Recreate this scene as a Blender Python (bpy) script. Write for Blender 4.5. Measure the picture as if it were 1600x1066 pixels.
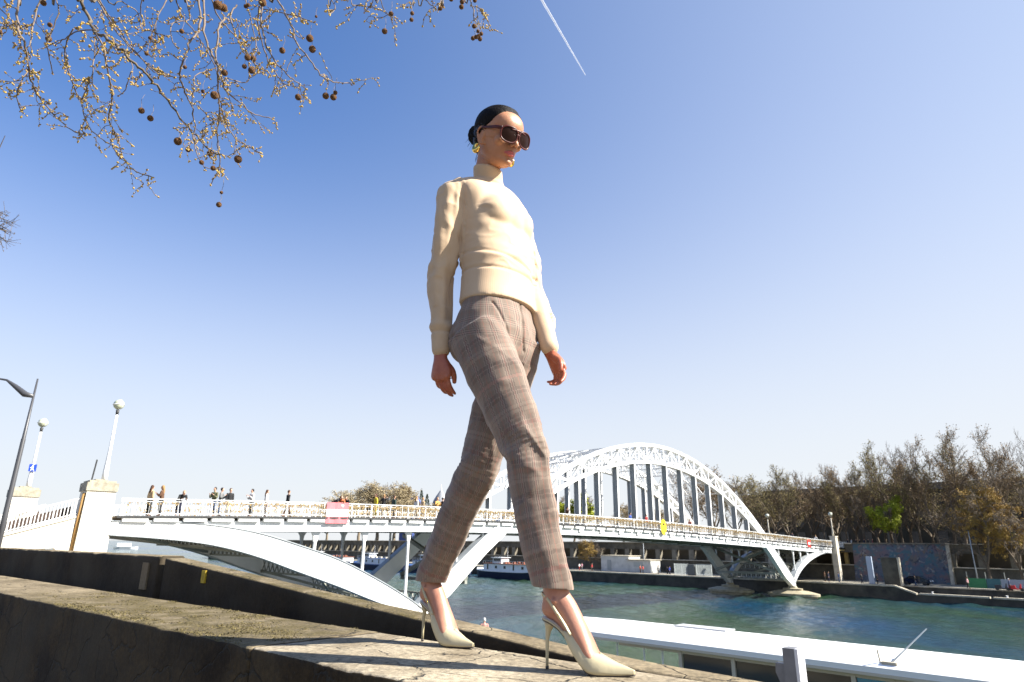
import bpy, bmesh, math, random
import numpy as np
from mathutils import Vector, Matrix, noise as mnoise

for o in list(bpy.data.objects): bpy.data.objects.remove(o)
scene = bpy.context.scene
COL = scene.collection

# ---------------------------------------------------------------- camera
FPX = 1000.0
PITCH = math.atan(316 / 1000.0)
ROLL = math.radians(0.5)
_f = np.array([0, math.cos(PITCH), math.sin(PITCH)])
_u = np.array([0, -math.sin(PITCH), math.cos(PITCH)])
_r = np.array([1.0, 0, 0])
_c, _s = math.cos(ROLL), math.sin(ROLL)
CR, CU, CF = _c * _r + _s * _u, -_s * _r + _c * _u, _f
cam_d = bpy.data.cameras.new('camera')
cam = bpy.data.objects.new('camera', cam_d); COL.objects.link(cam)
cam_d.sensor_fit = 'HORIZONTAL'; cam_d.sensor_width = 36; cam_d.lens = 36 * FPX / 1600
cam_d.clip_start = 0.05; cam_d.clip_end = 20000
M = Matrix.Identity(4)
for i in range(3):
    M[i][0], M[i][1], M[i][2] = CR[i], CU[i], -CF[i]
cam.matrix_world = M
cam_d.dof.use_dof = True; cam_d.dof.focus_distance = 2.25; cam_d.dof.aperture_fstop = 10
scene.camera = cam

# ---------------------------------------------------------------- light
SUN_AZ = (0.982, -0.19)          # towards the sun, in plan
SUN_EL = math.radians(39)
world = bpy.data.worlds.new('World'); scene.world = world; world.use_nodes = True
nt = world.node_tree; nt.nodes.clear()
wo = nt.nodes.new('ShaderNodeOutputWorld'); bg = nt.nodes.new('ShaderNodeBackground')
sky = nt.nodes.new('ShaderNodeTexSky'); sky.sky_type = 'NISHITA'; sky.sun_disc = False
sky.sun_elevation = SUN_EL
sky.sun_rotation = math.atan2(SUN_AZ[0], SUN_AZ[1])
sky.altitude = 0; sky.air_density = 1.0; sky.dust_density = 1.0; sky.ozone_density = 5.0
EXPO = 1.5
bg.inputs['Strength'].default_value = 0.115
# hazy spring sky: pale towards the horizon and towards the sun
_tc = nt.nodes.new('ShaderNodeTexCoord'); _sep = nt.nodes.new('ShaderNodeSeparateXYZ'); nt.links.new(_tc.outputs['Generated'], _sep.inputs[0])
def _m(op, a, b=None, clamp=False):
    n = nt.nodes.new('ShaderNodeMath'); n.operation = op; n.use_clamp = clamp
    for i, v in enumerate((a, b)):
        if v is None: continue
        if isinstance(v, (int, float)): n.inputs[i].default_value = v
        else: nt.links.new(v, n.inputs[i])
    return n.outputs[0]
_dt = nt.nodes.new('ShaderNodeVectorMath'); _dt.operation = 'DOT_PRODUCT'; nt.links.new(_tc.outputs['Generated'], _dt.inputs[0])
_dt.inputs[1].default_value = (.995, -.005, .10)      # the haze is brightest low on the sun's side
_hz = _m('MULTIPLY', _m('POWER', _m('SUBTRACT', 1.0, _m('MAXIMUM', _sep.outputs[2], 0.0)), 4.6), 3.7)
_sn = _m('MULTIPLY', _m('POWER', _m('ADD', _m('MULTIPLY', _dt.outputs['Value'], .5), .5), 3.1), 1.38)
_fac = _m('SUBTRACT', 1.0, _m('EXPONENT', _m('MULTIPLY', _m('ADD', _hz, _sn), -1.0)), True)
_k = 1 / 2 ** EXPO
_tint = nt.nodes.new('ShaderNodeMix'); _tint.data_type = 'RGBA'; _tint.blend_type = 'MULTIPLY'; _tint.inputs[0].default_value = 1
nt.links.new(sky.outputs[0], _tint.inputs[6]); _tint.inputs[7].default_value = (1.2628 * .28 * _k, 1.2628 * .98 * _k, 1.2628 * 1.56 * _k, 1)
_mx = nt.nodes.new('ShaderNodeMix'); _mx.data_type = 'RGBA'; nt.links.new(_fac, _mx.inputs[0]); nt.links.new(_tint.outputs[2], _mx.inputs[6])
_mx.inputs[7].default_value = (.903 * _k / .115, .922 * _k / .115, .938 * _k / .115, 1)
nt.links.new(_mx.outputs[2], bg.inputs[0]); nt.links.new(bg.outputs[0], wo.inputs[0])
sl = bpy.data.lights.new('sun', 'SUN'); sl.energy = 5.0; sl.angle = math.radians(0.5); sl.color = (1.0, 0.95, 0.86)
so = bpy.data.objects.new('sun', sl); COL.objects.link(so)
sd = Vector((SUN_AZ[0] * math.cos(SUN_EL), SUN_AZ[1] * math.cos(SUN_EL), math.sin(SUN_EL)))
so.rotation_euler = sd.to_track_quat('Z', 'Y').to_euler()
vs = scene.view_settings
vs.view_transform = 'Standard'; vs.look = 'None'; vs.exposure = EXPO; vs.gamma = 1.0
vs.use_curve_mapping = False
scene.render.engine = 'CYCLES'
scene.cycles.max_bounces = 6; scene.cycles.use_denoising = True

# ---------------------------------------------------------------- helpers
def ray(px, py): return (px - 800) / FPX * CR + (533 - py) / FPX * CU + CF
def aty(px, py, Y): q = ray(px, py); return q * (Y / q[1])
def onz(px, py, z): q = ray(px, py); return q * (z / q[2])
V3 = lambda *a: np.array(a, float)
def nrm(v): v = np.asarray(v, float); return v / (np.linalg.norm(v) + 1e-12)

class MB:
    """collects shapes, builds one mesh"""
    def __init__(s): s.v = []; s.f = []
    def add(s, vs_, fs):
        n = len(s.v); s.v.extend([tuple(map(float, p)) for p in vs_]); s.f.extend([tuple(i + n for i in f) for f in fs])
    def box(s, c, x, y, z):
        """centre and three half-extent vectors"""
        c, x, y, z = map(np.asarray, (c, x, y, z))
        P = [c + a * x + b * y + d * z for a in (-1, 1) for b in (-1, 1) for d in (-1, 1)]
        F = [(0, 1, 3, 2), (4, 6, 7, 5), (0, 4, 5, 1), (2, 3, 7, 6), (0, 2, 6, 4), (1, 5, 7, 3)]
        if np.dot(np.cross(x, y), z) < 0: F = [f[::-1] for f in F]
        s.add(P, F)
    def bb(s, x0, x1, y0, y1, z0, z1):
        s.box(((x0 + x1) / 2, (y0 + y1) / 2, (z0 + z1) / 2), ((x1 - x0) / 2, 0, 0), (0, (y1 - y0) / 2, 0), (0, 0, (z1 - z0) / 2))
    def beam(s, p, q, w, h, up=(0, 0, 1)):
        p, q = np.asarray(p, float), np.asarray(q, float); d = q - p; L = np.linalg.norm(d)
        if L < 1e-6: return
        d = d / L; sx = np.cross(d, up)
        if np.linalg.norm(sx) < 1e-4: sx = np.cross(d, (1, 0, 0))
        sx = nrm(sx); sz = np.cross(sx, d)
        s.box((p + q) / 2, sx * w / 2, d * L / 2, sz * h / 2)
    def tube(s, pts, rad, n=6, cap=True):
        pts = [np.asarray(p, float) for p in pts]; k = len(pts)
        if np.isscalar(rad): rad = [rad] * k
        up = None; ring = []; V = []
        for i in range(k):
            t = nrm(pts[min(i + 1, k - 1)] - pts[max(i - 1, 0)])
            if up is None:
                a = (0, 0, 1) if abs(t[2]) < .9 else (1, 0, 0); up = nrm(np.cross(np.cross(t, a), t))
            up = nrm(up - t * np.dot(up, t)); sd_ = np.cross(t, up)
            for j in range(n):
                an = 2 * math.pi * j / n
                V.append(pts[i] + rad[i] * (math.cos(an) * sd_ + math.sin(an) * up))
        F = []
        for i in range(k - 1):
            for j in range(n):
                a, b = i * n + j, i * n + (j + 1) % n
                F.append((a, b, b + n, a + n))
        if cap and n > 2: F.append(tuple(range(n))[::-1]); F.append(tuple((k - 1) * n + j for j in range(n)))
        s.add(V, F)
    def loft(s, secs, cap=True):
        """secs: list of rings (equal number of points)"""
        n = len(secs[0]); V = [p for r in secs for p in r]; F = []
        for i in range(len(secs) - 1):
            for j in range(n):
                a, b = i * n + j, i * n + (j + 1) % n
                F.append((a, b, b + n, a + n))
        if cap: F.append(tuple(range(n))[::-1]); F.append(tuple((len(secs) - 1) * n + j for j in range(n)))
        s.add(V, F)
    def sphere(s, c, r, nu=12, nv=8, sc=(1, 1, 1), ax=None):
        c = np.asarray(c, float); V = []; F = []
        A = np.eye(3) if ax is None else np.asarray(ax)
        for i in range(1, nv):
            th = math.pi * i / nv
            for j in range(nu):
                ph = 2 * math.pi * j / nu
                q = np.array([math.sin(th) * math.cos(ph) * sc[0], math.sin(th) * math.sin(ph) * sc[1], math.cos(th) * sc[2]]) * r
                V.append(c + q @ A)
        V.append(c + np.array([0, 0, r * sc[2]]) @ A); V.append(c - np.array([0, 0, r * sc[2]]) @ A)
        t, b = len(V) - 2, len(V) - 1
        for i in range(nv - 2):
            for j in range(nu):
                a, d = i * nu + j, i * nu + (j + 1) % nu
                F.append((a, a + nu, d + nu, d))
        for j in range(nu):
            F.append((t, j, (j + 1) % nu)); k = (nv - 2) * nu; F.append((b, k + (j + 1) % nu, k + j))
        s.add(V, F)
    def prism(s, poly, d):
        """closed planar polygon extruded by vector d"""
        n = len(poly); d = np.asarray(d, float); V = [np.asarray(p, float) for p in poly] + [np.asarray(p, float) + d for p in poly]
        nn_ = np.zeros(3)
        for i in range(n): nn_ += np.cross(V[i] - V[0], V[(i + 1) % n] - V[0])
        F = [tuple(range(n))[::-1], tuple(range(n, 2 * n))] + [(i, (i + 1) % n, n + (i + 1) % n, n + i) for i in range(n)]
        if np.dot(nn_, d) < 0: F = [f[::-1] for f in F]
        s.add(V, F)
    def build(s, name, mat, parent=None, smooth=False, loc=None):
        me = bpy.data.meshes.new(name)
        V = s.v
        if loc is not None: V = [(x - loc[0], y - loc[1], z - loc[2]) for x, y, z in V]
        me.from_pydata(V, [], s.f)
        if mat is not None: me.materials.append(mat)
        if smooth: me.polygons.foreach_set('use_smooth', [True] * len(me.polygons))
        me.update()
        o = bpy.data.objects.new(name, me); COL.objects.link(o)
        if loc is not None: o.location = loc
        if parent is not None:
            o.parent = parent
            if loc is None: o.location = (-parent.location[0], -parent.location[1], -parent.location[2])
            else: o.location = (loc[0] - parent.location[0], loc[1] - parent.location[1], loc[2] - parent.location[2])
        return o
def tag(o, label=None, cat=None, group=None, kind=None):
    if label: o['label'] = label
    if cat: o['category'] = cat
    if group: o['group'] = group
    if kind: o['kind'] = kind
    return o
def thing(name, loc, label, cat, group=None):
    o = bpy.data.objects.new(name, None); COL.objects.link(o); o.location = tuple(map(float, loc)); o.empty_display_size = .3
    return tag(o, label, cat, group)
def copy_tree(o, parent=None):
    c = o.copy(); COL.objects.link(c); c.parent = parent
    for ch in [x for x in o.children]: copy_tree(ch, c)
    return c
def spline(ts, pts, t):
    """smooth (Catmull-Rom) interpolation of rows pts at ts"""
    ts = np.asarray(ts, float); P = np.asarray(pts, float); t = np.atleast_1d(t)
    out = []
    for x in t:
        i = int(np.clip(np.searchsorted(ts, x) - 1, 0, len(ts) - 2)); h = ts[i + 1] - ts[i]; u = (x - ts[i]) / h
        m0 = (P[i + 1] - P[max(i - 1, 0)]) / (ts[i + 1] - ts[max(i - 1, 0)]) * h
        m1 = (P[min(i + 2, len(ts) - 1)] - P[i]) / (ts[min(i + 2, len(ts) - 1)] - ts[i]) * h
        out.append((2 * u**3 - 3 * u**2 + 1) * P[i] + (u**3 - 2 * u**2 + u) * m0 + (-2 * u**3 + 3 * u**2) * P[i + 1] + (u**3 - u**2) * m1)
    return np.array(out)

# ---------------------------------------------------------------- materials
def mat(name, col, rough=0.6, metal=0.0, spec=0.5, var=0.0, scale=5.0, col2=None, bump=0.0, bscale=40.0, detail=6.0, contrast=(0.35, 0.65), sheen=0, sss=0, coat=0, mapping=None):
    m = bpy.data.materials.new(name); m.use_nodes = True; t = m.node_tree; b = t.nodes['Principled BSDF']
    b.inputs['Base Color'].default_value = (*col, 1); b.inputs['Roughness'].default_value = rough
    b.inputs['Metallic'].default_value = metal; b.inputs['Specular IOR Level'].default_value = spec
    if sheen: b.inputs['Sheen Weight'].default_value = sheen
    if coat: b.inputs['Coat Weight'].default_value = coat
    if sss:
        b.inputs['Subsurface Weight'].default_value = sss; b.inputs['Subsurface Radius'].default_value = (1, .35, .18); b.inputs['Subsurface Scale'].default_value = .012
    co = t.nodes.new('ShaderNodeTexCoord'); src = co.outputs['Object']
    if mapping:
        mp = t.nodes.new('ShaderNodeMapping'); mp.inputs['Scale'].default_value = mapping; t.links.new(src, mp.inputs[0]); src = mp.outputs[0]
    if var > 0 or col2 is not None:
        n = t.nodes.new('ShaderNodeTexNoise'); n.inputs['Scale'].default_value = scale; n.inputs['Detail'].default_value = detail; n.inputs['Roughness'].default_value = .65
        t.links.new(src, n.inputs['Vector'])
        r = t.nodes.new('ShaderNodeValToRGB'); r.color_ramp.elements[0].position = contrast[0]; r.color_ramp.elements[1].position = contrast[1]
        c2 = col2 if col2 is not None else tuple(c * (1 - var) for c in col)
        r.color_ramp.elements[0].color = (*c2, 1); r.color_ramp.elements[1].color = (*col, 1)
        t.links.new(n.outputs[0], r.inputs[0]); t.links.new(r.outputs[0], b.inputs['Base Color'])
    if bump > 0:
        n2 = t.nodes.new('ShaderNodeTexNoise'); n2.inputs['Scale'].default_value = bscale; n2.inputs['Detail'].default_value = 8
        t.links.new(src, n2.inputs['Vector'])
        bp = t.nodes.new('ShaderNodeBump'); bp.inputs['Strength'].default_value = bump; bp.inputs['Distance'].default_value = .02
        t.links.new(n2.outputs[0], bp.inputs['Height']); t.links.new(bp.outputs[0], b.inputs['Normal'])
    return m
def mixcol(t, a, b, fac, mode='MIX'):
    n = t.nodes.new('ShaderNodeMix'); n.data_type = 'RGBA'; n.blend_type = mode
    for sock, v in ((n.inputs[0], fac), (n.inputs[6], a), (n.inputs[7], b)):
        if isinstance(v, tuple): sock.default_value = (*v, 1) if len(v) == 3 else v
        elif isinstance(v, (int, float)): sock.default_value = v
        else: t.links.new(v, sock)
    return n.outputs[2]
def math_n(t, op, a, b=None, c=None, clamp=False):
    n = t.nodes.new('ShaderNodeMath'); n.operation = op; n.use_clamp = clamp
    for i, v in enumerate((a, b, c)):
        if v is None: continue
        if isinstance(v, (int, float)): n.inputs[i].default_value = v
        else: t.links.new(v, n.inputs[i])
    return n.outputs[0]
# ================================================================ setting
PB = V3(-7.6336, 59.3545, 0); _a = 0.80395
BV = V3(math.sin(_a), math.cos(_a), 0); NV = V3(BV[1], -BV[0], 0); ZV = V3(0, 0, 1)
def W(t, s, z): return PB + BV * t + NV * s + ZV * z
ZW = -8.0
def water_mat():
    m = bpy.data.materials.new('river_water'); m.use_nodes = True; t = m.node_tree; b = t.nodes['Principled BSDF']
    b.inputs['Roughness'].default_value = .12; b.inputs['IOR'].default_value = 1.33
    co = t.nodes.new('ShaderNodeTexCoord')
    mp = t.nodes.new('ShaderNodeMapping'); mp.inputs['Rotation'].default_value = (0, 0, .8); mp.inputs['Scale'].default_value = (1, .45, 1)
    t.links.new(co.outputs['Object'], mp.inputs[0])
    n1 = t.nodes.new('ShaderNodeTexNoise'); n1.inputs['Scale'].default_value = .035; n1.inputs['Detail'].default_value = 3
    t.links.new(mp.outputs[0], n1.inputs[0])
    r = t.nodes.new('ShaderNodeValToRGB'); r.color_ramp.elements[0].position = .42; r.color_ramp.elements[1].position = .62
    r.color_ramp.elements[0].color = (.024, .052, .022, 1); r.color_ramp.elements[1].color = (.007, .040, .085, 1)
    t.links.new(n1.outputs[0], r.inputs[0]); t.links.new(r.outputs[0], b.inputs['Base Color'])
    h = None
    for sc, am in ((.5, 1.0), (1.6, .5), (5, .18)):
        n = t.nodes.new('ShaderNodeTexNoise'); n.inputs['Scale'].default_value = sc; n.inputs['Detail'].default_value = 5; n.inputs['Roughness'].default_value = .6
        t.links.new(mp.outputs[0], n.inputs[0]); v = math_n(t, 'MULTIPLY', n.outputs[0], am)
        h = v if h is None else math_n(t, 'ADD', h, v)
    bp = t.nodes.new('ShaderNodeBump'); bp.inputs['Strength'].default_value = .8; bp.inputs['Distance'].default_value = .5
    t.links.new(h, bp.inputs['Height']); t.links.new(bp.outputs[0], b.inputs['Normal'])
    return m
m = MB(); 
def sheet(mb, pts, z=None):
    mb.add([(p[0], p[1], p[2] if z is None else z) for p in pts], [tuple(range(len(pts)))])
# one sheet for the river bed / land far out, water above it
m = MB(); sheet(m, [(-9000, -9000, -10), (9000, -9000, -10), (9000, 9000, -10), (-9000, 9000, -10)])
tag(m.build('ground', mat('earth', (.12, .11, .08), .9, var=.4, scale=.02)), kind='structure')
FQ = 83.0      # far quay edge, measured across the river from the near pier
NQ = -24.0     # near quay edge
m = MB(); sheet(m, [W(NQ - 30, 1200, ZW), W(FQ + 3, 1200, ZW), W(FQ + 3, -300, ZW), W(3500, -420, ZW), W(3500, -7000, ZW), W(-2500, -7000, ZW), W(NQ - 30, -60, ZW)])
M_water = water_mat()
# rippled surface where the river is seen from near by: sums of short wind waves
rs = np.random.default_rng(4); gt = np.arange(-24.5, 82.9, .42); gs = np.arange(-150, 62, .5)
TT, SS = np.meshgrid(gt, gs, indexing='ij'); ZZ = np.zeros_like(TT)
for k in range(42):
    lam = rs.uniform(.95, 4.6) if k < 34 else rs.uniform(7, 14); an = .55 + rs.normal(0, .55); am = .0150 * lam * rs.uniform(.5, 1.1) * (.62 if k < 34 else .3)
    ZZ += am * np.sin(2 * math.pi / lam * (TT * math.cos(an) + SS * math.sin(an)) + rs.uniform(0, 6.28) + .8 * np.sin(TT * .09 + k) + .8 * np.sin(SS * .07 + k * 2))
ZZ *= .55 + .45 * np.sin(TT * .05 + SS * .031 + 1) * np.sin(SS * .043 - TT * .02)
PW = PB[None, None, :] + BV * TT[..., None] + NV * SS[..., None] + ZV * (ZW + ZZ[..., None])
n1, n2 = TT.shape; ix = np.arange(n1 * n2).reshape(n1, n2)
fq = np.stack([ix[:-1, :-1], ix[1:, :-1], ix[1:, 1:], ix[:-1, 1:]], -1).reshape(-1, 4)
me_ = bpy.data.meshes.new('river'); me_.from_pydata(PW.reshape(-1, 3).tolist(), [], fq[:, ::-1].tolist()); me_.materials.append(M_water)
me_.polygons.foreach_set('use_smooth', [True] * len(me_.polygons)); me_.update()
if me_.polygons[0].normal.z < 0: me_.flip_normals()
ro_ = bpy.data.objects.new('river', me_); COL.objects.link(ro_); tag(ro_, kind='structure')
m.v = [(x, y, z - .22) for x, y, z in m.v]
tag(m.build('river_far', M_water), kind='structure')
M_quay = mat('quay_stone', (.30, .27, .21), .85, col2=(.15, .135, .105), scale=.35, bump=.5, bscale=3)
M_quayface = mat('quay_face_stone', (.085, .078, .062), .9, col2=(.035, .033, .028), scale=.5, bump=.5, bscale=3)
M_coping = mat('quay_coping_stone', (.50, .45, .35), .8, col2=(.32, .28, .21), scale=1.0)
# far lower quay
m = MB(); zq = -6.0
m.add([W(FQ, -280, zq - .01), W(FQ, 12.5, zq - .01), W(FQ + 40, 12.5, zq - .01), W(FQ + 40, -280, zq - .01)], [(0, 1, 2, 3)])
m.add([W(FQ + 3.2, 12.5, zq - .01), W(FQ + 3.2, 400, zq - .01), W(FQ + 40, 400, zq - .01), W(FQ + 40, 12.5, zq - .01)], [(0, 1, 2, 3)])
tag(m.build('lower_quay', M_quay), kind='structure')
m = MB()
m.box(W(FQ + .2, -133.75, (zq + ZW) / 2 - .6), BV * .2, NV * 146.25, ZV * 1.55)
m.box(W(FQ + 3.0, 206, (zq + ZW) / 2 - .6), BV * .19, NV * 193.6, ZV * 1.55)
# the ramp step down to the low landing
m.prism([W(FQ + .0, 12.5, zq - .02), W(FQ + .0, 15.2, -7.05), W(FQ + .0, 15.2, -9.5), W(FQ + .0, 12.5, -9.5)], BV * 2.8)
m.box(W(FQ + 1.4, 200, -8.25), BV * 1.4, NV * 184.8, ZV * 1.2)
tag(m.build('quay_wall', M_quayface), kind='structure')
m = MB()
m.box(W(FQ + .35, -133.75, zq + .06), BV * .5, NV * 146.25, ZV * .12)
m.prism([W(FQ - .15, 12.5, zq + .18), W(FQ - .15, 15.4, -6.85), W(FQ - .15, 15.4, -7.08), W(FQ - .15, 12.5, zq - .06)], BV * .9)
for k in range(12):
    m.box(W(FQ + .3, 20.3 + k * 9.4, -6.93 - .02 * (k % 2)), BV * .45, NV * 4.5, ZV * .12)
m.box(W(FQ + 3.1, 206, zq + .03), BV * .4, NV * 193, ZV * .1)
tag(m.build('quay_edge', M_coping), kind='structure')
# street level on the far bank and the land behind
m = MB()
m.box(W(FQ + 118, 60, -3.2), BV * 100, NV * 340, ZV * 3.15)
tag(m.build('street', mat('street_ground', (.10, .085, .06), .9, var=.4, scale=.3)), kind='structure')
# near upper quay pavement (camera stands on it)
m = MB()
A2 = V3(-.46, 2.54, 0); DW = V3(.753, -.658, 0); NW = V3(.658, .753, 0)
def WW(a, o, z): return A2 + DW * a + NW * o + ZV * z
m.box(WW(0, -10.05, -1.75), DW * 60, NW * 9.5, ZV * .4)
tag(m.build('pavement', mat('pavement_asphalt', (.09, .085, .075), .9, var=.3, scale=8)), kind='structure')
# embankment below the parapets, down to the lower quay
m = MB(); m.box(WW(-8, .3, -4.9), DW * 52, NW * .5, ZV * 3.2)
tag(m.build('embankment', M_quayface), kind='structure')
m = MB(); m.box(WW(-8, 8.9, -8.2), DW * 60, NW * 8.05, ZV * 1.5)
tag(m.build('towpath', M_quay), kind='structure')

# ---------------------------------------------------------------- stone parapets
def stone_mat(name, moss=0.0, light=(.46, .42, .335), dark=(.17, .155, .115), cracks=True, face=False):
    mm = bpy.data.materials.new(name); mm.use_nodes = True; t = mm.node_tree; b = t.nodes['Principled BSDF']
    b.inputs['Roughness'].default_value = .88; b.inputs['Specular IOR Level'].default_value = .25
    co = t.nodes.new('ShaderNodeTexCoord'); src = co.outputs['Object']
    def nz(sc, det=8, rough=.65, s=src):
        n = t.nodes.new('ShaderNodeTexNoise'); n.inputs['Scale'].default_value = sc; n.inputs['Detail'].default_value = det; n.inputs['Roughness'].default_value = rough
        t.links.new(s, n.inputs['Vector']); return n.outputs[0]
    def ramp(v, p0, p1, c0=(0, 0, 0), c1=(1, 1, 1)):
        r = t.nodes.new('ShaderNodeValToRGB'); r.color_ramp.elements[0].position = p0; r.color_ramp.elements[1].position = p1
        r.color_ramp.elements[0].color = (*c0, 1); r.color_ramp.elements[1].color = (*c1, 1); t.links.new(v, r.inputs[0]); return r.outputs[0]
    base = ramp(nz(3.2), .38, .62, dark, light)
    base = mixcol(t, base, mixcol(t, (.35, .35, .35), (1.5, 1.5, 1.5), ramp(nz(60, 4), .35, .65)), .55, 'MULTIPLY')
    # pits
    pit = ramp(nz(140, 3), .60, .68)
    base = mixcol(t, base, (.07, .06, .045), math_n(t, 'MULTIPLY', pit, .55))
    h = math_n(t, 'MULTIPLY', nz(25, 10, .7), .6)
    if cracks:
        wob = t.nodes.new('ShaderNodeVectorMath'); wob.operation = 'ADD'
        n = t.nodes.new('ShaderNodeTexNoise'); n.inputs['Scale'].default_value = 6; n.inputs['Detail'].default_value = 6; t.links.new(src, n.inputs['Vector'])
        sc = t.nodes.new('ShaderNodeVectorMath'); sc.operation = 'SCALE'; sc.inputs['Scale'].default_value = .22; t.links.new(n.outputs['Color'], sc.inputs[0])
        t.links.new(src, wob.inputs[0]); t.links.new(sc.outputs[0], wob.inputs[1])
        vo = t.nodes.new('ShaderNodeTexVoronoi'); vo.feature = 'DISTANCE_TO_EDGE'; vo.inputs['Scale'].default_value = 3.6
        t.links.new(wob.outputs[0], vo.inputs['Vector'])
        ck = ramp(vo.outputs['Distance'], .0, .024, (1, 1, 1), (0, 0, 0))
        mask = ramp(nz(2.1, 3), .40, .47)
        ck = math_n(t, 'MULTIPLY', ck, mask)
        base = mixcol(t, base, (.045, .038, .028), math_n(t, 'MULTIPLY', ck, .9))
        h = math_n(t, 'SUBTRACT', h, math_n(t, 'MULTIPLY', ck, .8))
    if moss > 0:
        sep = t.nodes.new('ShaderNodeSeparateXYZ'); t.links.new(src, sep.inputs[0])
        # moss belt along the wall, fading out at both ends
        b1 = math_n(t, 'SMOOTHSTEP' if False else 'SUBTRACT', sep.outputs[0], 0.0)
        lo = t.nodes.new('ShaderNodeMapRange'); lo.inputs[1].default_value = -3.2; lo.inputs[2].default_value = -1.8; t.links.new(b1, lo.inputs[0])
        hi = t.nodes.new('ShaderNodeMapRange'); hi.inputs[1].default_value = -.02; hi.inputs[2].default_value = -.10; t.links.new(b1, hi.inputs[0])
        belt = math_n(t, 'MULTIPLY', lo.outputs[0], hi.outputs[0], clamp=True)
        mk = math_n(t, 'MULTIPLY', ramp(nz(7, 8, .75), .36, .60), belt)
        mk = math_n(t, 'MULTIPLY', mk, moss)
        mcol = mixcol(t, (.04, .032, .014), (.20, .155, .06), ramp(nz(90, 6, .8), .35, .7))
        base = mixcol(t, base, mcol, mk)
        h = math_n(t, 'ADD', h, math_n(t, 'MULTIPLY', math_n(t, 'MULTIPLY', nz(45, 8, .8), 1.6), mk))
    if face:
        stn = ramp(nz(1.5, 6, .6), .40, .62)
        base = mixcol(t, base, (.055, .045, .03), math_n(t, 'MULTIPLY', stn, .8))
    t.links.new(base, b.inputs['Base Color'])
    bp = t.nodes.new('ShaderNodeBump'); bp.inputs['Strength'].default_value = .8; bp.inputs['Distance'].default_value = .012
    t.links.new(h, bp.inputs['Height']); t.links.new(bp.outputs[0], b.inputs['Normal'])
    return mm
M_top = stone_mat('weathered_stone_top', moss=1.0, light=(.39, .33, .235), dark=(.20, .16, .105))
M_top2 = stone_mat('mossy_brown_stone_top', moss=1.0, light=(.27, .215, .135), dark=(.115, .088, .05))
M_side = stone_mat('shaded_grimy_stone_face', light=(.075, .046, .017), dark=(.020, .012, .005), face=True)  # grime, and the face's shade put into a much darker stone colour
M_far_side = stone_mat('shaded_stone_face', light=(.038, .025, .011), dark=(.013, .009, .005), cracks=False, face=True)  # river side faces: shade painted in as near-black brown stone

def rot_obj(o, ang_axes=None):
    return o
class LMB(MB):
    """mesh in wall coordinates: local x along the wall, y across, z up; placed with a rotation"""
    pass
WROT = math.atan2(DW[1], DW[0])
def wall_build(mb, name, mats, parent=None, smooth=False):
    o = mb.build(name, mats[0], None, smooth)
    for x in mats[1:]: o.data.materials.append(x)
    if parent is None:
        o.location = tuple(A2); o.rotation_euler = (0, 0, WROT)
    else: o.parent = parent
    return o
def grid_wall(mb, x0, x1, y0, y1, ztop, zbot, nx, ny, amp, seed=0, edge=.018, chip=.0):
    """a wall block with an uneven, softly rounded top and worn arrises; ztop(x)"""
    ys = [y0, y0 + edge * .35, y0 + edge] + list(np.linspace(y0, y1, ny)[1:-1]) + [y1 - edge, y1 - edge * .35, y1]
    zoff = [-edge, -edge * .35, 0] + [0] * (ny - 2) + [0, -edge * .35, -edge]
    xs = np.linspace(x0, x1, nx); rows = []
    nfz = 14
    for x in xs:
        row = []
        zt = ztop(x)
        for k in range(nfz, 0, -1):   # near face, bottom to top
            z = zt - edge - (zt - edge - zbot) * (k / nfz) ** 1.5
            yy = y0 + min(amp,.0015) * mnoise.fractal(Vector((x * 6, z * 6, seed + 5)), 1, 2, 4)
            row.append((x, yy, z))
        for y, dz in zip(ys, zoff):
            nz_ = mnoise.fractal(Vector((x * 5, y * 5, seed)), 1, 2, 5)
            e = y - y0
            c = 0
            if chip and e < .05:
                q = mnoise.fractal(Vector((x * 9, y * 3, seed + 9)), 1, 2, 4)
                c = -chip * max(0, q + .05) * (1 - e / .05)
            yy = y + (min(amp,.0015) * mnoise.fractal(Vector((x * 6, zt * 6, seed + 5)), 1, 2, 4) if y - y0 < .02 else 0)
            row.append((x, yy, zt + dz + amp * nz_ + c))
        for k in range(1, 4):
            row.append((x, y1, zt - edge + (zbot - zt) * k / 3))
        rows.append(row)
    n = len(rows[0]); V = [p for r in rows for p in r]; F = []
    for i in range(nx - 1):
        for j in range(n - 1):
            a = i * n + j; F.append((a, a + n, a + n + 1, a + 1))
    F.append(tuple(range(n))); F.append(tuple((nx - 1) * n + j for j in range(n))[::-1])
    mb.add(V, F)
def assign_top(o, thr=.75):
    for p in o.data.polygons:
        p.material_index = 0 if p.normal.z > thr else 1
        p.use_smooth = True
# the wall she walks on
pw = thing('stone_parapet', (A2[0], A2[1], 0), 'low cracked mossy stone wall the woman is walking on', 'wall'); pw.rotation_euler = (0, 0, WROT)
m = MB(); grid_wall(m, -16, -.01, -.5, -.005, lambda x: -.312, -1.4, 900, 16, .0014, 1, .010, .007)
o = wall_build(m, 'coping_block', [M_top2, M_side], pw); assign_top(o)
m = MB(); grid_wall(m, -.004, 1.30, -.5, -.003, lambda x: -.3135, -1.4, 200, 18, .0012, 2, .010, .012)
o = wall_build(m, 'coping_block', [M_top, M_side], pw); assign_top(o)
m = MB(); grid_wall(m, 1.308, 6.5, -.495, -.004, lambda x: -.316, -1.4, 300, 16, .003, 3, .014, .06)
o = wall_build(m, 'coping_block', [M_top, M_side], pw); assign_top(o)
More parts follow.
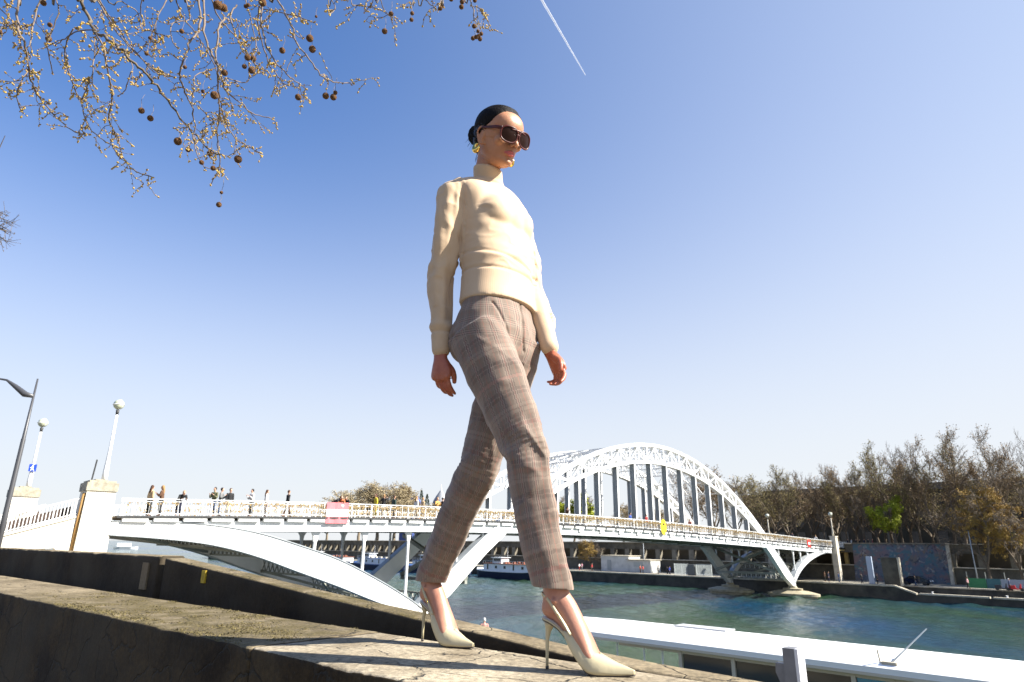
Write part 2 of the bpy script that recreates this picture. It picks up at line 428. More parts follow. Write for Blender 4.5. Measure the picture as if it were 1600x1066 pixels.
# river side parapet: level part and the sloping part that follows the ramp
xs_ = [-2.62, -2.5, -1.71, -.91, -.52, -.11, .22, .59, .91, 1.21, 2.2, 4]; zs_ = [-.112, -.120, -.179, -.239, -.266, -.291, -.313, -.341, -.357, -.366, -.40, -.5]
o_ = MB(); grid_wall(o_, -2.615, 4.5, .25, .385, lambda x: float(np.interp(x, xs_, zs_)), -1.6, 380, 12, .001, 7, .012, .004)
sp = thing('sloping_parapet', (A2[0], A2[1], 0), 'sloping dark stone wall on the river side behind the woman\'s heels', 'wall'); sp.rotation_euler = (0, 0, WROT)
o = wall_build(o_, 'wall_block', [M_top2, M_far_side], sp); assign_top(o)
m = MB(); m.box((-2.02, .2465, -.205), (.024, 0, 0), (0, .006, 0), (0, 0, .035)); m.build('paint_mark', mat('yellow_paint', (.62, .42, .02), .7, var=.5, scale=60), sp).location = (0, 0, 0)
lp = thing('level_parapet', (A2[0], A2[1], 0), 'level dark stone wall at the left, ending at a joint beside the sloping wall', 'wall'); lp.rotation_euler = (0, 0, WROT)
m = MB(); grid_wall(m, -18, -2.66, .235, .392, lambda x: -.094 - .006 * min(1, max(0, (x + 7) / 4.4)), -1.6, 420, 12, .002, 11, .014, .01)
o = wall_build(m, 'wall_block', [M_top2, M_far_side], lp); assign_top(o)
m = MB(); m.box((-2.86, .2305, -.23), (.05, 0, 0), (0, .006, 0), (0, 0, .085)); m.build('repair_patch', mat('patch_mortar', (.22, .17, .10), .9, var=.3, scale=40), lp).location = (0, 0, 0)
# moss tufts
rnd = random.Random(5); m = MB()
for k in range(20000):
    x = rnd.uniform(-3.2, -.02); y = -.5 + .49 * rnd.random()
    if mnoise.fractal(Vector((x * 4, y * 5, 3)), 1, 2, 3) < .0: continue
    if rnd.random() > min(1, (x + 3.1) / 1.5) * min(1, max(0, (-.0 - x) / .12)): continue
    z = -.312 + .004 * mnoise.fractal(Vector((x * 5, y * 5, 1)), 1, 2, 5)
    r_ = rnd.uniform(.0015, .005); an = rnd.random() * 6.28; h_ = rnd.uniform(.0008, .0042)
    c, s_ = math.cos(an), math.sin(an)
    m.add([(x - r_ * c, y - r_ * s_, z - .001), (x + r_ * c, y + r_ * s_, z - .001), (x + r_ * .4 * s_ + rnd.uniform(-.004, .004), y + rnd.uniform(-.004, .004), z + h_)], [(0, 1, 2)])
o = wall_build(m, 'moss', [mat('moss', (.17, .135, .05), .9, var=.7, scale=40)]); tag(o, 'brown green moss growing on top of the cracked wall', 'moss', kind='stuff')
# ================================================================ footbridge
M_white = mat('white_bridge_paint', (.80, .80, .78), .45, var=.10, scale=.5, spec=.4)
M_wshade = mat('shaded_white_paint', (.40, .43, .45), .5, var=.25, scale=.4)  # copy of the white paint, greyed to carry shade in its colour
M_hang = mat('shaded_hanger_paint', (.22, .25, .27), .5, var=.2, scale=.4)  # hanger plates: their shaded side is put into this blue grey
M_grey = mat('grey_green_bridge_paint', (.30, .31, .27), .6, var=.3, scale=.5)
M_deckw = mat('timber_deck', (.23, .17, .11), .8, var=.4, scale=2)
M_dark = mat('dark_steel', (.03, .03, .03), .6)
SW = 11.0
_dk = np.polyfit([-25, -18, -10, 0, 5, 15, 26, 36, 45, 55, 63, 80, 101], [1.42, 1.62, 1.85, 1.98, 2.02, 2.0, 1.93, 1.76, 1.5, 1.17, .85, .25, -.42], 4)
def zd(t): return float(np.polyval(_dk, t))
def ztop(t): s = t - 38; return 12.7 - .01315 * s * s + (-.0075 * s if s > 0 else -.004 * s)
def legz(t):
    if t < 38: u = t
    else: u = 75 - t
    a, b_ = np.interp(u, [-.5, 2.1, 5.8, 10.8], [-5.2, -3.1, -.35, 3.15]), np.interp(u, [-.5, 3, 7.4, 10.8], [-6.5, -4.6, -.95, 1.45])
    if t > 38: a -= .25; b_ -= .25
    return float(a), float(b_)
def zbot(t): s = t - 38; return 10.25 - .01155 * s * s + (-.0075 * s if s > 0 else -.004 * s)
br = thing('footbridge', W(0, 0, 0), 'white steel arched footbridge crossing the river behind the woman', 'bridge')
def part(mb, name, m_, smooth=False): return mb.build(name, m_, br, smooth)
for s0, side in ((0, 0), (-SW, 1)):
    c = s0 - .3
    # chords of the trussed arch, above the deck; solid legs below
    for fn, h_, nm in ((ztop, .40, 'top_chord'), (zbot, .34, 'bottom_chord')):
        mb = MB(); secs = []
        for t in np.linspace(9.0, 67.6, 90):
            z = fn(t); q = fn(t + .1) - fn(t - .1); tg = nrm(BV * .2 + ZV * q); nn_ = nrm(np.cross(NV, tg)); nn_ = nn_ if nn_[2] > 0 else -nn_
            zc_ = z if nm == 'bottom_chord' else z - h_ / 2
            P = W(t, c, zc_)
            secs.append([P + NV * .34 + nn_ * h_ / 2, P - NV * .34 + nn_ * h_ / 2, P - NV * .34 - nn_ * h_ / 2, P + NV * .34 - nn_ * h_ / 2])
        mb.loft(secs); part(mb, nm, M_white)
    for (ta, tb) in ((-.35, 10.6), (66.2, 75.5)):
        mb = MB(); secs = []
        for t in np.linspace(ta, tb, 26):
            a, b_ = legz(t)
            secs.append([W(t, c + .36, a), W(t, c - .36, a), W(t, c - .36, b_), W(t, c + .36, b_)])
        mb.loft(secs); part(mb, 'arch_leg', M_white)
        mb = MB(); secs2 = [[(p + (ZV * (.02 if i < 2 else -.02))) for i, p in enumerate(r)] for r in secs]
        # flange plate along the upper edge
        fl = []
        for t in np.linspace(ta, tb, 26):
            a, b_ = legz(t)
            fl.append([W(t, c + .42, a + .06), W(t, c - .42, a + .06), W(t, c - .42, a + .003), W(t, c + .42, a + .003)])
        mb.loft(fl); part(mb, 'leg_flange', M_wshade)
    # web members
    mb = MB(); tt = np.arange(10.5, 67.6, 1.9)
    wv = MB()
    for i, t in enumerate(tt):
        a, b_ = ztop(t) - .45, zbot(t) + .15
        if a - b_ > .3:
            for o2 in (.26, -.26): wv.beam(W(t, c + o2, a), W(t, c + o2, b_), .16, .1, up=NV)
            if i + 1 < len(tt):
                t2 = tt[i + 1]
                for o2 in (.22, -.22):
                    if i % 2 == 0: mb.beam(W(t, c + o2, a), W(t2, c + o2, zbot(t2) + .15), .13, .1, up=NV)
                    else: mb.beam(W(t, c + o2, b_), W(t2, c + o2, ztop(t2) - .45), .13, .1, up=NV)
    part(wv, 'web_posts', M_white)['kind'] = 'stuff'; part(mb, 'web_diagonals', M_white)['kind'] = 'stuff'
    # hangers
    for k in range(15):
        t = 14.1 + k * 3.62
        if zbot(t) < zd(t) + .6: continue
        mb = MB(); mb.box(W(t, c, (zbot(t) + zd(t) - .7) / 2), BV * .04, NV * .33, ZV * ((zbot(t) - zd(t) + .7) / 2))
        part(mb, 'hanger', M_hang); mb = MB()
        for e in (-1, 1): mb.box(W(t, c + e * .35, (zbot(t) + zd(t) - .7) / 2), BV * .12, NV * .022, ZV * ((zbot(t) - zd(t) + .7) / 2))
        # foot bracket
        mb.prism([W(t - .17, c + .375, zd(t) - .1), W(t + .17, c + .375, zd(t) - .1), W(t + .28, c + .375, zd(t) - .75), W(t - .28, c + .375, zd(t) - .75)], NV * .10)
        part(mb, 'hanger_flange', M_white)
    # deck girder (white fascia) with bracket blocks under the footway edge
    mb = MB(); secs = []
    for t in np.linspace(-24.4, 92.6, 80):
        z1 = zd(t) - .30; z0 = zd(t) - 1.05
        secs.append([W(t, c + .30, z1), W(t, c - .1, z1), W(t, c - .1, z0), W(t, c + .30, z0)])
    mb.loft(secs)
    part(mb, 'edge_girder', M_white)
    mb = MB(); secs = []
    for t in np.linspace(-24.4, 92.6, 80):
        z1 = zd(t) - 1.03
        secs.append([W(t, c + .40, z1), W(t, c - .2, z1), W(t, c - .2, z1 - .06), W(t, c + .40, z1 - .06)])
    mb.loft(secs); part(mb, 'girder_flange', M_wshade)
    mb = MB()
    for k in range(63):
        t = -23.3 + k * 1.85; mb.box(W(t, c + .42, zd(t) - .24), BV * .76, NV * .14, ZV * .12)
    part(mb, 'bracket_blocks', M_white)['kind'] = 'stuff'
    mb = MB(); secs = []
    for t in np.linspace(-24.4, 100.8, 80):
        z1 = zd(t) + .02
        secs.append([W(t, c + .62, z1), W(t, c - .1, z1), W(t, c - .1, z1 - .13), W(t, c + .62, z1 - .13)])
    mb.loft(secs); part(mb, 'deck_edge', M_dark)
    # side span arches
    for pts in ([(-24.6, 1.15, .3), (-21.4, 1.2, .1), (-18.3, 1.05, -.25), (-15.1, .6, -1.0), (-11.8, -.25, -2.1), (-8.2, -1.35, -3.3), (-4.6, -2.9, -4.6), (-1.2, -4.6, -5.7), (.3, -5.5, -6.3)],
                [(74.7, -5.4, -6.3), (76.2, -4.1, -5.1), (78.3, -2.95, -3.9), (81.5, -1.75, -2.7), (85.5, -.95, -1.75), (89, -.55, -1.25), (92.4, -.4, -1.05)]):
        arr = np.array(pts); tt2 = np.linspace(arr[0, 0], arr[-1, 0], 36); yy = spline(arr[:, 0], arr[:, 1:], tt2)
        mb = MB(); mb.loft([[W(t, c + .36, a), W(t, c - .36, a), W(t, c - .36, b_), W(t, c + .36, b_)] for t, (a, b_) in zip(tt2, yy)])
        part(mb, 'side_arch', M_white)
        for e in (0, 1):
            mb = MB(); mb.loft([[W(t, c + .44, y[e] + .035), W(t, c - .44, y[e] + .035), W(t, c - .44, y[e] - .03), W(t, c + .44, y[e] - .03)] for t, y in zip(tt2, yy)])
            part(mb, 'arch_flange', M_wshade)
        fz = lambda t: float(np.interp(t, tt2, yy[:, 0]))
        cols = (-10.3, -5.9, -1.5) if pts[0][0] < 0 else (76.6, 79.4, 82.4, 85.0)
        for t in cols:
            mb = MB(); z1 = zd(t) - 1.05; z0 = fz(t) - .05
            mb.tube([W(t, c, z0), W(t, c, z1)], .13, 8)
            mb.prism([W(t - .13, c - .1, z1 - .8), W(t - .2, c - .1, z1 - .35), W(t - .42, c - .1, z1), W(t + .42, c - .1, z1), W(t + .2, c - .1, z1 - .35), W(t + .13, c - .1, z1 - .8)], NV * .2)
            part(mb, 'column', M_white)
    for t in (4.0, 7.2, 68.5, 71.2):
        z1 = zd(t) - 1.05; z0 = ztop(t) - .1
        if z1 > z0 + .3:
            mb = MB(); mb.tube([W(t, c, z0), W(t, c, z1)], .12, 8); part(mb, 'column', M_white)
    # railing
    sr = s0 + .18 if side == 0 else s0 - .75
    mb = MB(); secs = [[W(t, sr + .035, zd(t) + 1.12), W(t, sr - .035, zd(t) + 1.12), W(t, sr - .035, zd(t) + 1.06), W(t, sr + .035, zd(t) + 1.06)] for t in np.linspace(-24.3, 100.5, 90)]
    mb.loft(secs)
    for hh in (.92, .14):
        mb.loft([[W(t, sr + .02, zd(t) + hh + .035), W(t, sr - .02, zd(t) + hh + .035), W(t, sr - .02, zd(t) + hh), W(t, sr + .02, zd(t) + hh)] for t in np.linspace(-24.3, 100.5, 90)])
    for k in range(68):
        t = -24.2 + k * 1.85; mb.beam(W(t, sr, zd(t) - .1), W(t, sr, zd(t) + 1.08), .09, .07, up=NV)
        for q in (.62, 1.24): mb.beam(W(t + q, sr, zd(t + q) + .14), W(t + q, sr, zd(t + q) + 1.06), .05, .04, up=NV)
    for k in range(620):
        t = -24.2 + k * .2; mb.beam(W(t, sr, zd(t) + .15), W(t, sr, zd(t) + .92), .014, .014, up=NV)
    part(mb, 'railing', M_white)
# deck plate and beams under it
mb = MB(); mb.loft([[W(t, .2, zd(t)), W(t, -SW - .8, zd(t)), W(t, -SW - .8, zd(t) - .1), W(t, .2, zd(t) - .1)] for t in np.linspace(-24.4, 101, 80)])
part(mb, 'deck', M_deckw)
for k in range(32):
    t = -21 + k * 3.62; mb = MB(); mb.box(W(t, -SW / 2 - .3, zd(t) - .62), BV * .07, NV * (SW / 2 - .2), ZV * .35); part(mb, 'floor_beam', M_grey)
# wind bracing between the two trussed arches
tb_ = [22.0, 26, 30, 34, 38, 42, 46, 50, 54]
for i, t in enumerate(tb_):
    mb = MB()
    for z in (ztop(t) - .2, zbot(t) + .1): mb.beam(W(t, -.6, z), W(t, -SW, z), .16, .12)
    n = 8
    for k in range(n):
        s1, s2 = -.6 - (SW - .6) * k / n, -.6 - (SW - .6) * (k + 1) / n
        a, b_ = ztop(t) - .2, zbot(t) + .1
        mb.beam(W(t, s1, a if k % 2 else b_), W(t, s2, b_ if k % 2 else a), .09, .08)
    part(mb, 'portal_truss', M_white)
for i in range(len(tb_) - 1):
    mb = MB()
    a, b_ = tb_[i], tb_[i + 1]
    mb.beam(W(a, -.6, ztop(a) - .2), W(b_, -SW, ztop(b_) - .2), .12, .1); mb.beam(W(a, -SW, ztop(a) - .2), W(b_, -.6, ztop(b_) - .2), .12, .1)
    mb.beam(W(a, -SW / 2, ztop(a) - .2), W(b_, -SW / 2, ztop(b_) - .2), .12, .1)
    part(mb, 'wind_brace', M_white)
# cross frames under the deck between the two legs, lattice girders between the side arches
for t, za, zb in ((5.5, .7, -3.2), (70, -.4, -4.0)):
    mb = MB()
    for s1, z1, s2, z2 in ((-.6, za, -SW, zb), (-.6, zb, -SW, za)):
        mb.beam(W(t, s1, z1), W(t, s2, z2), .38, .34)
    part(mb, 'cross_brace', M_grey)
    mb = MB(); mb.beam(W(t, -.6, zb - .3), W(t, -SW, zb - .3), .3, .3); part(mb, 'cross_beam', M_grey)
def lattice(t, z0, z1, posts=False, nm='lattice_girder'):
    mb = MB(); n = 12
    for z in (z0, z1): mb.beam(W(t, -.6, z), W(t, -SW + .1, z), .16, .14)
    for k in range(n):
        s1, s2 = -.6 - (SW - .7) * k / n, -.6 - (SW - .7) * (k + 1) / n
        mb.beam(W(t, s1, z0), W(t, s2, z1), .08, .06); mb.beam(W(t, s1, z1), W(t, s2, z0), .08, .06)
    part(mb, nm, M_grey)
    if posts:
        mb = MB()
        for k in range(1, n): mb.beam(W(t + .15, -.6 - (SW - .7) * k / n, z0 + .1), W(t + .15, -.6 - (SW - .7) * k / n, z1 - .05), .12, .1)
        part(mb, 'lattice_posts', M_white)['kind'] = 'stuff'
lattice(-18.5, -.35, .75); lattice(-14.2, -1.1, .1); lattice(-9.6, -2.6, -1.35, True); lattice(-4.6, -4.5, -3.3, True); lattice(1.2, -5.4, -4.3, True)
lattice(73.6, -5.3, -4.3, True); lattice(78.6, -4.0, -3.1, True); lattice(84, -2.1, -1.2)
for t0, t1, z0, z1 in ((-24, -14.5, .4, -.9), (-9.6, -2.0, -2.5, -5.2), (74, 84, -5.4, -2.2)):
    mb = MB(); mb.beam(W(t0, -.6, z0), W(t1, -SW, z1), .2, .2); mb.beam(W(t0, -SW, z0), W(t1, -.6, z1), .2, .2); part(mb, 'side_span_brace', M_grey)
# piers in the water
M_pier = mat('pier_stone', (.42, .37, .26), .85, col2=(.26, .22, .14), scale=1.2, bump=.4, bscale=4)
for t in (0, 75):
    for s0 in (-.3, -SW - .3):
        mb = MB(); n = 40
        def ringp(rx, ry, z): return [W(t + rx * math.copysign(abs(math.cos(a)) ** 1.0, math.cos(a)), s0 + ry * math.sin(a), z) for a in [2 * math.pi * i / n for i in range(n)]]
        mb.loft([ringp(2.0, 3.8, -9.5), ringp(2.0, 3.8, -7.75), ringp(2.25, 4.2, -7.7), ringp(2.25, 4.2, -7.35), ringp(1.2, 2.4, -6.95), ringp(.95, 1.6, -6.93), ringp(.95, 1.6, -6.62), ringp(.55, .8, -6.55), ringp(.5, .6, -6.25)][::-1])
        part(mb, 'pier', M_pier)
# far abutment: stone posts and ochre portal
M_conc = mat('pale_concrete', (.60, .55, .45), .8, var=.25, scale=1.2)
M_ochre = mat('ochre_concrete', (.62, .44, .16), .8, var=.3, scale=1)
for s0 in (.3, -SW - .9):
    mb = MB(); mb.box(W(93.6, s0, -2.2), BV * .55, NV * .5, ZV * 3.8); mb.box(W(93.6, s0, 1.68), BV * .62, NV * .58, ZV * .1); part(mb, 'end_post', M_conc)
mb = MB()
for s0 in (-.2, -SW - .3): mb.box(W(100.2, s0, -3.6), BV * .35, NV * .3, ZV * 2.4)
mb.box(W(100.2, -SW / 2, -1.02), BV * .5, NV * (SW / 2 + .3), ZV * .17); mb.box(W(97.2, -SW / 2 - .2, -.72), BV * 3.9, NV * (SW / 2 + .4), ZV * .12)
part(mb, 'landing_portal', M_ochre)
# near stone pylons, stairs and lamps
M_stone = mat('cream_stone', (.74, .69, .58), .8, var=.14, scale=1.5, bump=.2, bscale=12)
M_cap = mat('weathered_cap_stone', (.42, .38, .29), .85, col2=(.22, .20, .15), scale=3)
def pylon(t, s, label):
    p = thing('stone_pylon', W(t, s, -4), label, 'pylon', 'stone pylons at the near end of the footbridge')
    mb = MB(); mb.loft([[W(t - a, s - b_, z), W(t - a, s + b_, z), W(t + a, s + b_, z), W(t + a, s - b_, z)][::-1] for a, b_, z in ((.90, 1.0, -8.3), (.90, 1.0, -1.0), (.80, .90, 2.95))])
    mb.build('shaft', M_stone, p)
    mb = MB(); mb.box(W(t, s, 3.2), BV * .88, NV * .98, ZV * .26); mb.box(W(t, s, 3.52), BV * .75, NV * .85, ZV * .07); mb.build('cap', M_cap, p)
    mb = MB(); mb.box(W(t, s, 3.64), BV * .35, NV * .35, ZV * .06); mb.build('plinth', M_cap, p)
    mb = MB(); mb.tube([W(t - .97, s + .7, -3), W(t - .95, s + .7, .5), W(t - .90, s + .7, 2.8)], .09, 8); mb.build('downpipe', mat('ochre_pipe', (.30, .17, .05), .6), p, True)
    return p
pylon(-25.45, -.9, 'nearer cream stone pylon with grey cap rising above the wall')
pylon(-27.9, -SW - .8, 'smaller looking cream stone pylon on the far side of the stairs')
M_globe = mat('lamp_globe_glass', (.55, .58, .42), .15, var=.3, scale=3, spec=.8)
M_lwhite = mat('white_lamp_paint', (.80, .80, .79), .4)
def globe_lamp(P, h, r_, label, group, m_=M_lwhite):
    L = thing('globe_lamp', P, label, 'street lamp', group)
    mb = MB(); mb.tube([P, P + ZV * .5, P + ZV * (h * .35), P + ZV * (h - r_ - .35)], [.17 * r_ / .32, .16 * r_ / .32, .1 * r_ / .32, .07 * r_ / .32], 10); mb.build('pole', m_, L, True)
    mb = MB(); mb.tube([P + ZV * (h - r_ - .36), P + ZV * (h - r_ - .05)], [.08, .11], 8); mb.build('collar', M_dark, L, True)
    mb = MB(); mb.sphere(P + ZV * h, r_, 20, 14); mb.build('globe', M_globe, L, True)
    mb = MB(); mb.tube([P + ZV * h + r_ * 1.03 * (math.cos(a) * nrm((1, -.3, 0)) + math.sin(a) * ZV) for a in np.linspace(0, 2 * math.pi, 25)], .02, 4); mb.tube([P + ZV * (h - .02) + r_ * 1.03 * (math.cos(a) * BV + math.sin(a) * NV) for a in np.linspace(0, 2 * math.pi, 25)], .025, 4)
    mb.build('globe_frame', M_lwhite, L)
    return L
gl = 'globe lamps of the footbridge'
globe_lamp(W(-25.3, -.7, 3.7), 4.95, .33, 'tall white globe lamp on the nearer stone pylon', gl)
globe_lamp(W(-27.75, -SW - .6, 3.7), 4.75, .33, 'white globe lamp with a blue sign on the farther stone pylon', gl)
mb = MB(); mb.tube([W(-25.95, -.9, 3.62), W(-25.88, -.85, 4.95)], .045, 6); tag(mb.build('iron_post', M_dark, None), 'short dark iron post leaning beside the foot of the tall globe lamp', 'post')
globe_lamp(W(93.6, .3, 1.8), 3.9, .34, 'far globe lamp on the stone post at the right end of the bridge', gl, M_conc)
globe_lamp(W(93.6, -SW - .9, 1.8), 3.9, .34, 'globe lamp left of the arch\'s right foot, far end of the bridge', gl, M_conc)
# blue pedestrian sign on the second lamp
P = W(-27.75, -SW - .6, 3.7) + ZV * 1.35; fc = nrm(V3(-P[0], -P[1], 0)); sx = np.cross(ZV, fc)
P = P + fc * .22
sg = thing('blue_sign', P, 'square blue pedestrian sign with white figure on the white lamp post', 'sign')
mb = MB(); mb.box(P, sx * .235, fc * .02, ZV * .26); mb.build('sign_plate', mat('sign_blue', (.01, .05, .42), .4), sg)
mb = MB(); Q = P + fc * .024
mb.box(Q + ZV * .17, sx * .04, fc * .003, ZV * .04); mb.beam(Q + ZV * .13, Q - ZV * .04 + sx * .01, .09, .006, up=fc)
mb.beam(Q - ZV * .04, Q - ZV * .2 - sx * .1, .05, .006, up=fc); mb.beam(Q - ZV * .04, Q - ZV * .2 + sx * .1, .05, .008, up=fc); mb.beam(Q + ZV * .1, Q - ZV * .02 - sx * .14, .05, .007, up=fc)
mb.build('pictogram', M_lwhite, sg)
# stairs going down from the bridge head to the street
st = thing('bridge_stairs', W(-29, -6, -1), 'cream stone stair flank with white railing leading up to the bridge', 'stairs')
def stair_side(s, nm):
    mb = MB(); zt = lambda t: 1.30 - .335 * (-26.6 - t)
    mb.prism([W(-26.6, s, zt(-26.6)), W(-34.4, s, zt(-34.4)), W(-34.4, s, -3), W(-28.9, s, -3), W(-28.9, s, -.95), W(-28.3, s, -.55), W(-27.4, s, -.5), W(-26.9, s, -.9), W(-26.6, s, -3)], -NV * .5)
    mb.build('stair_flank', M_stone, st)
    mb = MB(); mb.prism([W(-26.7, s - 1.3, zt(-26.7) + .0), W(-34.4, s - 1.3, zt(-34.4) + .0), W(-34.4, s - 1.3, zt(-34.4) + .72), W(-26.7, s - 1.3, zt(-26.7) + .72)], -NV * .2); mb.build('inner_parapet', mat('dark_brick', (.07, .045, .035), .9, var=.4, scale=3), st)
    mb = MB(); mb.beam(W(-26.6, s - .25, zt(-26.6) + .05), W(-34.4, s - .25, zt(-34.4) + .05), .7, .14); mb.build('flank_coping', M_cap if nm else M_stone, st)
    mb = MB()
    mb.beam(W(-26.6, s - .1, zt(-26.6) + 1.12), W(-34.4, s - .1, zt(-34.4) + 1.12), .07, .07)
    mb.beam(W(-26.6, s - .1, zt(-26.6) + .22), W(-34.4, s - .1, zt(-34.4) + .22), .05, .05)
    for k in range(44):
        t = -26.7 - k * .175; mb.beam(W(t, s - .1, zt(t) + .1), W(t, s - .1, zt(t) + 1.12), .045 if k % 6 else .08, .03 if k % 6 else .06, up=NV)
    mb.build('stair_railing', M_white, st)
stair_side(.1, 0); stair_side(-10.4, 1)
# scroll under the flank
mb = MB(); C0 = W(-28.9, .18, -.98)
mb.tube([C0 + (BV * math.cos(a) + ZV * math.sin(a)) * (.34 - .045 * a) for a in np.linspace(-.5, 5.6, 40)], .065, 6)
mb.build('scroll', M_stone, st, True)
mb = MB()
for k in range(24):
    t = -26.9 - k * .33; z = 1.2 - .335 * (-26.6 - t)
    mb.box(W(t, -5.4, z - .7), BV * .165, NV * 4.9, ZV * .7)
mb.build('steps', mat('stair_stone', (.22, .19, .16), .85, var=.3, scale=2), st)
# love locks on the railings
rnd = random.Random(11); mb = MB()
for k in range(15000):
    t = rnd.uniform(-24, 93); w_ = .14 + .86 * min(1, max(0, (t + 22) / 30))
    if rnd.random() > w_: continue
    side = 0 if rnd.random() < .62 else 1
    sr = (.18 if side == 0 else -SW - .75)
    z = zd(t) + (rnd.choice((.90, .92, .90, .86, .82, .78, .7, .55, .35)) + rnd.uniform(-.05, .04))
    a = rnd.uniform(.022, .055)
    mb.box(W(t, sr + rnd.uniform(-.03, .05), z), BV * a, NV * .015, ZV * a * 1.15)
M_lock = bpy.data.materials.new('lock_brass'); M_lock.use_nodes = True; t_ = M_lock.node_tree; b_ = t_.nodes['Principled BSDF']
co_ = t_.nodes.new('ShaderNodeTexCoord'); n_ = t_.nodes.new('ShaderNodeTexNoise'); n_.inputs['Scale'].default_value = 9; n_.inputs['Detail'].default_value = 1
t_.links.new(co_.outputs['Object'], n_.inputs[0]); r_ = t_.nodes.new('ShaderNodeValToRGB'); r_.color_ramp.interpolation = 'CONSTANT'
for p_, c_ in ((0, (.22, .14, .06)), (.40, (.36, .26, .11)), (.5, (.14, .08, .05)), (.56, (.42, .36, .2)), (.64, (.28, .15, .07))):
    e_ = r_.color_ramp.elements.new(p_) if p_ > 0 else r_.color_ramp.elements[0]; e_.position = p_; e_.color = (*c_, 1)
t_.links.new(n_.outputs[0], r_.inputs[0]); t_.links.new(r_.outputs[0], b_.inputs['Base Color']); b_.inputs['Metallic'].default_value = .5; b_.inputs['Roughness'].default_value = .5
tag(mb.build('padlocks', M_lock), 'brass padlocks crowding the bridge railings', 'padlocks', kind='stuff')
# red and white banner on the railing
def banner(t, w_, h_, z, label, cols, sgn=.30, nm='banner'):
    P = W(t, sgn, z); B = thing(nm, P, label, 'banner')
    n = len(cols)
    for i, c_ in enumerate(cols):
        mb = MB(); secs = []
        for k in range(9):
            u = -w_ / 2 + w_ * k / 8; bul = .03 * math.sin(k * 1.7)
            a, b2 = z + h_ / 2 - h_ * i / n, z + h_ / 2 - h_ * (i + 1) / n
            tl = (zd(t + u) - zd(t))
            secs.append([W(t + u, sgn + bul, a + tl), W(t + u, sgn + bul - .02, a + tl), W(t + u, sgn + bul - .02, b2 + tl), W(t + u, sgn + bul, b2 + tl)])
        mb.loft(secs); mb.build('stripe', c_, B)
    return B
M_red = mat('faded_red_cloth', (.66, .17, .19), .7, var=.15, scale=3); M_wcl = mat('white_cloth', (.8, .77, .74), .7)
b1 = banner(-8.9, 1.95, 1.62, zd(-8.9) + .35, 'red and white striped no entry board on the near railing', [M_red, M_wcl, M_red])
mb = MB(); mb.tube([W(-8.5, .335, zd(-8.9) + .92), W(-8.5, .35, zd(-8.9) + .92)], .11, 12); mb.build('badge', M_wcl, b1)
b2 = banner(82.2, 1.3, 1.2, zd(82.2) + .25, 'small red board with white block on the far right railing', [mat('red_board', (.75, .03, .02), .6)] * 3)
mb = MB(); mb.box(W(82.2, .345, zd(82.2) + .25), BV * .4, NV * .01, ZV * .18); mb.build('white_block', M_wcl, b2)
# street lamp at far left
P = aty(2, 868, 33.0); P[2] = -1.35; top = aty(57, 592, 33.0)
SL = thing('street_lamp', P, 'tall dark street lamp with curved arm at the left edge', 'street lamp')
M_pole = mat('dark_lamp_paint', (.055, .055, .06), .4)
tz = top[2]; P[0] = top[0] * .75 + aty(0, 868, 33.0)[0] * .25
mb = MB(); mb.tube([V3(P[0], P[1], -1.35), V3(P[0], P[1], 1.2), V3(P[0], P[1], 1.25), V3(P[0], P[1], tz - 3.2), V3(P[0], P[1], tz - 3.15), V3(P[0], P[1], tz)], [.135, .125, .12, .10, .085, .04], 12); mb.build('pole', M_pole, SL, True)
q = V3(P[0], P[1], 0)
mb = MB(); ap = [(0, tz - .95), (-.45, tz - .85), (-1.0, tz - .45), (-1.5, tz - .12), (-2.0, tz - .05), (-2.6, tz - .2)]
mb.tube([V3(P[0] + a, P[1] + .1 * a, z) for a, z in ap], [.09, .16, .12, .055, .05, .05], 10); mb.build('arm', M_pole, SL, True)
mb = MB(); mb.sphere(V3(P[0] - 3.0, P[1] - .3, tz - .3), .45, 14, 8, (1, .5, .28)); mb.build('lamp_head', M_pole, SL, True)
# ================================================================ far bank
def tpos(px, t, z):
    """point at image column px on the line parallel to the river at distance t"""
    lo, hi = -2500.0, 400.0
    f_ = lambda s: (lambda P: 800 + FPX * (P @ CR) / (P @ CF))(W(t, s, z)) - px
    g = np.linspace(-1500, 46, 4000); v_ = [f_(s) if (W(t, s, z) @ CF) > 1 else 1e9 for s in g]
    for i in range(len(g) - 1):
        if v_[i] < 0 <= v_[i + 1] or v_[i] > 0 >= v_[i + 1]:
            a, b_ = g[i], g[i + 1]
            for _ in range(30):
                m_ = (a + b_) / 2
                if (f_(m_) > 0) == (f_(b_) > 0): b_ = m_
                else: a = m_
            return a
    return g[int(np.argmin(np.abs(v_)))]
def pxy(P): return 800 + FPX * (P @ CR) / (P @ CF), 533 - FPX * (P @ CU) / (P @ CF)
def z_for(px, py, t):
    s = tpos(px, t, 0); a = W(t, s, 0)
    q = ray(px, py); k = np.linalg.norm(a[:2]) / np.linalg.norm(q[:2]); return q[2] * k, s
TW = 99.0
M_emb = mat('embankment_stone', (.13, .115, .085), .9, col2=(.055, .048, .036), scale=.4, bump=.4, bscale=2)
M_void = mat('dark_opening', (.012, .011, .010), .9)
M_pil = mat('pillar_stone', (.21, .185, .14), .85, var=.4, scale=1)
emw = thing('embankment_wall', W(TW, 0, -6), 'long dark stone embankment wall with square openings on the far bank', 'wall')
sg0, sg1 = tpos(1336, TW - .5, -3), tpos(1484, TW - .5, -3)
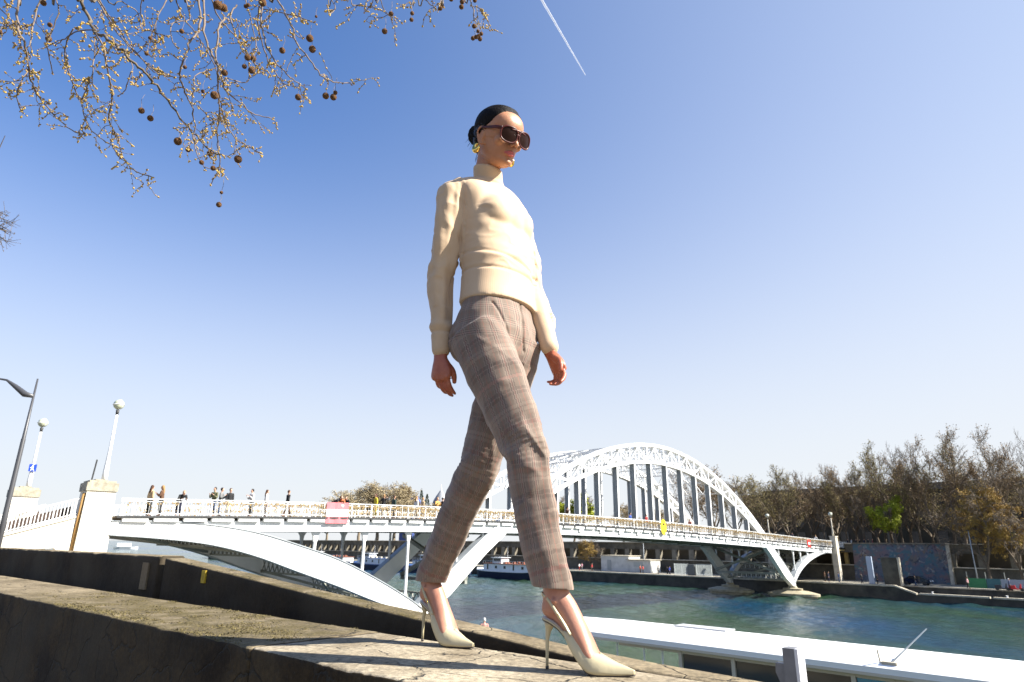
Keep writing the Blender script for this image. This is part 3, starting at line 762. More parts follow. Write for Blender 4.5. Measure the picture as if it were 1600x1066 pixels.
def gal(s0, s1):
    mb = MB(); c_, h_ = (s0 + s1) / 2, (s1 - s0) / 2
    mb.box(W(TW, c_, -4.9), BV * .5, NV * h_, ZV * 1.5); mb.box(W(TW, c_, -.35), BV * .5, NV * h_, ZV * .75)
    mb.build('wall_band', M_emb, emw)
    mb = MB(); mb.box(W(TW - .1, c_, .48), BV * .75, NV * h_, ZV * .09); mb.box(W(TW - .15, c_, -3.33), BV * .7, NV * h_, ZV * .08); mb.build('string_course', M_coping, emw)
    mb = MB(); mb.box(W(TW + 2.5, c_, -2.4), BV * .3, NV * h_, ZV * 1.6); mb.build('gallery_back', M_void, emw)
    n = int((s1 - s0) / 4.4); mb = MB()
    for k in range(n + 1): mb.box(W(TW - .05, s0 + k * 4.4 + .4, -2.2), BV * .55, NV * .62, ZV * 1.12)
    mb.build('pillars', M_pil, emw)['kind'] = 'stuff'
gal(-275, sg0); gal(sg1, 150)
GR = bpy.data.materials.new('graffiti_wall_stone'); GR.use_nodes = True; t_ = GR.node_tree; b_ = t_.nodes['Principled BSDF']; b_.inputs['Roughness'].default_value = .85
co_ = t_.nodes.new('ShaderNodeTexCoord'); c1 = (.12, .11, .095)
for k, (sc, cc, lo, hi) in enumerate(((.22, (.07, .095, .14), .40, .56), (.35, (.16, .10, .10), .48, .60), (.6, (.05, .12, .15), .54, .62), (.9, (.24, .23, .22), .60, .68), (1.2, (.16, .11, .05), .63, .70), (1.0, (.04, .04, .06), .58, .66))):
    mp = t_.nodes.new('ShaderNodeMapping'); mp.inputs['Location'].default_value = (k * 13.1, k * 7.7, k * 3.3); t_.links.new(co_.outputs['Object'], mp.inputs[0])
    n_ = t_.nodes.new('ShaderNodeTexNoise'); n_.inputs['Scale'].default_value = sc; n_.inputs['Detail'].default_value = 3; n_.inputs['Distortion'].default_value = 1.5; t_.links.new(mp.outputs[0], n_.inputs[0])
    r_ = t_.nodes.new('ShaderNodeMapRange'); r_.inputs[1].default_value = lo; r_.inputs[2].default_value = hi; t_.links.new(n_.outputs[0], r_.inputs[0])
    c1 = mixcol(t_, c1, cc, math_n(t_, 'MULTIPLY', r_.outputs[0], .8))
t_.links.new(c1, b_.inputs['Base Color'])
gw = thing('graffiti_wall', W(TW, sg1, -6), 'battered stone quay wall covered in faded blue and pink graffiti', 'wall')
mb = MB(); mb.prism([W(TW - 1.6, sg0 + .05, -6.1), W(TW - .6, sg0 + .05, .45), W(TW + .9, sg0 + .05, .45), W(TW + .9, sg0 + .05, -6.1)], NV * (sg1 - sg0 - .1)); mb.build('painted_wall', GR, gw)
mb = MB(); mb.prism([W(TW - 1.75, sg1 - .04, -6.1), W(TW - .75, sg1 - .04, .47), W(TW + .9, sg1 - .04, .47), W(TW + .9, sg1 - .04, -6.1)], NV * .55); mb.build('corner_quoin', M_coping, gw)
mb = MB(); mb.box(W(TW, (sg0 + sg1) / 2, .55), BV * .9, NV * ((sg1 - sg0) / 2), ZV * .09); mb.build('wall_coping', M_pil, gw)
# building behind the trees
zt_, sb = z_for(1300, 762, 150); s_a, s_b = tpos(1168, 150, 0), 60
M_bld = mat('brown_facade', (.075, .058, .036), .9, col2=(.035, .032, .018), scale=.12)
lb = thing('long_building', W(150, 0, 0), 'long low dark brown building behind the bare trees on the right bank', 'building')
mb = MB(); mb.box(W(156, (s_a + s_b) / 2, zt_ / 2 - 1.5), BV * 6, NV * ((s_b - s_a) / 2), ZV * (zt_ / 2)); mb.build('facade', M_bld, lb)
mb = MB(); mb.box(W(156, (s_a + s_b) / 2, zt_ - 1.35), BV * 6.4, NV * ((s_b - s_a) / 2 + .4), ZV * .35); mb.box(W(158, (s_a + s_b) / 2, zt_ - .4), BV * 4, NV * ((s_b - s_a) / 2 - 4), ZV * .7); mb.build('roof', mat('pale_zinc_roof', (.13, .12, .10), .6, var=.3, scale=.3), lb)
M_gl = mat('dim_window_glass', (.035, .035, .035), .15)
wi = None
for j in range(3):
    for k in range(int((s_b - s_a - 6) / 5.6)):
        mb = MB(); c_ = W(149.93, s_a + 5 + k * 5.6, 2.2 + j * 4.2); mb.box(c_, BV * .1, NV * 1.0, ZV * 1.4)
        if j * 40 + k < 99: mb.build('window', M_gl, lb)

# ---------------------------------------------------------------- bare trees
def grow(seed, H_=18.0, spread=.5, levels=5, twigs=1.0, budn=2500, willow=False):
    """several steep leaders; side branches all along them, fine twigs all along those"""
    rnd = random.Random(seed); wood = MB(); bud = MB()
    def path(p, d, L, r0, r1, n, wob, droop, sides):
        pts = [p]; dd = nrm(d)
        for i in range(n):
            dd = nrm(dd + np.array([rnd.gauss(0, wob), rnd.gauss(0, wob), rnd.gauss(0, wob * .6)]) + ZV * droop); pts.append(pts[-1] + dd * L / n)
        wood.tube(pts, list(np.linspace(r0, r1, n + 1)), sides, cap=False); return pts
    def leafy(c, k):
        if budn > 12000: k = k * 3
        for _ in range(k):
            if len(bud.f) > budn: return
            q = c + np.array([rnd.gauss(0, .10) for _ in range(3)]); a = nrm([rnd.gauss(0, 1) for _ in range(3)]) * rnd.uniform(.07, .15) * (.55 if willow else 1); b2 = nrm(np.cross(a, [rnd.gauss(0, 1) for _ in range(3)])) * rnd.uniform(.05, .10)
            bud.add([q - a, q + b2, q + a, q - b2], [(0, 1, 2, 3)])
    def fine(p, d, L):
        pts = path(p, d, L, .026, .012, 3, .22, -.16 if willow else .06, 3)
        leafy(pts[-1], 2 if not willow else 5); leafy(pts[2], 1 if not willow else 4)
        if willow: leafy(pts[1], 3)
        for q in pts[1:3]:
            if rnd.random() < .6 * twigs: e = path(q, nrm(d) + np.array([rnd.gauss(0, .6), rnd.gauss(0, .6), rnd.gauss(0, .4)]), L * .6, .018, .009, 2, .15, 0, 3); leafy(e[-1], 2)
    trunk = path(np.zeros(3), ZV, H_ * .16, H_ * .017, H_ * .013, 4, .05, 0, 8)
    nl = rnd.choice((3, 4)) if not willow else 5
    for j in range(nl):
        a = 6.28 * j / nl + rnd.uniform(-.5, .5); tilt = rnd.uniform(.2, .5) * spread * 2.3
        L = H_ * rnd.uniform(.58, .84); main = path(trunk[-1], np.array([math.cos(a) * tilt, math.sin(a) * tilt, 1]), L, H_ * .0095, .025, 11, .15, .02, 5)
        for i in range(2, 12):
            u = i / 11; 
            for _ in range(2 if i > 3 else 1):
                b_a = rnd.uniform(0, 6.28); dd = nrm(main[i] - main[i - 1]); o_ = np.array([math.cos(b_a), math.sin(b_a), 0]) * rnd.uniform(.5, .95) * (.7 + spread)
                sb = path(main[i], dd + o_, H_ * .26 * (1.15 - u * .75), .055 * (1.2 - u * .8), .018, 5, .12, (.07 if not willow else -.10), 4)
                for m_ in range(1, 6):
                    for _ in range(3 if m_ > 2 else 2):
                        e = nrm(sb[m_] - sb[m_ - 1]) + np.array([rnd.gauss(0, .6), rnd.gauss(0, .6), rnd.gauss(0, .45) + (.15 if not willow else -.45)]); fine(sb[m_], e, H_ * rnd.uniform(.04, .085))
        [fine(main[-1], nrm(main[-1] - main[-2]) + np.array([rnd.gauss(0, .7), rnd.gauss(0, .7), rnd.gauss(0, .3)]), H_ * .07) for _ in range(5)]
    sc = H_ / max(p[2] for p in wood.v)
    wood.v = [(x * sc, y * sc, z * sc) for x, y, z in wood.v]; bud.v = [(x * sc, y * sc, z * sc) for x, y, z in bud.v]
    return wood, bud
M_bark = mat('grey_brown_bark', (.17, .13, .09), .9, col2=(.08, .06, .04), scale=.8); M_barkp = mat('sunlit_pale_bark', (.22, .175, .12), .9)  # second bark is lightened to carry the sunlight on the far trees
BUDS = {'brown': mat('brown_buds', (.34, .225, .11), .8, var=.5, scale=1.5), 'olive': mat('olive_buds', (.32, .26, .085), .8, var=.5, scale=1.5), 'gold': mat('golden_catkins', (.46, .30, .07), .8, var=.5, scale=1.2), 'green': mat('fresh_green_leaves', (.36, .40, .02), .7, var=.4, scale=1.5), 'pale': mat('pale_far_twigs', (.42, .34, .20), .9, var=.3, scale=1)}
PROT = {}
def tree_proto(kind, seed, **kw):
    w_, b2 = grow(seed, **kw); t = thing('bare_tree', (0, 0, 0), 'x', 'tree')
    w_.build('trunk', M_barkp if kind == 'pale' else M_bark, t); b2.build('crown', BUDS[kind], t); t['used'] = 0; return t
protos = {
 'a': tree_proto('brown', 1, H_=20, spread=.40, levels=6, twigs=1, budn=3500), 'b': tree_proto('olive', 2, H_=19, spread=.48, levels=6, twigs=1, budn=6000), 'c': tree_proto('brown', 3, H_=18, spread=.58, levels=6, twigs=1, budn=4500),
 'g': tree_proto('gold', 4, H_=15, spread=.62, levels=6, twigs=2, budn=22000, willow=True), 'v': tree_proto('green', 5, H_=9, spread=.5, levels=5, twigs=2, budn=12500), 'p': tree_proto('pale', 6, H_=20, spread=.6, levels=6, twigs=1, budn=15000)}
def plant(kind, px, ytop, t, zb, label, group=None, rz=None, sq=1.0):
    zt2, s = z_for(px, ytop, t); h = zt2 - zb; o = protos[kind]; base = {'a': 20, 'b': 19, 'c': 18, 'g': 15, 'v': 9, 'p': 20}[kind]
    c = o if not o['used'] else copy_tree(o)
    o['used'] = 1; c.location = tuple(W(t, s, zb)); k = h / base; c.scale = (k * sq, k * sq, k); c.rotation_euler = (0, 0, rz if rz is not None else (px * 1.7) % 6.28)
    c['label'] = label
    if group: c['group'] = group
    c.name = {'g': 'willow_tree', 'v': 'leafy_tree'}.get(kind, 'bare_tree')
    return c
GRP = 'bare trees along the far bank'
row = [('c', 1118, 708, 118, 1.0, 'bare tree with fine crown rising just behind the right shoulder of the arch'), ('a', 1085, 735, 125, .9, 'bare tree seen through the right part of the arch'), ('b', 1155, 742, 130, 1, 'bare tree directly right of the arch, lower than its neighbours'),
 ('b', 1215, 722, 108, .8, 'bare tree above the right foot of the arch'), ('c', 1250, 724, 112, .75, 'pale topped bare tree above the small red board on the bridge'), ('a', 1290, 726, 107, .7, 'slim bare tree right behind the far globe lamp'), ('b', 1325, 720, 110, .7, 'bare tree above the end of the bridge railing'),
 ('a', 1352, 706, 108, .65, 'upright bare tree left of the bright green foliage'), ('c', 1385, 690, 112, .65, 'bare tree behind the bright green foliage'), ('b', 1412, 686, 107, .62, 'olive crowned bare tree over the graffiti wall, left one'), ('a', 1440, 684, 109, .6, 'olive brown tall bare tree over the middle of the graffiti wall'),
 ('c', 1468, 680, 107, .6, 'bare tree over the right end of the graffiti wall'), ('a', 1510, 668, 107, .62, 'tallest bare tree with forked trunk above the golden willow'), ('b', 1545, 672, 112, .6, 'bare tree standing directly behind the golden willow'), ('a', 1580, 666, 106, .62, 'bare tree near the right edge, sky showing through its crown'), ('c', 1610, 668, 108, .6, 'bare tree cut by the right edge of the photo'),
 ('b', 1235, 752, 122, 1.2, 'low bushy bare tree left of the far globe lamp'), ('c', 1375, 760, 116, 1.3, 'low dark bare tree in the shade behind the green foliage'), ('b', 1460, 765, 118, 1.3, 'low bushy tree in shade behind the graffiti wall'), ('a', 1545, 760, 120, 1.4, 'low dark tree in shade far right behind the willow')]
row += [('b', 1190, 742, 116, 1.0, 'bare tree between the arch end and the far globe lamps'), ('a', 1272, 748, 114, 1.2, 'low bare tree just left of the lamp on the stone post'), ('b', 1340, 735, 115, 1.0, 'mid height olive tree right of the bridge end post'), ('b', 1425, 725, 114, 1.0, 'mid height olive tree behind the graffiti wall'), ('b', 1492, 722, 113, 1.0, 'mid height olive tree left of the golden willow'), ('a', 1395, 735, 119, 1.1, 'brown bare tree in the second row behind the green foliage'),
 ('c', 1310, 745, 120, 1.2, 'brown bare tree in the second row above the bridge end'), ('b', 1565, 725, 114, 1.0, 'mid height olive tree between the two golden willows'), ('c', 1210, 756, 128, 1.3, 'broad low tree in the back row above the arch foot'), ('c', 1510, 745, 121, 1.3, 'broad brown tree in the back row left of the willow')]
for k_, px, yt, t, sq, lab in row: plant(k_, px, yt, t, -.05, lab, GRP, None, sq * 1.15)
plant('v', 1373, 772, 104, -.05, 'bright green leafy tree above the left end of the graffiti wall', None, None, 1.0)
plant('v', 1402, 790, 103.5, -.05, 'small bright green bush tree beside the taller green one', None, 1.0, 1.1)
plant('v', 1592, 832, 103, -.6, 'small bright green bush at the right edge above the wall', None, 2.0, 1.2)
plant('g', 1538, 735, 94.5, -6.0, 'golden brown willow standing on the lower quay at the right', None, 1.0, .86)
plant('g', 1588, 748, 96, -6.0, 'golden willow at the right edge, partly cut off', None, 2.6, .8)
plant('g', 922, 838, 95, -6.0, 'small yellow green willow beside the white quay cabin', None, 4.0, 1.25)
plant('v', 897, 772, 130, 0, 'green bushy tree seen through the left part of the arch', None, 3.0, 1.4)
plant('p', 975, 785, 150, 0, 'pale bare tree low behind the middle of the arch', GRP, 3.0, 1.5)
plant('p', 1030, 792, 150, 0, 'low pale bare tree behind the arch hangers', GRP, 5.0, 1.5)
far = [(535, 772, 210, 'leftmost low hazy tree behind the bridge railing'), (560, 757, 205, 'hazy round tree above the striped board, left part of the clump'), (588, 749, 200, 'tallest hazy olive tree in the middle of the far clump'), (615, 752, 205, 'hazy tree right of the tallest far tree'), (640, 756, 215, 'pale twiggy tree at the right end of the far clump'), (510, 780, 215, 'tiny far tree at the left end of the clump')]
for px, yt, t, lab in far: plant('p', px, yt, t, 0, lab, 'hazy trees beyond the left part of the bridge', None, 1.7)
for px, yt, t, lab in ((655, 766, 230, 'small dark green pointed tree left of the grey spire'), (664, 772, 230, 'tiny dark green tree beside the grey spire')):
    zt2, s = z_for(px, yt, t); P = W(t, s, 0); T_ = thing('conifer', P, lab, 'tree'); rnd = random.Random(px); mb = MB()
    for k in range(900):
        h = rnd.random() ** .8; r_ = (1 - h) * zt2 * .22 + .2; a = rnd.random() * 6.28; c = P + V3(r_ * math.cos(a) * rnd.random() ** .5, r_ * math.sin(a) * rnd.random() ** .5, .15 * zt2 + h * zt2 * .85); e = V3(math.cos(a), math.sin(a), -.4) * .5
        mb.add([c - e * .5 + ZV * .3, c + e, c - ZV * .3], [(0, 1, 2)])
    mb.build('crown', mat('conifer_needles', (.035, .06, .03), .9), T_); mb = MB(); mb.tube([P, P + ZV * zt2 * .9], [.4, .05], 6); mb.build('trunk', M_bark, T_)
# spire and roofs beyond
zt2, s = z_for(686, 757, 240); P = W(240, s, 0)
sp_ = thing('slate_dome', P, 'grey pointed dome with a thin white spire beyond the bridge', 'dome')
M_slate = mat('grey_slate', (.30, .31, .33), .5, var=.3, scale=.4)
k = zt2
mb = MB(); mb.loft([ring_ for ring_ in [[P + V3(r_ * math.cos(a), r_ * math.sin(a), z * k) for a in np.linspace(0, 2 * math.pi, 25)[:-1]] for z, r_ in ((0, 5.4), (.62, 5.4), (.66, 5.7), (.72, 4.9), (.79, 3.4), (.85, 1.8), (.89, .9))]]); mb.build('dome', M_slate, sp_)
mb = MB(); mb.tube([P + ZV * k * .88, P + ZV * k * 1.0], [.5, .06], 8); mb.build('spire', M_white, sp_)
mb = MB(); M_roofw = mat('white_roof', (.7, .7, .68), .5)
for px, w_, yt, lab in ((706, 9, 782, 'low white roof to the right of the grey dome'), (640, 7, 776, 'small blue signboard shape on the far bank above the railing')):
    zt3, s = z_for(px, yt, 226); P = W(226, s, 0); B = thing('low_building', P, lab, 'building')
    mb = MB(); mb.box(P + ZV * zt3 * .4, BV * 4, NV * w_, ZV * zt3 * .4); mb.build('wall', M_roofw if px > 700 else mat('blue_paint', (.08, .13, .42), .6), B)
    mb = MB(); mb.prism([P + NV * -w_ + ZV * zt3 * .8 + BV * -4.2, P + NV * -w_ + ZV * zt3 + BV * 0, P + NV * -w_ + ZV * zt3 * .8 + BV * 4.2], NV * w_ * 2); mb.build('roof', M_slate if px > 700 else mat('blue_roof', (.10, .16, .45), .6), B)

# ---------------------------------------------------------------- things on the lower quay
# white cabin
s0 = tpos(980, 92, -5); cb = thing('quay_cabin', W(92, s0, -6), 'white boxy cabin with graffiti standing on the lower quay', 'cabin')
M_cab = mat('white_panel', (.55, .55, .53), .6, var=.25, scale=.8)
mb = MB(); mb.box(W(93, s0 - 2.6, -4.3), BV * 2.2, NV * 4.0, ZV * 1.7); mb.build('main_box', M_cab, cb)
mb = MB(); mb.box(W(92.6, s0 + 4.4, -4.7), BV * 1.9, NV * 2.9, ZV * 1.3); mb.build('side_box', M_cab, cb)
mb = MB(); mb.box(W(92.6, s0 + 4.2, -3.32), BV * 2.3, NV * 3.3, ZV * .07); mb.box(W(93, s0 - 2.6, -2.54), BV * 2.4, NV * 4.2, ZV * .06); mb.build('roof_slab', M_coping, cb)
mb = MB(); mb.box(W(90.76, s0 - 4.2, -4.6), BV * .03, NV * .55, ZV * 1.1); mb.build('door', mat('grey_door', (.28, .30, .30), .5), cb)
mb = MB(); mb.box(W(90.66, s0 + 4.0, -4.3), BV * .03, NV * 1.2, ZV * .5); mb.build('shutter', mat('grey_shutter', (.36, .38, .37), .5), cb)
# light pole on the quay
def quay_pole(px, t, h, label, m_=None):
    s = tpos(px, t, -5); P = W(t, s, -6); L = thing('light_pole', P, label, 'lamp post'); mb = MB(); mb.tube([P, P + ZV * h], [.11, .06], 8); mb.build('pole', m_ or M_wshade, L, True)
    mb = MB(); mb.box(P + ZV * (h + .08) - BV * .3, BV * .5, NV * .12, ZV * .07); mb.build('lamp_head', M_dark, L)
quay_pole(1007, 91, 6.2, 'thin grey lamp pole beside the white cabin')
quay_pole(1528, 92, 8.5, 'thin leaning looking lamp pole in front of the golden willow')
s0 = tpos(1362, 86, -5); P = W(86, s0, -6); L = thing('info_post', P, 'slim pale blue grey post standing on the lower quay', 'post')
mb = MB(); mb.box(P + ZV * 2.2, BV * .18, NV * .42, ZV * 2.2); mb.build('panel', mat('blue_grey_panel', (.34, .40, .50), .5), L); mb = MB(); mb.box(P + ZV * .06, BV * .4, NV * .6, ZV * .06); mb.build('foot_plate', M_dark, L)
s0 = tpos(1395, 85, -5); P = W(84.6, s0, -6); L = thing('stone_block', P, 'tall dark stone block standing at the quay edge', 'block')
mb = MB(); mb.prism([P - NV * 1.15, P - NV * 1.25 + ZV * 4.3, P + NV * 1.05 + ZV * 4.3, P + NV * 1.15], BV * .6); mb.build('block', M_emb, L); mb = MB(); mb.box(P + NV * 1.3 + BV * .3 + ZV * 2.15, BV * .36, NV * .14, ZV * 2.15); mb.build('edge_strip', M_coping, L)
# fence panels
fm = mat('galvanised_mesh', (.42, .46, .46), .5)
s0, s1 = tpos(1054, 86, -5), tpos(1112, 86, -5)
fe = thing('mesh_fence', W(86, s0, -6), 'pale upright bar fence on the quay left of the far pier', 'fence'); mb = MB()
n = 40
for k in range(n + 1):
    s = s0 + (s1 - s0) * k / n
    if k == 20: mb.build('bars', fm, fe); mb = MB()
    if 15 < k < 24: continue
    mb.beam(W(86, s, -6), W(86, s, -3.7), .10 if k % 8 else .16, .06, up=NV)
for z in (-5.8, -3.75): mb.beam(W(86, s0 + (s1 - s0) * .6, z), W(86, s1, z), .08, .06)
mb.build('bars', fm, fe); mb = MB(); mb.box(W(86, s0 + (s1 - s0) * .49, -4.9), BV * .5, NV * ((s1 - s0) * .09), ZV * 1.1); mb.build('grey_box', mat('dark_grey_box', (.10, .11, .11), .6), fe)
s0, s1 = tpos(1512, 88, -5), 60
fe = thing('hoarding', W(88, s0, -6), 'green and pale blue hoarding panels with mesh above, far right quay', 'hoarding')
hc = [mat('hoarding_green', (.02, .16, .06), .6), mat('hoarding_teal', (.03, .11, .13), .6), mat('hoarding_pale', (.22, .27, .33), .6), mat('hoarding_deep_green', (.02, .10, .05), .6)]
q = s0; wd = [2.4, 1.8, 4.4, 3, 2.5, 3, 4, 3, 4]
for k, w_ in enumerate(wd):
    mb = MB(); mb.box(W(88, q + w_ / 2, -5.25), BV * .06, NV * (w_ / 2 - .03), ZV * .72); mb.build('panel', hc[[0, 1, 2, 3, 0, 3, 2, 0, 3][k]], fe); q += w_
mb = MB()
for k in range(12): mb.beam(W(88.1, s0 + k * 2.4, -6), W(88.1, s0 + k * 2.4, -3.6), .09, .09)
mb.build('uprights', M_grey, fe)
# parked car
s0 = tpos(1432, 90, -5.4); P = W(90, s0, -6)
car = thing('parked_car', P, 'dark blue car parked in front of the graffiti wall', 'car'); M_car = mat('dark_blue_car_paint', (.008, .016, .04), .15, coat=.8)
prof = [(-2.15, .35), (-2.2, .75), (-2.0, .95), (-1.35, 1.05), (-.75, 1.42), (.75, 1.46), (1.45, 1.05), (2.05, .95), (2.2, .7), (2.15, .35)]
mb = MB(); mb.prism([P + NV * x + ZV * z - BV * .86 for x, z in prof], BV * 1.72); mb.build('body', M_car, car)
mb = MB(); 
for e in (-.875, .855): mb.prism([P + NV * x + ZV * z + BV * e for x, z in ((-1.15, 1.04), (-.7, 1.34), (.7, 1.37), (1.2, 1.04))], BV * .02)
mb.build('side_windows', M_gl, car)
for x in (-1.35, 1.35):
    for e in (-.8, .8):
        mb = MB(); mb.tube([P + NV * x + ZV * .32 + BV * (e - .1), P + NV * x + ZV * .32 + BV * (e + .1)], .32, 16); wh = mb.build('wheel', M_dark, car)
mb = MB(); mb.sphere(P + NV * 2.17 + ZV * .7 - BV * .6, .13, 10, 8); mb.build('headlight', M_lwhite, car); mb = MB(); mb.sphere(P + NV * 2.17 + ZV * .7 + BV * .6, .13, 10, 8); mb.build('headlight', M_lwhite, car)
# motor scooters at the far right
for px, lab, cc in ((1566, 'dark scooter with white leg shield parked beside a rider, far right quay', (.03, .03, .04)), (1588, 'red scooter parked at the right edge of the quay', (.45, .02, .02))):
    s0 = tpos(px, 85.6, -5.7); P = W(85.6, s0, -6.0); sc_ = thing('scooter', P, lab, 'scooter'); mm_ = mat('scooter_paint', cc, .3)
    mb = MB(); mb.prism([P + NV * x + ZV * z - BV * .15 for x, z in ((-.8, .35), (-.85, .75), (-.1, .8), (.0, .4), (.35, .35), (.55, 1.0), (.65, 1.0), (.6, .3), (.2, .2), (-.4, .22))], BV * .3); mb.build('body', mm_, sc_)
    for x in (-.6, .68): mb = MB(); mb.tube([P + NV * x + ZV * .24 - BV * .06, P + NV * x + ZV * .24 + BV * .06], .24, 14); mb.build('wheel', M_dark, sc_)
    mb = MB(); mb.beam(P + NV * .58 + ZV * 1.05 - BV * .32, P + NV * .58 + ZV * 1.05 + BV * .32, .04, .04); mb.build('handlebar', M_dark, sc_)
# bollards along the low landing
for k in range(4):
    P = W(FQ + .35, 17.5 + k * 9.3, -6.82); mb = MB(); mb.tube([P, P + ZV * .25, P + ZV * .3], [.14, .11, .2], 10); o = tag(mb.build('bollard', M_lwhite), ['small white mooring bollard nearest the stepped quay edge', 'second white mooring bollard from the stepped quay edge', 'third white mooring bollard from the stepped quay edge', 'white mooring bollard nearest the right edge'][k], 'bollard', 'bollards on the low landing')
# ---------------------------------------------------------------- moored boats on the far side
M_hullb = mat('navy_hull', (.008, .018, .05), .35, var=.3, scale=.5); M_boatw = mat('boat_white', (.68, .70, .72), .4, var=.12, scale=1); M_boatb = mat('boat_blue', (.02, .07, .22), .4)
M_brick = mat('rust_deck', (.24, .085, .05), .8, var=.4, scale=2)
def barge(px0, px1, t, label, style):
    a, b2 = tpos(px0, t, -7), tpos(px1, t, -7); L = b2 - a; c = (a + b2) / 2; B = thing('houseboat', W(t, c, -8), label, 'boat')
    hw = 2.5
    def rg(x, k, z): return W(t - hw * k, a + L * x, z)
    mb = MB(); secs = []
    for x in np.linspace(0, 1, 25):
        k = min(1, (.15 + min(x, 1 - x) * 9)) ; zt3 = -6.6 + .55 * (abs(x - .5) * 2) ** 4
        secs.append([W(t - hw * k, a + L * x, zt3), W(t + hw * k, a + L * x, zt3), W(t + hw * k * .8, a + L * x, -8.6), W(t - hw * k * .8, a + L * x, -8.6)])
    mb.loft(secs); mb.build('hull', M_hullb, B)
    mb = MB(); secs = []
    for x in np.linspace(.01, .99, 25):
        k = min(1, (.15 + min(x, 1 - x) * 9)) ; zt3 = -6.58 + .55 * (abs(x - .5) * 2) ** 4
        secs.append([W(t - hw * k - .05, a + L * x, zt3 + .22), W(t + hw * k + .05, a + L * x, zt3 + .22), W(t + hw * k + .05, a + L * x, zt3), W(t - hw * k - .05, a + L * x, zt3)])
    mb.loft(secs); mb.build('gunwale', M_boatw if style != 'blue' else M_boatb, B)
    x0, x1 = (.18, .98) if style == 'white' else (.15, .8)
    mb = MB(); mb.box(W(t, a + L * (x0 + x1) / 2, -5.65), BV * 2.0, NV * (L * (x1 - x0) / 2), ZV * .85); mb.build('cabin', M_boatw, B)
    mb = MB(); mb.box(W(t, a + L * (x0 + x1) / 2, -4.74), BV * 2.2, NV * (L * (x1 - x0) / 2 + .2), ZV * .06); mb.build('cabin_roof', M_boatb if style == 'blue' else M_brick, B)
    n = max(3, int(L * (x1 - x0) / 3))
    for k in range(n):
        sx = a + L * (x0 + (x1 - x0) * (k + .5) / n); mb = MB(); mb.box(W(t - 2.02, sx, -5.5), BV * .03, NV * (.35 if k % 3 else .22), ZV * (.3 if k % 3 else .6)); mb.build('window', M_gl, B)
    wx = a + L * (.36 if style == 'white' else .3)
    mb = MB(); mb.box(W(t, wx, -4.05), BV * 1.3, NV * 1.5, ZV * .65); mb.build('wheelhouse', M_boatw, B)
    mb = MB(); mb.box(W(t, wx, -3.33), BV * 1.6, NV * 1.9, ZV * .06); mb.build('wheelhouse_roof', M_boatw, B)
    mb = MB(); mb.box(W(t - 1.32, wx, -3.9), BV * .02, NV * 1.2, ZV * .32); mb.build('wheelhouse_window', M_gl, B)
    mb = MB(); rnd = random.Random(int(px0))
    for k in range(16): sx = a + L * rnd.uniform(x0 + .05, x1); h = rnd.uniform(.2, .5); mb.box(W(t + rnd.uniform(-1.2, 1.2), sx, -4.68 + h / 2), BV * .3, NV * rnd.uniform(.2, .5), ZV * h / 2)
    mb.build('deck_clutter', M_brick if style == 'white' else M_coping, B)['kind'] = 'stuff'
    mb = MB()
    for k in range(22): mb.beam(W(t - 2.15, a + L * (x0 + (x1 - x0) * k / 21), -4.7), W(t - 2.15, a + L * (x0 + (x1 - x0) * k / 21), -4.1), .04, .04)
    mb.beam(W(t - 2.15, a + L * x0, -4.1), W(t - 2.15, a + L * x1, -4.1), .04, .04); mb.build('deck_rail', M_boatw, B)
    mb = MB(); mb.tube([W(t, wx + 2.4, -4.7), W(t, wx + 2.4, -.8)], [.07, .03], 6); mb.build('mast', M_boatw, B)
    return B
barge(748, 850, 77.5, 'white houseboat with rust red roof and dark hull behind her knees', 'white')
barge(640, 735, 78, 'navy hulled houseboat with blue roof left of the white one', 'blue')
barge(556, 632, 79, 'navy and white houseboat furthest left under the bridge', 'blue')
barge(470, 545, 80, 'white topped houseboat partly hidden by the near arch', 'white')
# small craft far left beyond the pylon
P = onz(196, 858, -8.0); bo = thing('river_boat', P, 'small white river boat seen far away right of the stone pylon', 'boat')
k = np.linalg.norm(P) * .001; ax_ = nrm(V3(P[1], -P[0], 0)); ay_ = V3(-ax_[1], ax_[0], 0)
mb = MB(); mb.loft([[P + ax_ * 14 * k * x - ay_ * 5 * k * w_ + ZV * 3.0 * k, P + ax_ * 14 * k * x + ay_ * 5 * k * w_ + ZV * 3 * k, P + ax_ * 14 * k * x + ay_ * 3 * k * w_, P + ax_ * 14 * k * x - ay_ * 3 * k * w_] for x, w_ in ((-1, .6), (-.5, 1), (.4, 1), (.8, .5), (1, .1))]); mb.build('hull', M_boatw, bo)
mb = MB(); mb.box(P + ZV * 5.2 * k - ax_ * 2 * k, ax_ * 8 * k, ay_ * 3 * k, ZV * 2.2 * k); mb.build('cabin', M_boatw, bo)

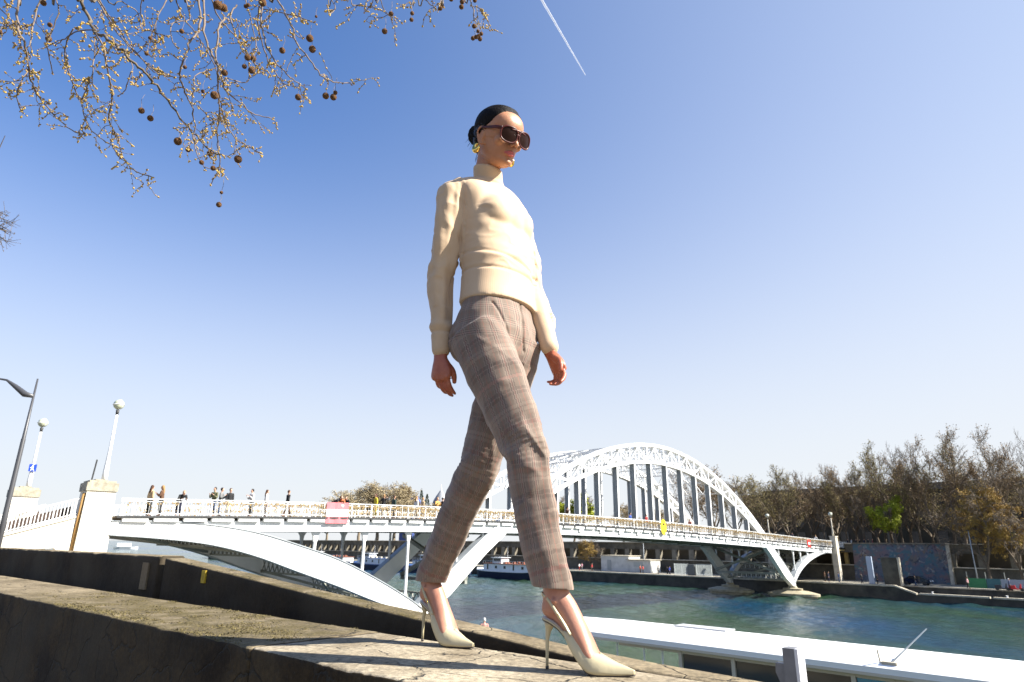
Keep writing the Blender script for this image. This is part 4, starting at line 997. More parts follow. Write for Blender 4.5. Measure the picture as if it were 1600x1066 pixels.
# ================================================================ white excursion boat moored below the near quay
RDr = nrm(V3(.71, -.704, 0)); RNr = V3(-RDr[1], RDr[0], 0); Q0 = V3(4.9 + .704 * 1.6, 35.9 + .71 * 1.6, 0)
def B_(x, y, z): return Q0 + RDr * x + RNr * y + ZV * z
eb = thing('excursion_boat', B_(0, 3, ZW), 'long white roofed excursion boat moored below the wall at lower right', 'boat')
M_bcream = mat('cream_boat_paint', (.56, .50, .40), .5); M_broof = mat('white_boat_roof', (.82, .82, .80), .45); M_glb = mat('boat_glass', (.03, .028, .025), .08, spec=.8); M_glt = mat('turquoise_glass', (.01, .23, .36), .1, spec=.8)
BWd = 4.5
mb = MB(); secs = []
for x in list(np.linspace(-4.8, -2.1, 8)) + list(np.linspace(-1, 50, 18)):
    e = min(1, max(0, (x + 4.95) / 2.6)) ** .5; yc = BWd / 2; hw = BWd / 2 * e + .05
    r_ = []
    for k in range(9): a = -1 + 2 * k / 8; r_.append(B_(x, yc + hw * a, -4.62 + .42 * (1 - abs(a) ** 3) ))
    for k in range(9): a = 1 - 2 * k / 8; r_.append(B_(x, yc + hw * a, -4.86))
    secs.append(r_)
mb.loft(secs); mb.build('roof', M_broof, eb, True).modifiers.new('e', 'EDGE_SPLIT').split_angle = .6
mb = MB(); mb.box(B_(3.2, BWd * .62, -4.16), RDr * 1.5, RNr * .5, ZV * .03); mb.build('roof_hatch', mat('hatch_grey', (.45, .45, .46), .5), eb)
mb = MB(); mb.box(B_(23.5, -.02, -4.90), RDr * 26.4, RNr * .05, ZV * .06); mb.build('roof_trim', M_bcream, eb)
mb = MB()
for k in range(17): mb.loft([[B_(k * 3 - .012, BWd / 2 + (BWd / 2 - .05) * a, -4.615 + .42 * (1 - abs(a) ** 3)), B_(k * 3 + .012, BWd / 2 + (BWd / 2 - .05) * a, -4.615 + .42 * (1 - abs(a) ** 3)), B_(k * 3 + .012, BWd / 2 + (BWd / 2 - .05) * a, -4.65 + .42 * (1 - abs(a) ** 3)), B_(k * 3 - .012, BWd / 2 + (BWd / 2 - .05) * a, -4.65 + .42 * (1 - abs(a) ** 3))] for a in np.linspace(-1, 1, 13)])
mb.build('roof_seams', M_wshade, eb)['kind'] = 'stuff'
mb = MB(); mb.box(B_(25, .32, -5.0), RDr * 25.5, RNr * .05, ZV * .14); mb.box(B_(27, .30, -7.1), RDr * 23.5, RNr * .05, ZV * .95); mb.build('side_beam', M_bcream, eb)
xx = 3.2
k = 0
while xx < 49:
    mb = MB(); mb.box(B_(xx, .30, -5.65), RDr * .09, RNr * .06, ZV * .66); mb.build('window_post', M_bcream, eb)
    w_ = [2.6, 2.5, 2.4, 1.3, 1.5, 2.0][k % 6]
    if xx > 0: mb = MB(); mb.box(B_(xx + w_ / 2 + .09, .36, -5.6), RDr * (w_ / 2 - .02), RNr * .02, ZV * .62); mb.build('window', M_glt if k >= 3 and k % 6 in (3, 4, 5) else M_glb, eb)
    xx += w_ + .18; k += 1
for x in (-2.2, -.7, 1.0, 2.1):
    mb = MB(); mb.beam(B_(x, .4, -4.9), B_(x, .4, -7.2), .07, .07); mb.build('stern_post', M_broof, eb)
mb = MB(); mb.box(B_(1, BWd / 2, -7.6), RDr * 2.2, RNr * 2.0, ZV * .4); mb.box(B_(27, BWd / 2, -7.9), RDr * 24, RNr * 2.15, ZV * .9); mb.build('hull', M_hullb, eb)
mb = MB()
for z in (-6.2, -6.7): mb.beam(B_(-1, .5, z), B_(3, .5, z), .05, .05)
mb.build('stern_rail', M_coping, eb)
mb = MB(); mb.box(B_(26, 3.9, -6.0), RDr * 22, RNr * .1, ZV * .9); mb.build('inner_wall', mat('dim_interior', (.05, .045, .04), .8), eb)
# antenna and fittings on the roof edge
A0 = aty(1398, 1050, 25.5); 
P = B_(12.7, .3, -4.5)
an_ = thing('antenna', P, 'thin slanting whip antenna clamped to the boat roof edge', 'antenna')
tipd = aty(1449, 990, P[1] * 1.0); bx = aty(1392, 1046, P[1])
mb = MB(); mb.tube([P, P + (tipd - bx) * .35, P + (tipd - bx)], [.05, .03, .022], 6); mb.build('whip', M_wshade, an_); mb = MB(); mb.box(P - ZV * .05, RDr * .28, RNr * .12, ZV * .14); mb.tube([P - RDr * .35, P - RDr * .4 + ZV * .5], .03, 6); mb.build('clamp', M_coping, an_)
# steel mooring post in front of the boat
zt3 = -3.35; Pm = aty(1236, 1012, 21.0); Pm = Pm * (21.5 / np.linalg.norm(Pm[:2]))
mp_ = thing('mooring_post', V3(Pm[0], Pm[1], -8), 'square grey steel mooring post standing in front of the boat', 'post')
M_steel = mat('grey_steel_paint', (.17, .17, .18), .5, var=.2, scale=2)
mb = MB(); mb.box(V3(Pm[0], Pm[1], (Pm[2] - 9) / 2), RDr * .17, RNr * .22, ZV * ((Pm[2] + 9) / 2)); mb.build('post', M_steel, mp_)
mb = MB(); mb.box(V3(Pm[0], Pm[1], (Pm[2] - 9) / 2 + .004) + RDr * .215 , RDr * .045, RNr * .23, ZV * ((Pm[2] + 9) / 2)); mb.build('flange', mat('pale_steel_edge', (.6, .6, .62), .5), mp_)
c = V3(Pm[0], Pm[1], Pm[2] - .95) - RDr * .17
mb = MB(); mb.prism([c + ZV * .52 - RNr * .12, c + ZV * .52 - RDr * .28 - RNr * .12, c + ZV * .28 - RDr * .30 - RNr * .12, c - ZV * .3 - RDr * .05 - RNr * .12, c - ZV * .4 - RNr * .12], RNr * .24); mb.build('bracket', M_steel, mp_)
# contrail
a, b2 = ray(842, -8), ray(915, 118); a = a / a[2] * 9000; b2 = b2 / b2[2] * 9000
mb = MB(); rnd = random.Random(2); pts = [a + (b2 - a) * k / 40 + V3(rnd.gauss(0, 1), rnd.gauss(0, 1), rnd.gauss(0, 1)) for k in range(41)]
mb.tube(pts, [21 - 14 * (k / 40) ** 1.5 for k in range(41)], 8)
CT = bpy.data.materials.new('contrail_vapour'); CT.use_nodes = True; t_ = CT.node_tree; b_ = t_.nodes['Principled BSDF']; b_.inputs['Base Color'].default_value = (.95, .95, .95, 1); b_.inputs['Roughness'].default_value = 1; b_.inputs['Specular IOR Level'].default_value = 0; b_.inputs['Alpha'].default_value = .3; b_.inputs['Subsurface Weight'].default_value = 0
tag(mb.build('contrail', CT, None, True), 'thin white aircraft contrail crossing the blue sky', 'contrail')
# ================================================================ the woman
def ring(c, ax, ay, n=28, e=2.0, egg=0.0):
    out = []
    for i in range(n):
        a = 2 * math.pi * i / n; ca, sa = math.cos(a), math.sin(a)
        out.append(c + ax * math.copysign(abs(ca) ** (2 / e), ca) + ay * math.copysign(abs(sa) ** (2 / e), sa))
    return out
def limb(mb, keys, n=20, steps=10, ref=None):
    """keys: (point, half width along ref, half width across); smooth, rounded ends"""
    K = len(keys); P = np.array([k[0] for k in keys], float); Rr = np.array([[k[1], k[2] if len(k) > 2 else k[1]] for k in keys], float)
    ts = np.concatenate([[0], np.cumsum(np.linalg.norm(np.diff(P, axis=0), axis=1))])
    tt = np.linspace(0, ts[-1], steps * (K - 1) + 1)
    X = spline(ts, P, tt); R2 = spline(ts, Rr, tt); secs = []
    ref = V3(1, 0, 0) if ref is None else np.asarray(ref, float)
    for i in range(len(tt)):
        tg = nrm(X[min(i + 1, len(X) - 1)] - X[max(i - 1, 0)]); ax = nrm(ref - tg * np.dot(ref, tg)); ay = np.cross(tg, ax)
        secs.append((X[i], ax, ay, tg, R2[i]))
    rings = []
    x, ax, ay, tg, r2 = secs[0]
    for q in (0.08, .4, .7, .92): rings.append(ring(x - tg * r2.min() * math.sqrt(max(0, 1 - q * q)) * .9, ax * r2[0] * q, ay * r2[1] * q, n))
    for x, ax, ay, tg, r2 in secs: rings.append(ring(x, ax * r2[0], ay * r2[1], n))
    for q in (.92, .7, .4, .08): rings.append(ring(x + tg * r2.min() * math.sqrt(max(0, 1 - q * q)) * .9, ax * r2[0] * q, ay * r2[1] * q, n))
    mb.loft(rings)
def remesh(mb, vox, smooth=4, fac=.5):
    me = bpy.data.meshes.new('tmp'); me.from_pydata(mb.v, [], mb.f)
    bm = bmesh.new(); bm.from_mesh(me); bmesh.ops.recalc_face_normals(bm, faces=bm.faces); bm.to_mesh(me); bm.free()
    o = bpy.data.objects.new('tmp', me); COL.objects.link(o)
    r = o.modifiers.new('r', 'REMESH'); r.mode = 'VOXEL'; r.voxel_size = vox; r.use_smooth_shade = True
    if smooth:
        s_ = o.modifiers.new('s', 'SMOOTH'); s_.iterations = smooth; s_.factor = fac
    dg = bpy.context.evaluated_depsgraph_get(); ev = o.evaluated_get(dg)
    out = bpy.data.meshes.new_from_object(ev); out.name = 'm'
    bpy.data.objects.remove(o); bpy.data.meshes.remove(me)
    return out
def getv(me):
    a = np.empty(len(me.vertices) * 3, np.float32); me.vertices.foreach_get('co', a); return a.reshape(-1, 3).astype(float)
def getn(me):
    a = np.empty(len(me.vertices) * 3, np.float32); me.vertices.foreach_get('normal', a); return a.reshape(-1, 3).astype(float)
def setv(me, v): me.vertices.foreach_set('co', v.astype(np.float32).ravel()); me.update()
def finish(me, name, mats, parent):
    me.materials.clear()
    for m_ in mats: me.materials.append(m_)
    me.polygons.foreach_set('use_smooth', [True] * len(me.polygons))
    o = bpy.data.objects.new(name, me); COL.objects.link(o); o.parent = parent; o.location = tuple(-parent.location); return o
def sstep(a, b, x): t = np.clip((x - a) / (b - a), 0, 1); return t * t * (3 - 2 * t)

GZ = -.312
DB = nrm(V3(.77, -.64, 0)); LB = V3(.64, .77, 0); LB = nrm(LB)
woman = thing('person', (0.03, 2.03, GZ), 'woman in cream turtleneck, checked trousers and sunglasses striding along the wall', 'person')

# --- landmarks (metres, from the camera's place)
RS, LS = aty(707, 306, 1.99), aty(806, 340, 2.17)
RE, LE = aty(691, 440, 2.02), aty(832, 455, 2.15)
RW, LW = aty(689, 549, 2.03), aty(859, 545, 2.06)
RH, LH = aty(748, 528, 1.99), aty(806, 540, 2.11)
RK, LK = aty(826, 708, 1.89), aty(744, 735, 2.15)
R_AX = nrm(V3(.894, -.447, 0)); L_AX = nrm(V3(.756, -.655, 0))
RT = onz(855, 1045, GZ); LT = onz(660, 1002, GZ)      # heel tips on the wall
def foot_pt(T, ax, u, v, z): return T + ax * u + np.cross(ZV, ax) * v + ZV * z
RA = foot_pt(RT, R_AX, .028, 0, .178); LA = foot_pt(LT, L_AX, .030, 0, .178)
neck0 = aty(763, 292, 2.08); neck1 = aty(762, 262, 2.06)

# --- head frame (solved from the photograph's landmarks)
yaw, pit, rol = math.radians(-45.5), math.radians(24), math.radians(6)
hf = V3(math.cos(yaw), math.sin(yaw), 0); hl = V3(-hf[1], hf[0], 0)
hf2 = math.cos(pit) * hf - math.sin(pit) * ZV; hu = math.cos(pit) * ZV + math.sin(pit) * hf
hl2 = math.cos(rol) * hl + math.sin(rol) * hu; hu2 = math.cos(rol) * hu - math.sin(rol) * hl
HO = V3(-.059, 2.012, 1.396)
HM = np.array([hl2, hf2, hu2])
def H(x, y, z): return HO + np.array([x, y, z]) @ HM
def toH(P): return (P - HO) @ HM.T

# head profile: z, front y, back y, half width
HP = np.array([(-.092, .050, .030, .012), (-.088, .070, .006, .026), (-.080, .083, -.006, .036), (-.068, .087, -.022, .0455), (-.055, .084, -.040, .0525), (-.042, .086, -.055, .0575),
               (-.026, .087, -.066, .0615), (-.010, .086, -.076, .0655), (.010, .085, -.086, .0695), (.030, .088, -.093, .0725), (.050, .091, -.096, .0735), (.070, .088, -.093, .071),
               (.088, .077, -.082, .0635), (.102, .060, -.064, .051), (.113, .036, -.042, .034), (.119, .010, -.018, .014)])
def head_pt(z, a, grow=0.0):
    yf, yb, w_ = spline(HP[:, 0], HP[:, 1:], z)[0]
    c = (yf + yb) / 2 - (.012 if z < 0 else 0); ca, sa = math.cos(a), math.sin(a)
    ry = (yf - c) if sa > 0 else (c - yb); e = 2.25
    x = (w_ + grow) * math.copysign(abs(ca) ** (2 / e), ca); y = c + (ry + grow) * math.copysign(abs(sa) ** (2 / e), sa)
    if sa > 0 and z < .03:       # cheeks narrow towards the front
        x *= 1 - .10 * sa ** 2 * sstep(.03, -.05, z)
    return x, y
body = MB()
zs = np.linspace(-.092, .119, 60)
body.loft([[H(*head_pt(z, 2 * math.pi * i / 48), z) for i in range(48)] for z in zs])
def hsph(c, r, sc=(1, 1, 1), nu=16, nv=10): body.sphere(H(*c), r, nu, nv, sc, ax=HM)
# nose
def hl_limb(keys, n=14): limb(body, [(H(*k[0]), k[1], k[2]) for k in keys], n, 6, ref=hl2)
hl_limb([((0, .080, .030), .0065, .008), ((0, .090, .015), .0070, .009), ((0, .1005, .000), .0085, .010), ((0, .109, -.010), .0095, .0095)])
hsph((0, .1085, -.0125), .0098, (1, .95, .85)); hsph((.0105, .0985, -.0165), .0072, (.8, 1.15, .85)); hsph((-.0105, .0985, -.0165), .0072, (.8, 1.15, .85))
# lips, chin, brow, cheekbones, jaw
for sgn in (1, -1):
    hl_limb([((0, .0945, -.0395), .0048, .0060), ((sgn * .009, .0925, -.0388), .0046, .0054), ((sgn * .0225, .0815, -.0435), .0018, .0022)], 10)
    hl_limb([((0, .0945, -.0485), .0056, .0064), ((sgn * .010, .0915, -.0478), .0050, .0058), ((sgn * .0215, .0815, -.0445), .0018, .002)], 10)
    hsph((sgn * .040, .062, -.006), .020, (1, .9, .9)); hsph((sgn * .024, .074, .036), .016, (1.5, .9, .55))
    # ears
    limb(body, [(H(sgn * .066, .008, -.024), .004), (H(sgn * .073, -.003, -.026), .0048), (H(sgn * .079, -.014, -.008), .0042), (H(sgn * .082, -.020, .014), .004), (H(sgn * .080, -.014, .030), .004), (H(sgn * .073, .000, .032), .0042), (H(sgn * .069, .008, .018), .0038)], 8, 6, ref=hf2)
    body.sphere(H(sgn * .072, -.004, .005), .016, 12, 8, (.30, .85, 1.5), ax=HM)
    limb(body, [(H(sgn * .067, .006, .010), .004), (H(sgn * .073, .004, -.004), .0045), (H(sgn * .070, .004, -.018), .004)], 8, 5, ref=hf2)
hsph((0, .078, -.073), .0165, (1.05, .85, .8))
# neck
limb(body, [(H(0, -.030, -.020), .048, .054), (H(0, -.026, -.062), .043, .049), (neck1 - ZV * .01, .043, .048), (neck0 - ZV * .02, .047, .050), (neck0 - ZV * .10, .07, .06)], 24, 8, ref=LB)
# slim torso, arms and legs under the clothes
ctr = lambda px, py, Y: aty(px, py, Y)
T0, T1, T2, T3 = ctr(764, 312, 2.085), ctr(773, 370, 2.08), ctr(776, 440, 2.07), ctr(777, 515, 2.06)
limb(body, [(T0, .12, .06), (T1, .13, .085), (T2, .115, .08), (T3, .145, .10)], 24, 8, ref=LB)
for S, E, Wp in ((RS, RE, RW), (LS, LE, LW)):
    limb(body, [(S, .030), ((S + E) / 2, .026), (E, .022), ((E * .5 + Wp * .5), .020), (E * .15 + Wp * .85, .020), (Wp, .023, .019)], 16, 8, ref=DB)
# legs: thigh, knee, calf, ankle, then the arched foot resting in the shoe
def leg(Hp, Kn, An, T, ax):
    limb(body, [(Hp, .07), ((Hp + Kn) / 2, .062), (Kn, .040), (Kn * .6 + An * .4, .036, .038), (Kn * .25 + An * .75, .031), (An + ZV * .03, .0275, .034), (An - ZV * .005, .030, .038), (An - ZV * .03 - ax * .002, .028, .034)], 22, 8, ref=np.cross(ZV, ax))
    F_ = lambda u, v, z: foot_pt(T, ax, u, v, z)
    sd_ = np.cross(ZV, ax)
    # heel
    limb(body, [(F_(.026, 0, .185), .022, .024), (F_(.014, 0, .163), .024, .023), (F_(.012, 0, .145), .025, .024), (F_(.018, 0, .134), .020, .018)], 16, 5, ref=sd_)
    # instep down to the toes
    limb(body, [(F_(.030, 0, .178), .029, .032), (F_(.052, .001, .150), .029, .033), (F_(.078, .001, .112), .030, .029), (F_(.105, .002, .070), .034, .024), (F_(.130, .002, .035), .036, .017), (F_(.160, 0, .018), .028, .012), (F_(.190, 0, .014), .014, .009)], 20, 8, ref=sd_)
    limb(body, [(F_(.018, 0, .140), .021, .015), (F_(.050, 0, .115), .019, .018), (F_(.085, 0, .075), .024, .018), (F_(.12, 0, .03), .033, .014)], 16, 6, ref=sd_)
    # ankle bones, Achilles tendon, tendons over the instep
    for sg in (1, -1): body.sphere(F_(.034, sg * .0280, .172 + .004 * sg), .0085, 12, 8)
    limb(body, [(An + ZV * .09 - ax * .030, .012, .012), (An + ZV * .03 - ax * .030, .0085, .010), (F_(.002, 0, .168), .010, .011), (F_(.004, 0, .15), .016, .014)], 12, 6, ref=sd_)
    for v0, v1 in ((-.004, -.017), (0, -.006), (.003, .006), (.006, .017)):
        limb(body, [(F_(.060, v0, .176), .0032), (F_(.084, (v0 + v1) / 2, .1365), .0040), (F_(.110, v1 * .9, .0935), .0040), (F_(.130, v1, .058), .0034)], 8, 6, ref=sd_)
leg(RH, RK, RA, RT, R_AX); leg(LH, LK, LA, LT, L_AX)
# hands
def hand(Wp, dirn, back, thumbdir, curl, spread=1.0, k_=.84):
    """Wp wrist; dirn towards the fingers; back = outward normal of the back of the hand; thumbdir = side of the thumb"""
    d = nrm(dirn); b = nrm(back - d * np.dot(back, d)); t = nrm(np.cross(d, b)); t = t if np.dot(t, thumbdir) > 0 else -t
    Pt = lambda u, v, w_: Wp + (d * u + t * v + b * w_) * (k_ if u > .01 else 1)
    mk0 = len(body.v)
    limb(body, [(Pt(-.02, 0, 0), .024, .018), (Pt(.004, 0, .001), .0245, .0175), (Pt(.030, .001, .002), .031, .0165), (Pt(.058, .002, .003), .037, .0150), (Pt(.078, .001, .003), .0375, .0125), (Pt(.088, 0, .001), .034, .009)], 22, 8, ref=t)
    limb(body, [(Pt(.018, .016, -.006), .013), (Pt(.042, .026, -.008), .013), (Pt(.060, .028, -.006), .010)], 12, 6, ref=t)   # ball of the thumb
    base = [(.027, .086, .040, .0078), (.0095, .090, .045, .0081), (-.009, .087, .042, .0077), (-.0255, .079, .034, .0068)]
    for k, (v, u, L1, r) in enumerate(base):
        p = Pt(u - .012, v, .002); ang = curl[k] * .55; fan = (v * 3.2) * spread; r = r; pts = [(p, r * 1.08)]
        L1 = L1 * k_; r = r * .92; seg = (L1 * 1.0 + .005, L1 * .62, L1 * .50); rr = (r, r * .93, r * .82)
        q = p
        for j in range(3):
            dd = d * math.cos(ang) - b * math.sin(ang) + t * fan * .35
            q2 = q + nrm(dd) * seg[j]
            if j == 0: pts.append((q + nrm(dd) * seg[0] * .5, r * .96))
            pts.append((q2, rr[j] * (1.04 if j < 2 else .84))); 
            if j < 2: ang += curl[k] * (.85 if j == 0 else .55)
            q = q2
        limb(body, pts, 12, 6, ref=t)
        body.sphere(p + b * .004 + d * .010, .0088, 10, 8)
    p = Pt(.030, .022, -.006); q1 = Pt(.058, .043, -.012); q2 = Pt(.083, .046, -.020); q3 = Pt(.102, .042, -.027)
    limb(body, [(p, .0125), (q1, .0100), (q2, .0092), (q3, .0072)], 12, 6, ref=b)
hand(RW + V3(.0, 0, -.022), -ZV + DB * .10, -LB * .95 + DB * .25, DB, [.62, .74, .84, .92])
hand(LW + V3(.004, 0, -.022), -ZV * 1.0 + DB * .50 + LB * .05, LB * .88 + DB * .40, DB, [.50, .68, .80, .88], 1.3)
me = remesh(body, .0030, 3, .5)
v = getv(me); n_ = getn(me); hv = toH(v)
# philtrum, eye sockets, nostril hints, mouth line
def bumpf(c, r, amt):
    global v
    dd = np.linalg.norm((hv - np.array(c)) / np.array(r), axis=1); v -= n_ * (amt * np.exp(-dd * dd))[:, None]
for sg in (1, -1):
    bumpf((sg * .031, .088, .020), (.014, .02, .009), .0055); bumpf((sg * .005, .104, -.0205), (.003, .005, .002), .0035)
bumpf((0, .096, -.0435), (.020, .02, .0016), .0028); bumpf((0, .092, -.029), (.0035, .01, .006), .0012); bumpf((0, .09, -.060), (.014, .02, .005), .0022)
setv(me, v)
SKIN = mat('skin', (.47, .225, .12), .45, col2=(.41, .175, .085), scale=24, bump=.14, bscale=500)
_t = SKIN.node_tree; _b = _t.nodes['Principled BSDF']
_b.inputs['Subsurface Weight'].default_value = .18; _b.inputs['Subsurface Radius'].default_value = (1, .3, .12); _b.inputs['Subsurface Scale'].default_value = .01
SKIN_H = mat('skin_reddened', (.42, .13, .065), .42, col2=(.34, .085, .045), scale=30, bump=.1, bscale=400)
SKIN_F = mat('skin_feet', (.44, .22, .145), .42, col2=(.37, .155, .10), scale=18, bump=.1, bscale=400)
LIP = mat('lips', (.46, .095, .085), .28, bump=.1, bscale=700)
bo = finish(me, 'body', [SKIN, SKIN_H, SKIN_F, LIP], woman)
pc = np.empty(len(me.polygons) * 3, np.float32); me.polygons.foreach_get('center', pc); pc = pc.reshape(-1, 3).astype(float); ph = toH(pc)
mi = np.zeros(len(pc), np.int32)
mi[(pc[:, 2] < .8) & (pc[:, 2] > .3)] = 1; mi[pc[:, 2] < .25] = 2
lipm = (ph[:, 1] > .078) & (np.abs(ph[:, 0]) < .0235) & (((ph[:, 2] + .0435) / (.0105 * (1.02 - (np.abs(ph[:, 0]) / .025) ** 1.8)))**2 < 1) & (pc[:, 2] > 1)
mi[lipm] = 3
me.polygons.foreach_set('material_index', mi); me.update()

# --- hair: slicked back cap, low bun, wisps
HAIR = mat('dark_hair', (.005, .0035, .003), .55, col2=(.010, .007, .005), scale=8, spec=.10, bump=.35, bscale=14, mapping=(14, 2, 14))
HAIR2 = mat('hair_strand', (.016, .010, .008), .30, col2=(.005, .004, .003), scale=40, spec=.22)
def hairmask(x, y, z):
    # positive inside the hair; the hairline runs forehead - temple - over the ear - nape
    t = np.interp(z, [-.08, -.04, .0, .024, .036, .050, .068, .085, .097, .107, .114], [-.055, -.040, -.026, -.010, .018, .040, .051, .060, .066, .072, .09])
    return t - y
mb = MB(); nA, zz = 96, np.linspace(-.062, .1192, 70); rr_ = []
for z in zz:
    row = []
    for i in range(nA):
        x, y = head_pt(min(z, .1189), 2 * math.pi * i / nA); mk = hairmask(x, y, z)
        mk += .004 * mnoise.noise(Vector((x * 260, z * 260, 2))); gr = -.0035 + .0060 * float(sstep(-.004, .022, mk)) + .008 * float(sstep(.012, .075, mk))
        x, y = head_pt(min(z, .1189), 2 * math.pi * i / nA, gr)
        zz2 = z + gr * max(0, (z - .05) / .07) * 1.0
        row.append(H(x, y, zz2))
    rr_.append(row)
mb.loft(rr_)
ho = mb.build('hair', HAIR, woman, True)
# combed strands from the hairline back to the bun
mb = MB(); rnd = random.Random(8); ec = V3(0, -.003, .020); er = V3(.0805, .1005, .1085); bdir = nrm(V3(0, -.105, .012))
for k in range(420):
    a = rnd.uniform(-math.pi, math.pi) if k % 3 else rnd.uniform(-1.9, 1.9)
    # start directions on the hairline: forehead, temples, above the ears, nape
    ha = abs(a); zst = float(np.interp(ha, [0, .55, .95, 1.35, 1.75, 2.4, 3.14], [.099, .092, .057, .028, .010, -.045, -.055])) - ec[2]; yst = float(np.interp(ha, [0, .55, .95, 1.35, 1.75, 2.4, 3.14], [.070, .062, .040, .008, -.024, -.050, -.062]))
    xst = math.copysign(float(np.interp(ha, [0, .3, .55, .95, 1.35, 1.75, 2.4, 3.14], [.0, .020, .036, .058, .068, .070, .050, .0])), a)
    d0 = nrm(np.array([xst, yst - ec[1], zst]) / er); d1 = nrm(bdir / er); jt = rnd.gauss(0, .06); d0 = nrm(d0 + np.array([rnd.gauss(0, .045), rnd.gauss(0, .03), rnd.gauss(0, .045)]))
    om = math.acos(max(-1, min(1, float(d0 @ d1)))); pts = []
    for q in np.linspace(0, 1, 10):
        dd = (math.sin((1 - q) * om) * d0 + math.sin(q * om) * d1) / math.sin(om); dd = nrm(dd + np.array([0, 0, .10 * math.sin(q * 3.14) * (1 if zst > -.02 else -.3)]))
        pts.append(H(*(ec + dd * er * (.915 + .10 * min(1, q * 5) + .006 * math.sin(k + q * 9)))))
    mb.tube(pts, [.0004] + [.0013 + .0006 * rnd.random()] * 8 + [.0008], 4)
mb.build('hair_strands', HAIR2, woman, True)['kind'] = 'stuff'
mb = MB()
bc = V3(0, -.125, .032)
mb.sphere(H(*bc), .032, 24, 16, (1.0, .85, 1.05), ax=HM)
for k in range(7):
    a = k * .9; limb(mb, [(H(*(bc + V3(.024 * math.cos(a + q * .7), -.006 + .016 * math.sin(q * 1.9 + k), .028 * math.sin(a + q * .7)))), .010) for q in np.linspace(0, 2.6, 6)], 8, 4)
limb(mb, [(H(0, -.085, .03), .030), (H(0, -.108, .028), .022)], 12, 4)
mb.build('hair_bun', HAIR, woman, True)
mb = MB(); rnd = random.Random(3)
for k in range(26):
    a = rnd.uniform(0, 6.28); p = bc + V3(.022 * math.cos(a), -.01, .026 * math.sin(a)); dr = nrm(V3(.5 * math.cos(a), rnd.uniform(-1, -.1), -.3 + rnd.uniform(-.9, .4))); L = rnd.uniform(.012, .030)
    mb.tube([H(*(p + dr * L * q + V3(0, 0, -.012 * q * q))) for q in (0, .33, .66, 1)], [.0009, .0008, .0006, .0003], 4)
for k in range(8):
    p = V3(rnd.uniform(-.03, .03), -.065, -.045); L = rnd.uniform(.02, .045)
    mb.tube([H(*(p + V3(.006 * math.sin(q * 3 + k), -.016 * math.sin(q * 2.6), -L * q))) for q in np.linspace(0, 1, 6)], [.0009] * 5 + [.0003], 4)
for k in range(0): pass
mb.build('hair_wisps', HAIR, woman, True)['kind'] = 'stuff'
# eyebrows
mb = MB()
for sg in (1, -1): limb(mb, [(H(sg * .012, .0925, .0395), .0016), (H(sg * .028, .0905, .0445), .0022), (H(sg * .046, .075, .0405), .0012)], 6, 5)
mb.build('eyebrows', HAIR, woman, True)
# --- sunglasses
M_fr = mat('tortoise_red_acetate', (.10, .010, .007), .38, col2=(.04, .008, .006), scale=60, spec=.35)
M_ln = mat('brown_tinted_lens', (.016, .005, .003), .30, spec=.12)
sgl = bpy.data.objects.new('sunglasses', None); COL.objects.link(sgl); sgl.parent = woman; sgl.location = (0, 0, 0)
def gpt(x, z, off=0): return H(x, .111 - 3.4 * x * x + off - .05 * (z - .02), z)
for sg in (1, -1):
    out = []
    for k in range(40):
        a = 2 * math.pi * k / 40; ca, sa = math.cos(a), math.sin(a); e = 2.5
        x = .0360 + .0320 * math.copysign(abs(ca) ** (2 / e), ca) + (.0035 * (-sa) if True else 0); z = .016 + (.0245 if sa > 0 else .0300) * math.copysign(abs(sa) ** (2 / e), sa) + .0015 * ca
        out.append((x * sg, z))
    rim = [gpt(x, z) for x, z in out]
    mb = MB(); mb.tube(rim + [rim[0], rim[1]], .0031, 8, cap=False); r_o = mb.build('lens_frame', M_fr, sgl, True); r_o.location = tuple(-woman.location)
    cx_, cz_ = .0355 * sg, .014; mb = MB(); V = []; 
    for q in (1.0, .66, .33):
        V.append([gpt(cx_ + (x - cx_) * q, cz_ + (z - cz_) * q, .0025 * (1 - q)) for x, z in out])
    fl = [p for r in V for p in r] + [gpt(cx_, cz_, .0026)]; F = []
    for i in range(2):
        for j in range(40): F.append((i * 40 + j, i * 40 + (j + 1) % 40, (i + 1) * 40 + (j + 1) % 40, (i + 1) * 40 + j))
    for j in range(40): F.append((80 + j, 80 + (j + 1) % 40, 120))
    mb.add(fl, F); l_o = mb.build('lens', M_ln, sgl, True); l_o.location = tuple(-woman.location)
    mb = MB(); p0 = gpt(sg * .0655, .028); 
    mb.loft([ring(p, hl2 * .0022, hu2 * h_, 12, 3) for p, h_ in ((p0 + hl2 * sg * .001, .0065), (H(sg * .0735, .072, .030), .0062), (H(sg * .0765, .03, .030), .0045), (H(sg * .0775, -.006, .031), .0035), (H(sg * .0770, -.028, .014), .0032))])
    t_o = mb.build('temple', M_fr, sgl, True); t_o.location = tuple(-woman.location)
mb = MB()
mb.tube([gpt(x, .0335 + .002 * math.cos(x * 60)) for x in np.linspace(-.034, .034, 11)], .0030, 8)
mb.tube([gpt(x, .0185 + .003 * (1 - (x / .009) ** 2)) for x in np.linspace(-.009, .009, 7)], .0028, 8)
b_o = mb.build('bridge', M_fr, sgl, True); b_o.location = tuple(-woman.location)
# --- earrings: chunky gold
M_gold = mat('polished_gold', (.90, .60, .16), .18, metal=1.0)
for sg in (1, -1):
    mb = MB(); pts = []
    for q in np.linspace(0, 1, 15):
        a = math.pi * .5 + q * math.pi * 1.75; w_ = math.sin(math.pi * q)
        pts.append((H(sg * (.081 + .004 * w_), -.004 + .0100 * math.cos(a), -.043 + .0125 * math.sin(a)), .0018 + .0085 * w_ ** .8))
    limb(mb, pts, 12, 4, ref=hl2); mb.build('earring', M_gold, woman, True)

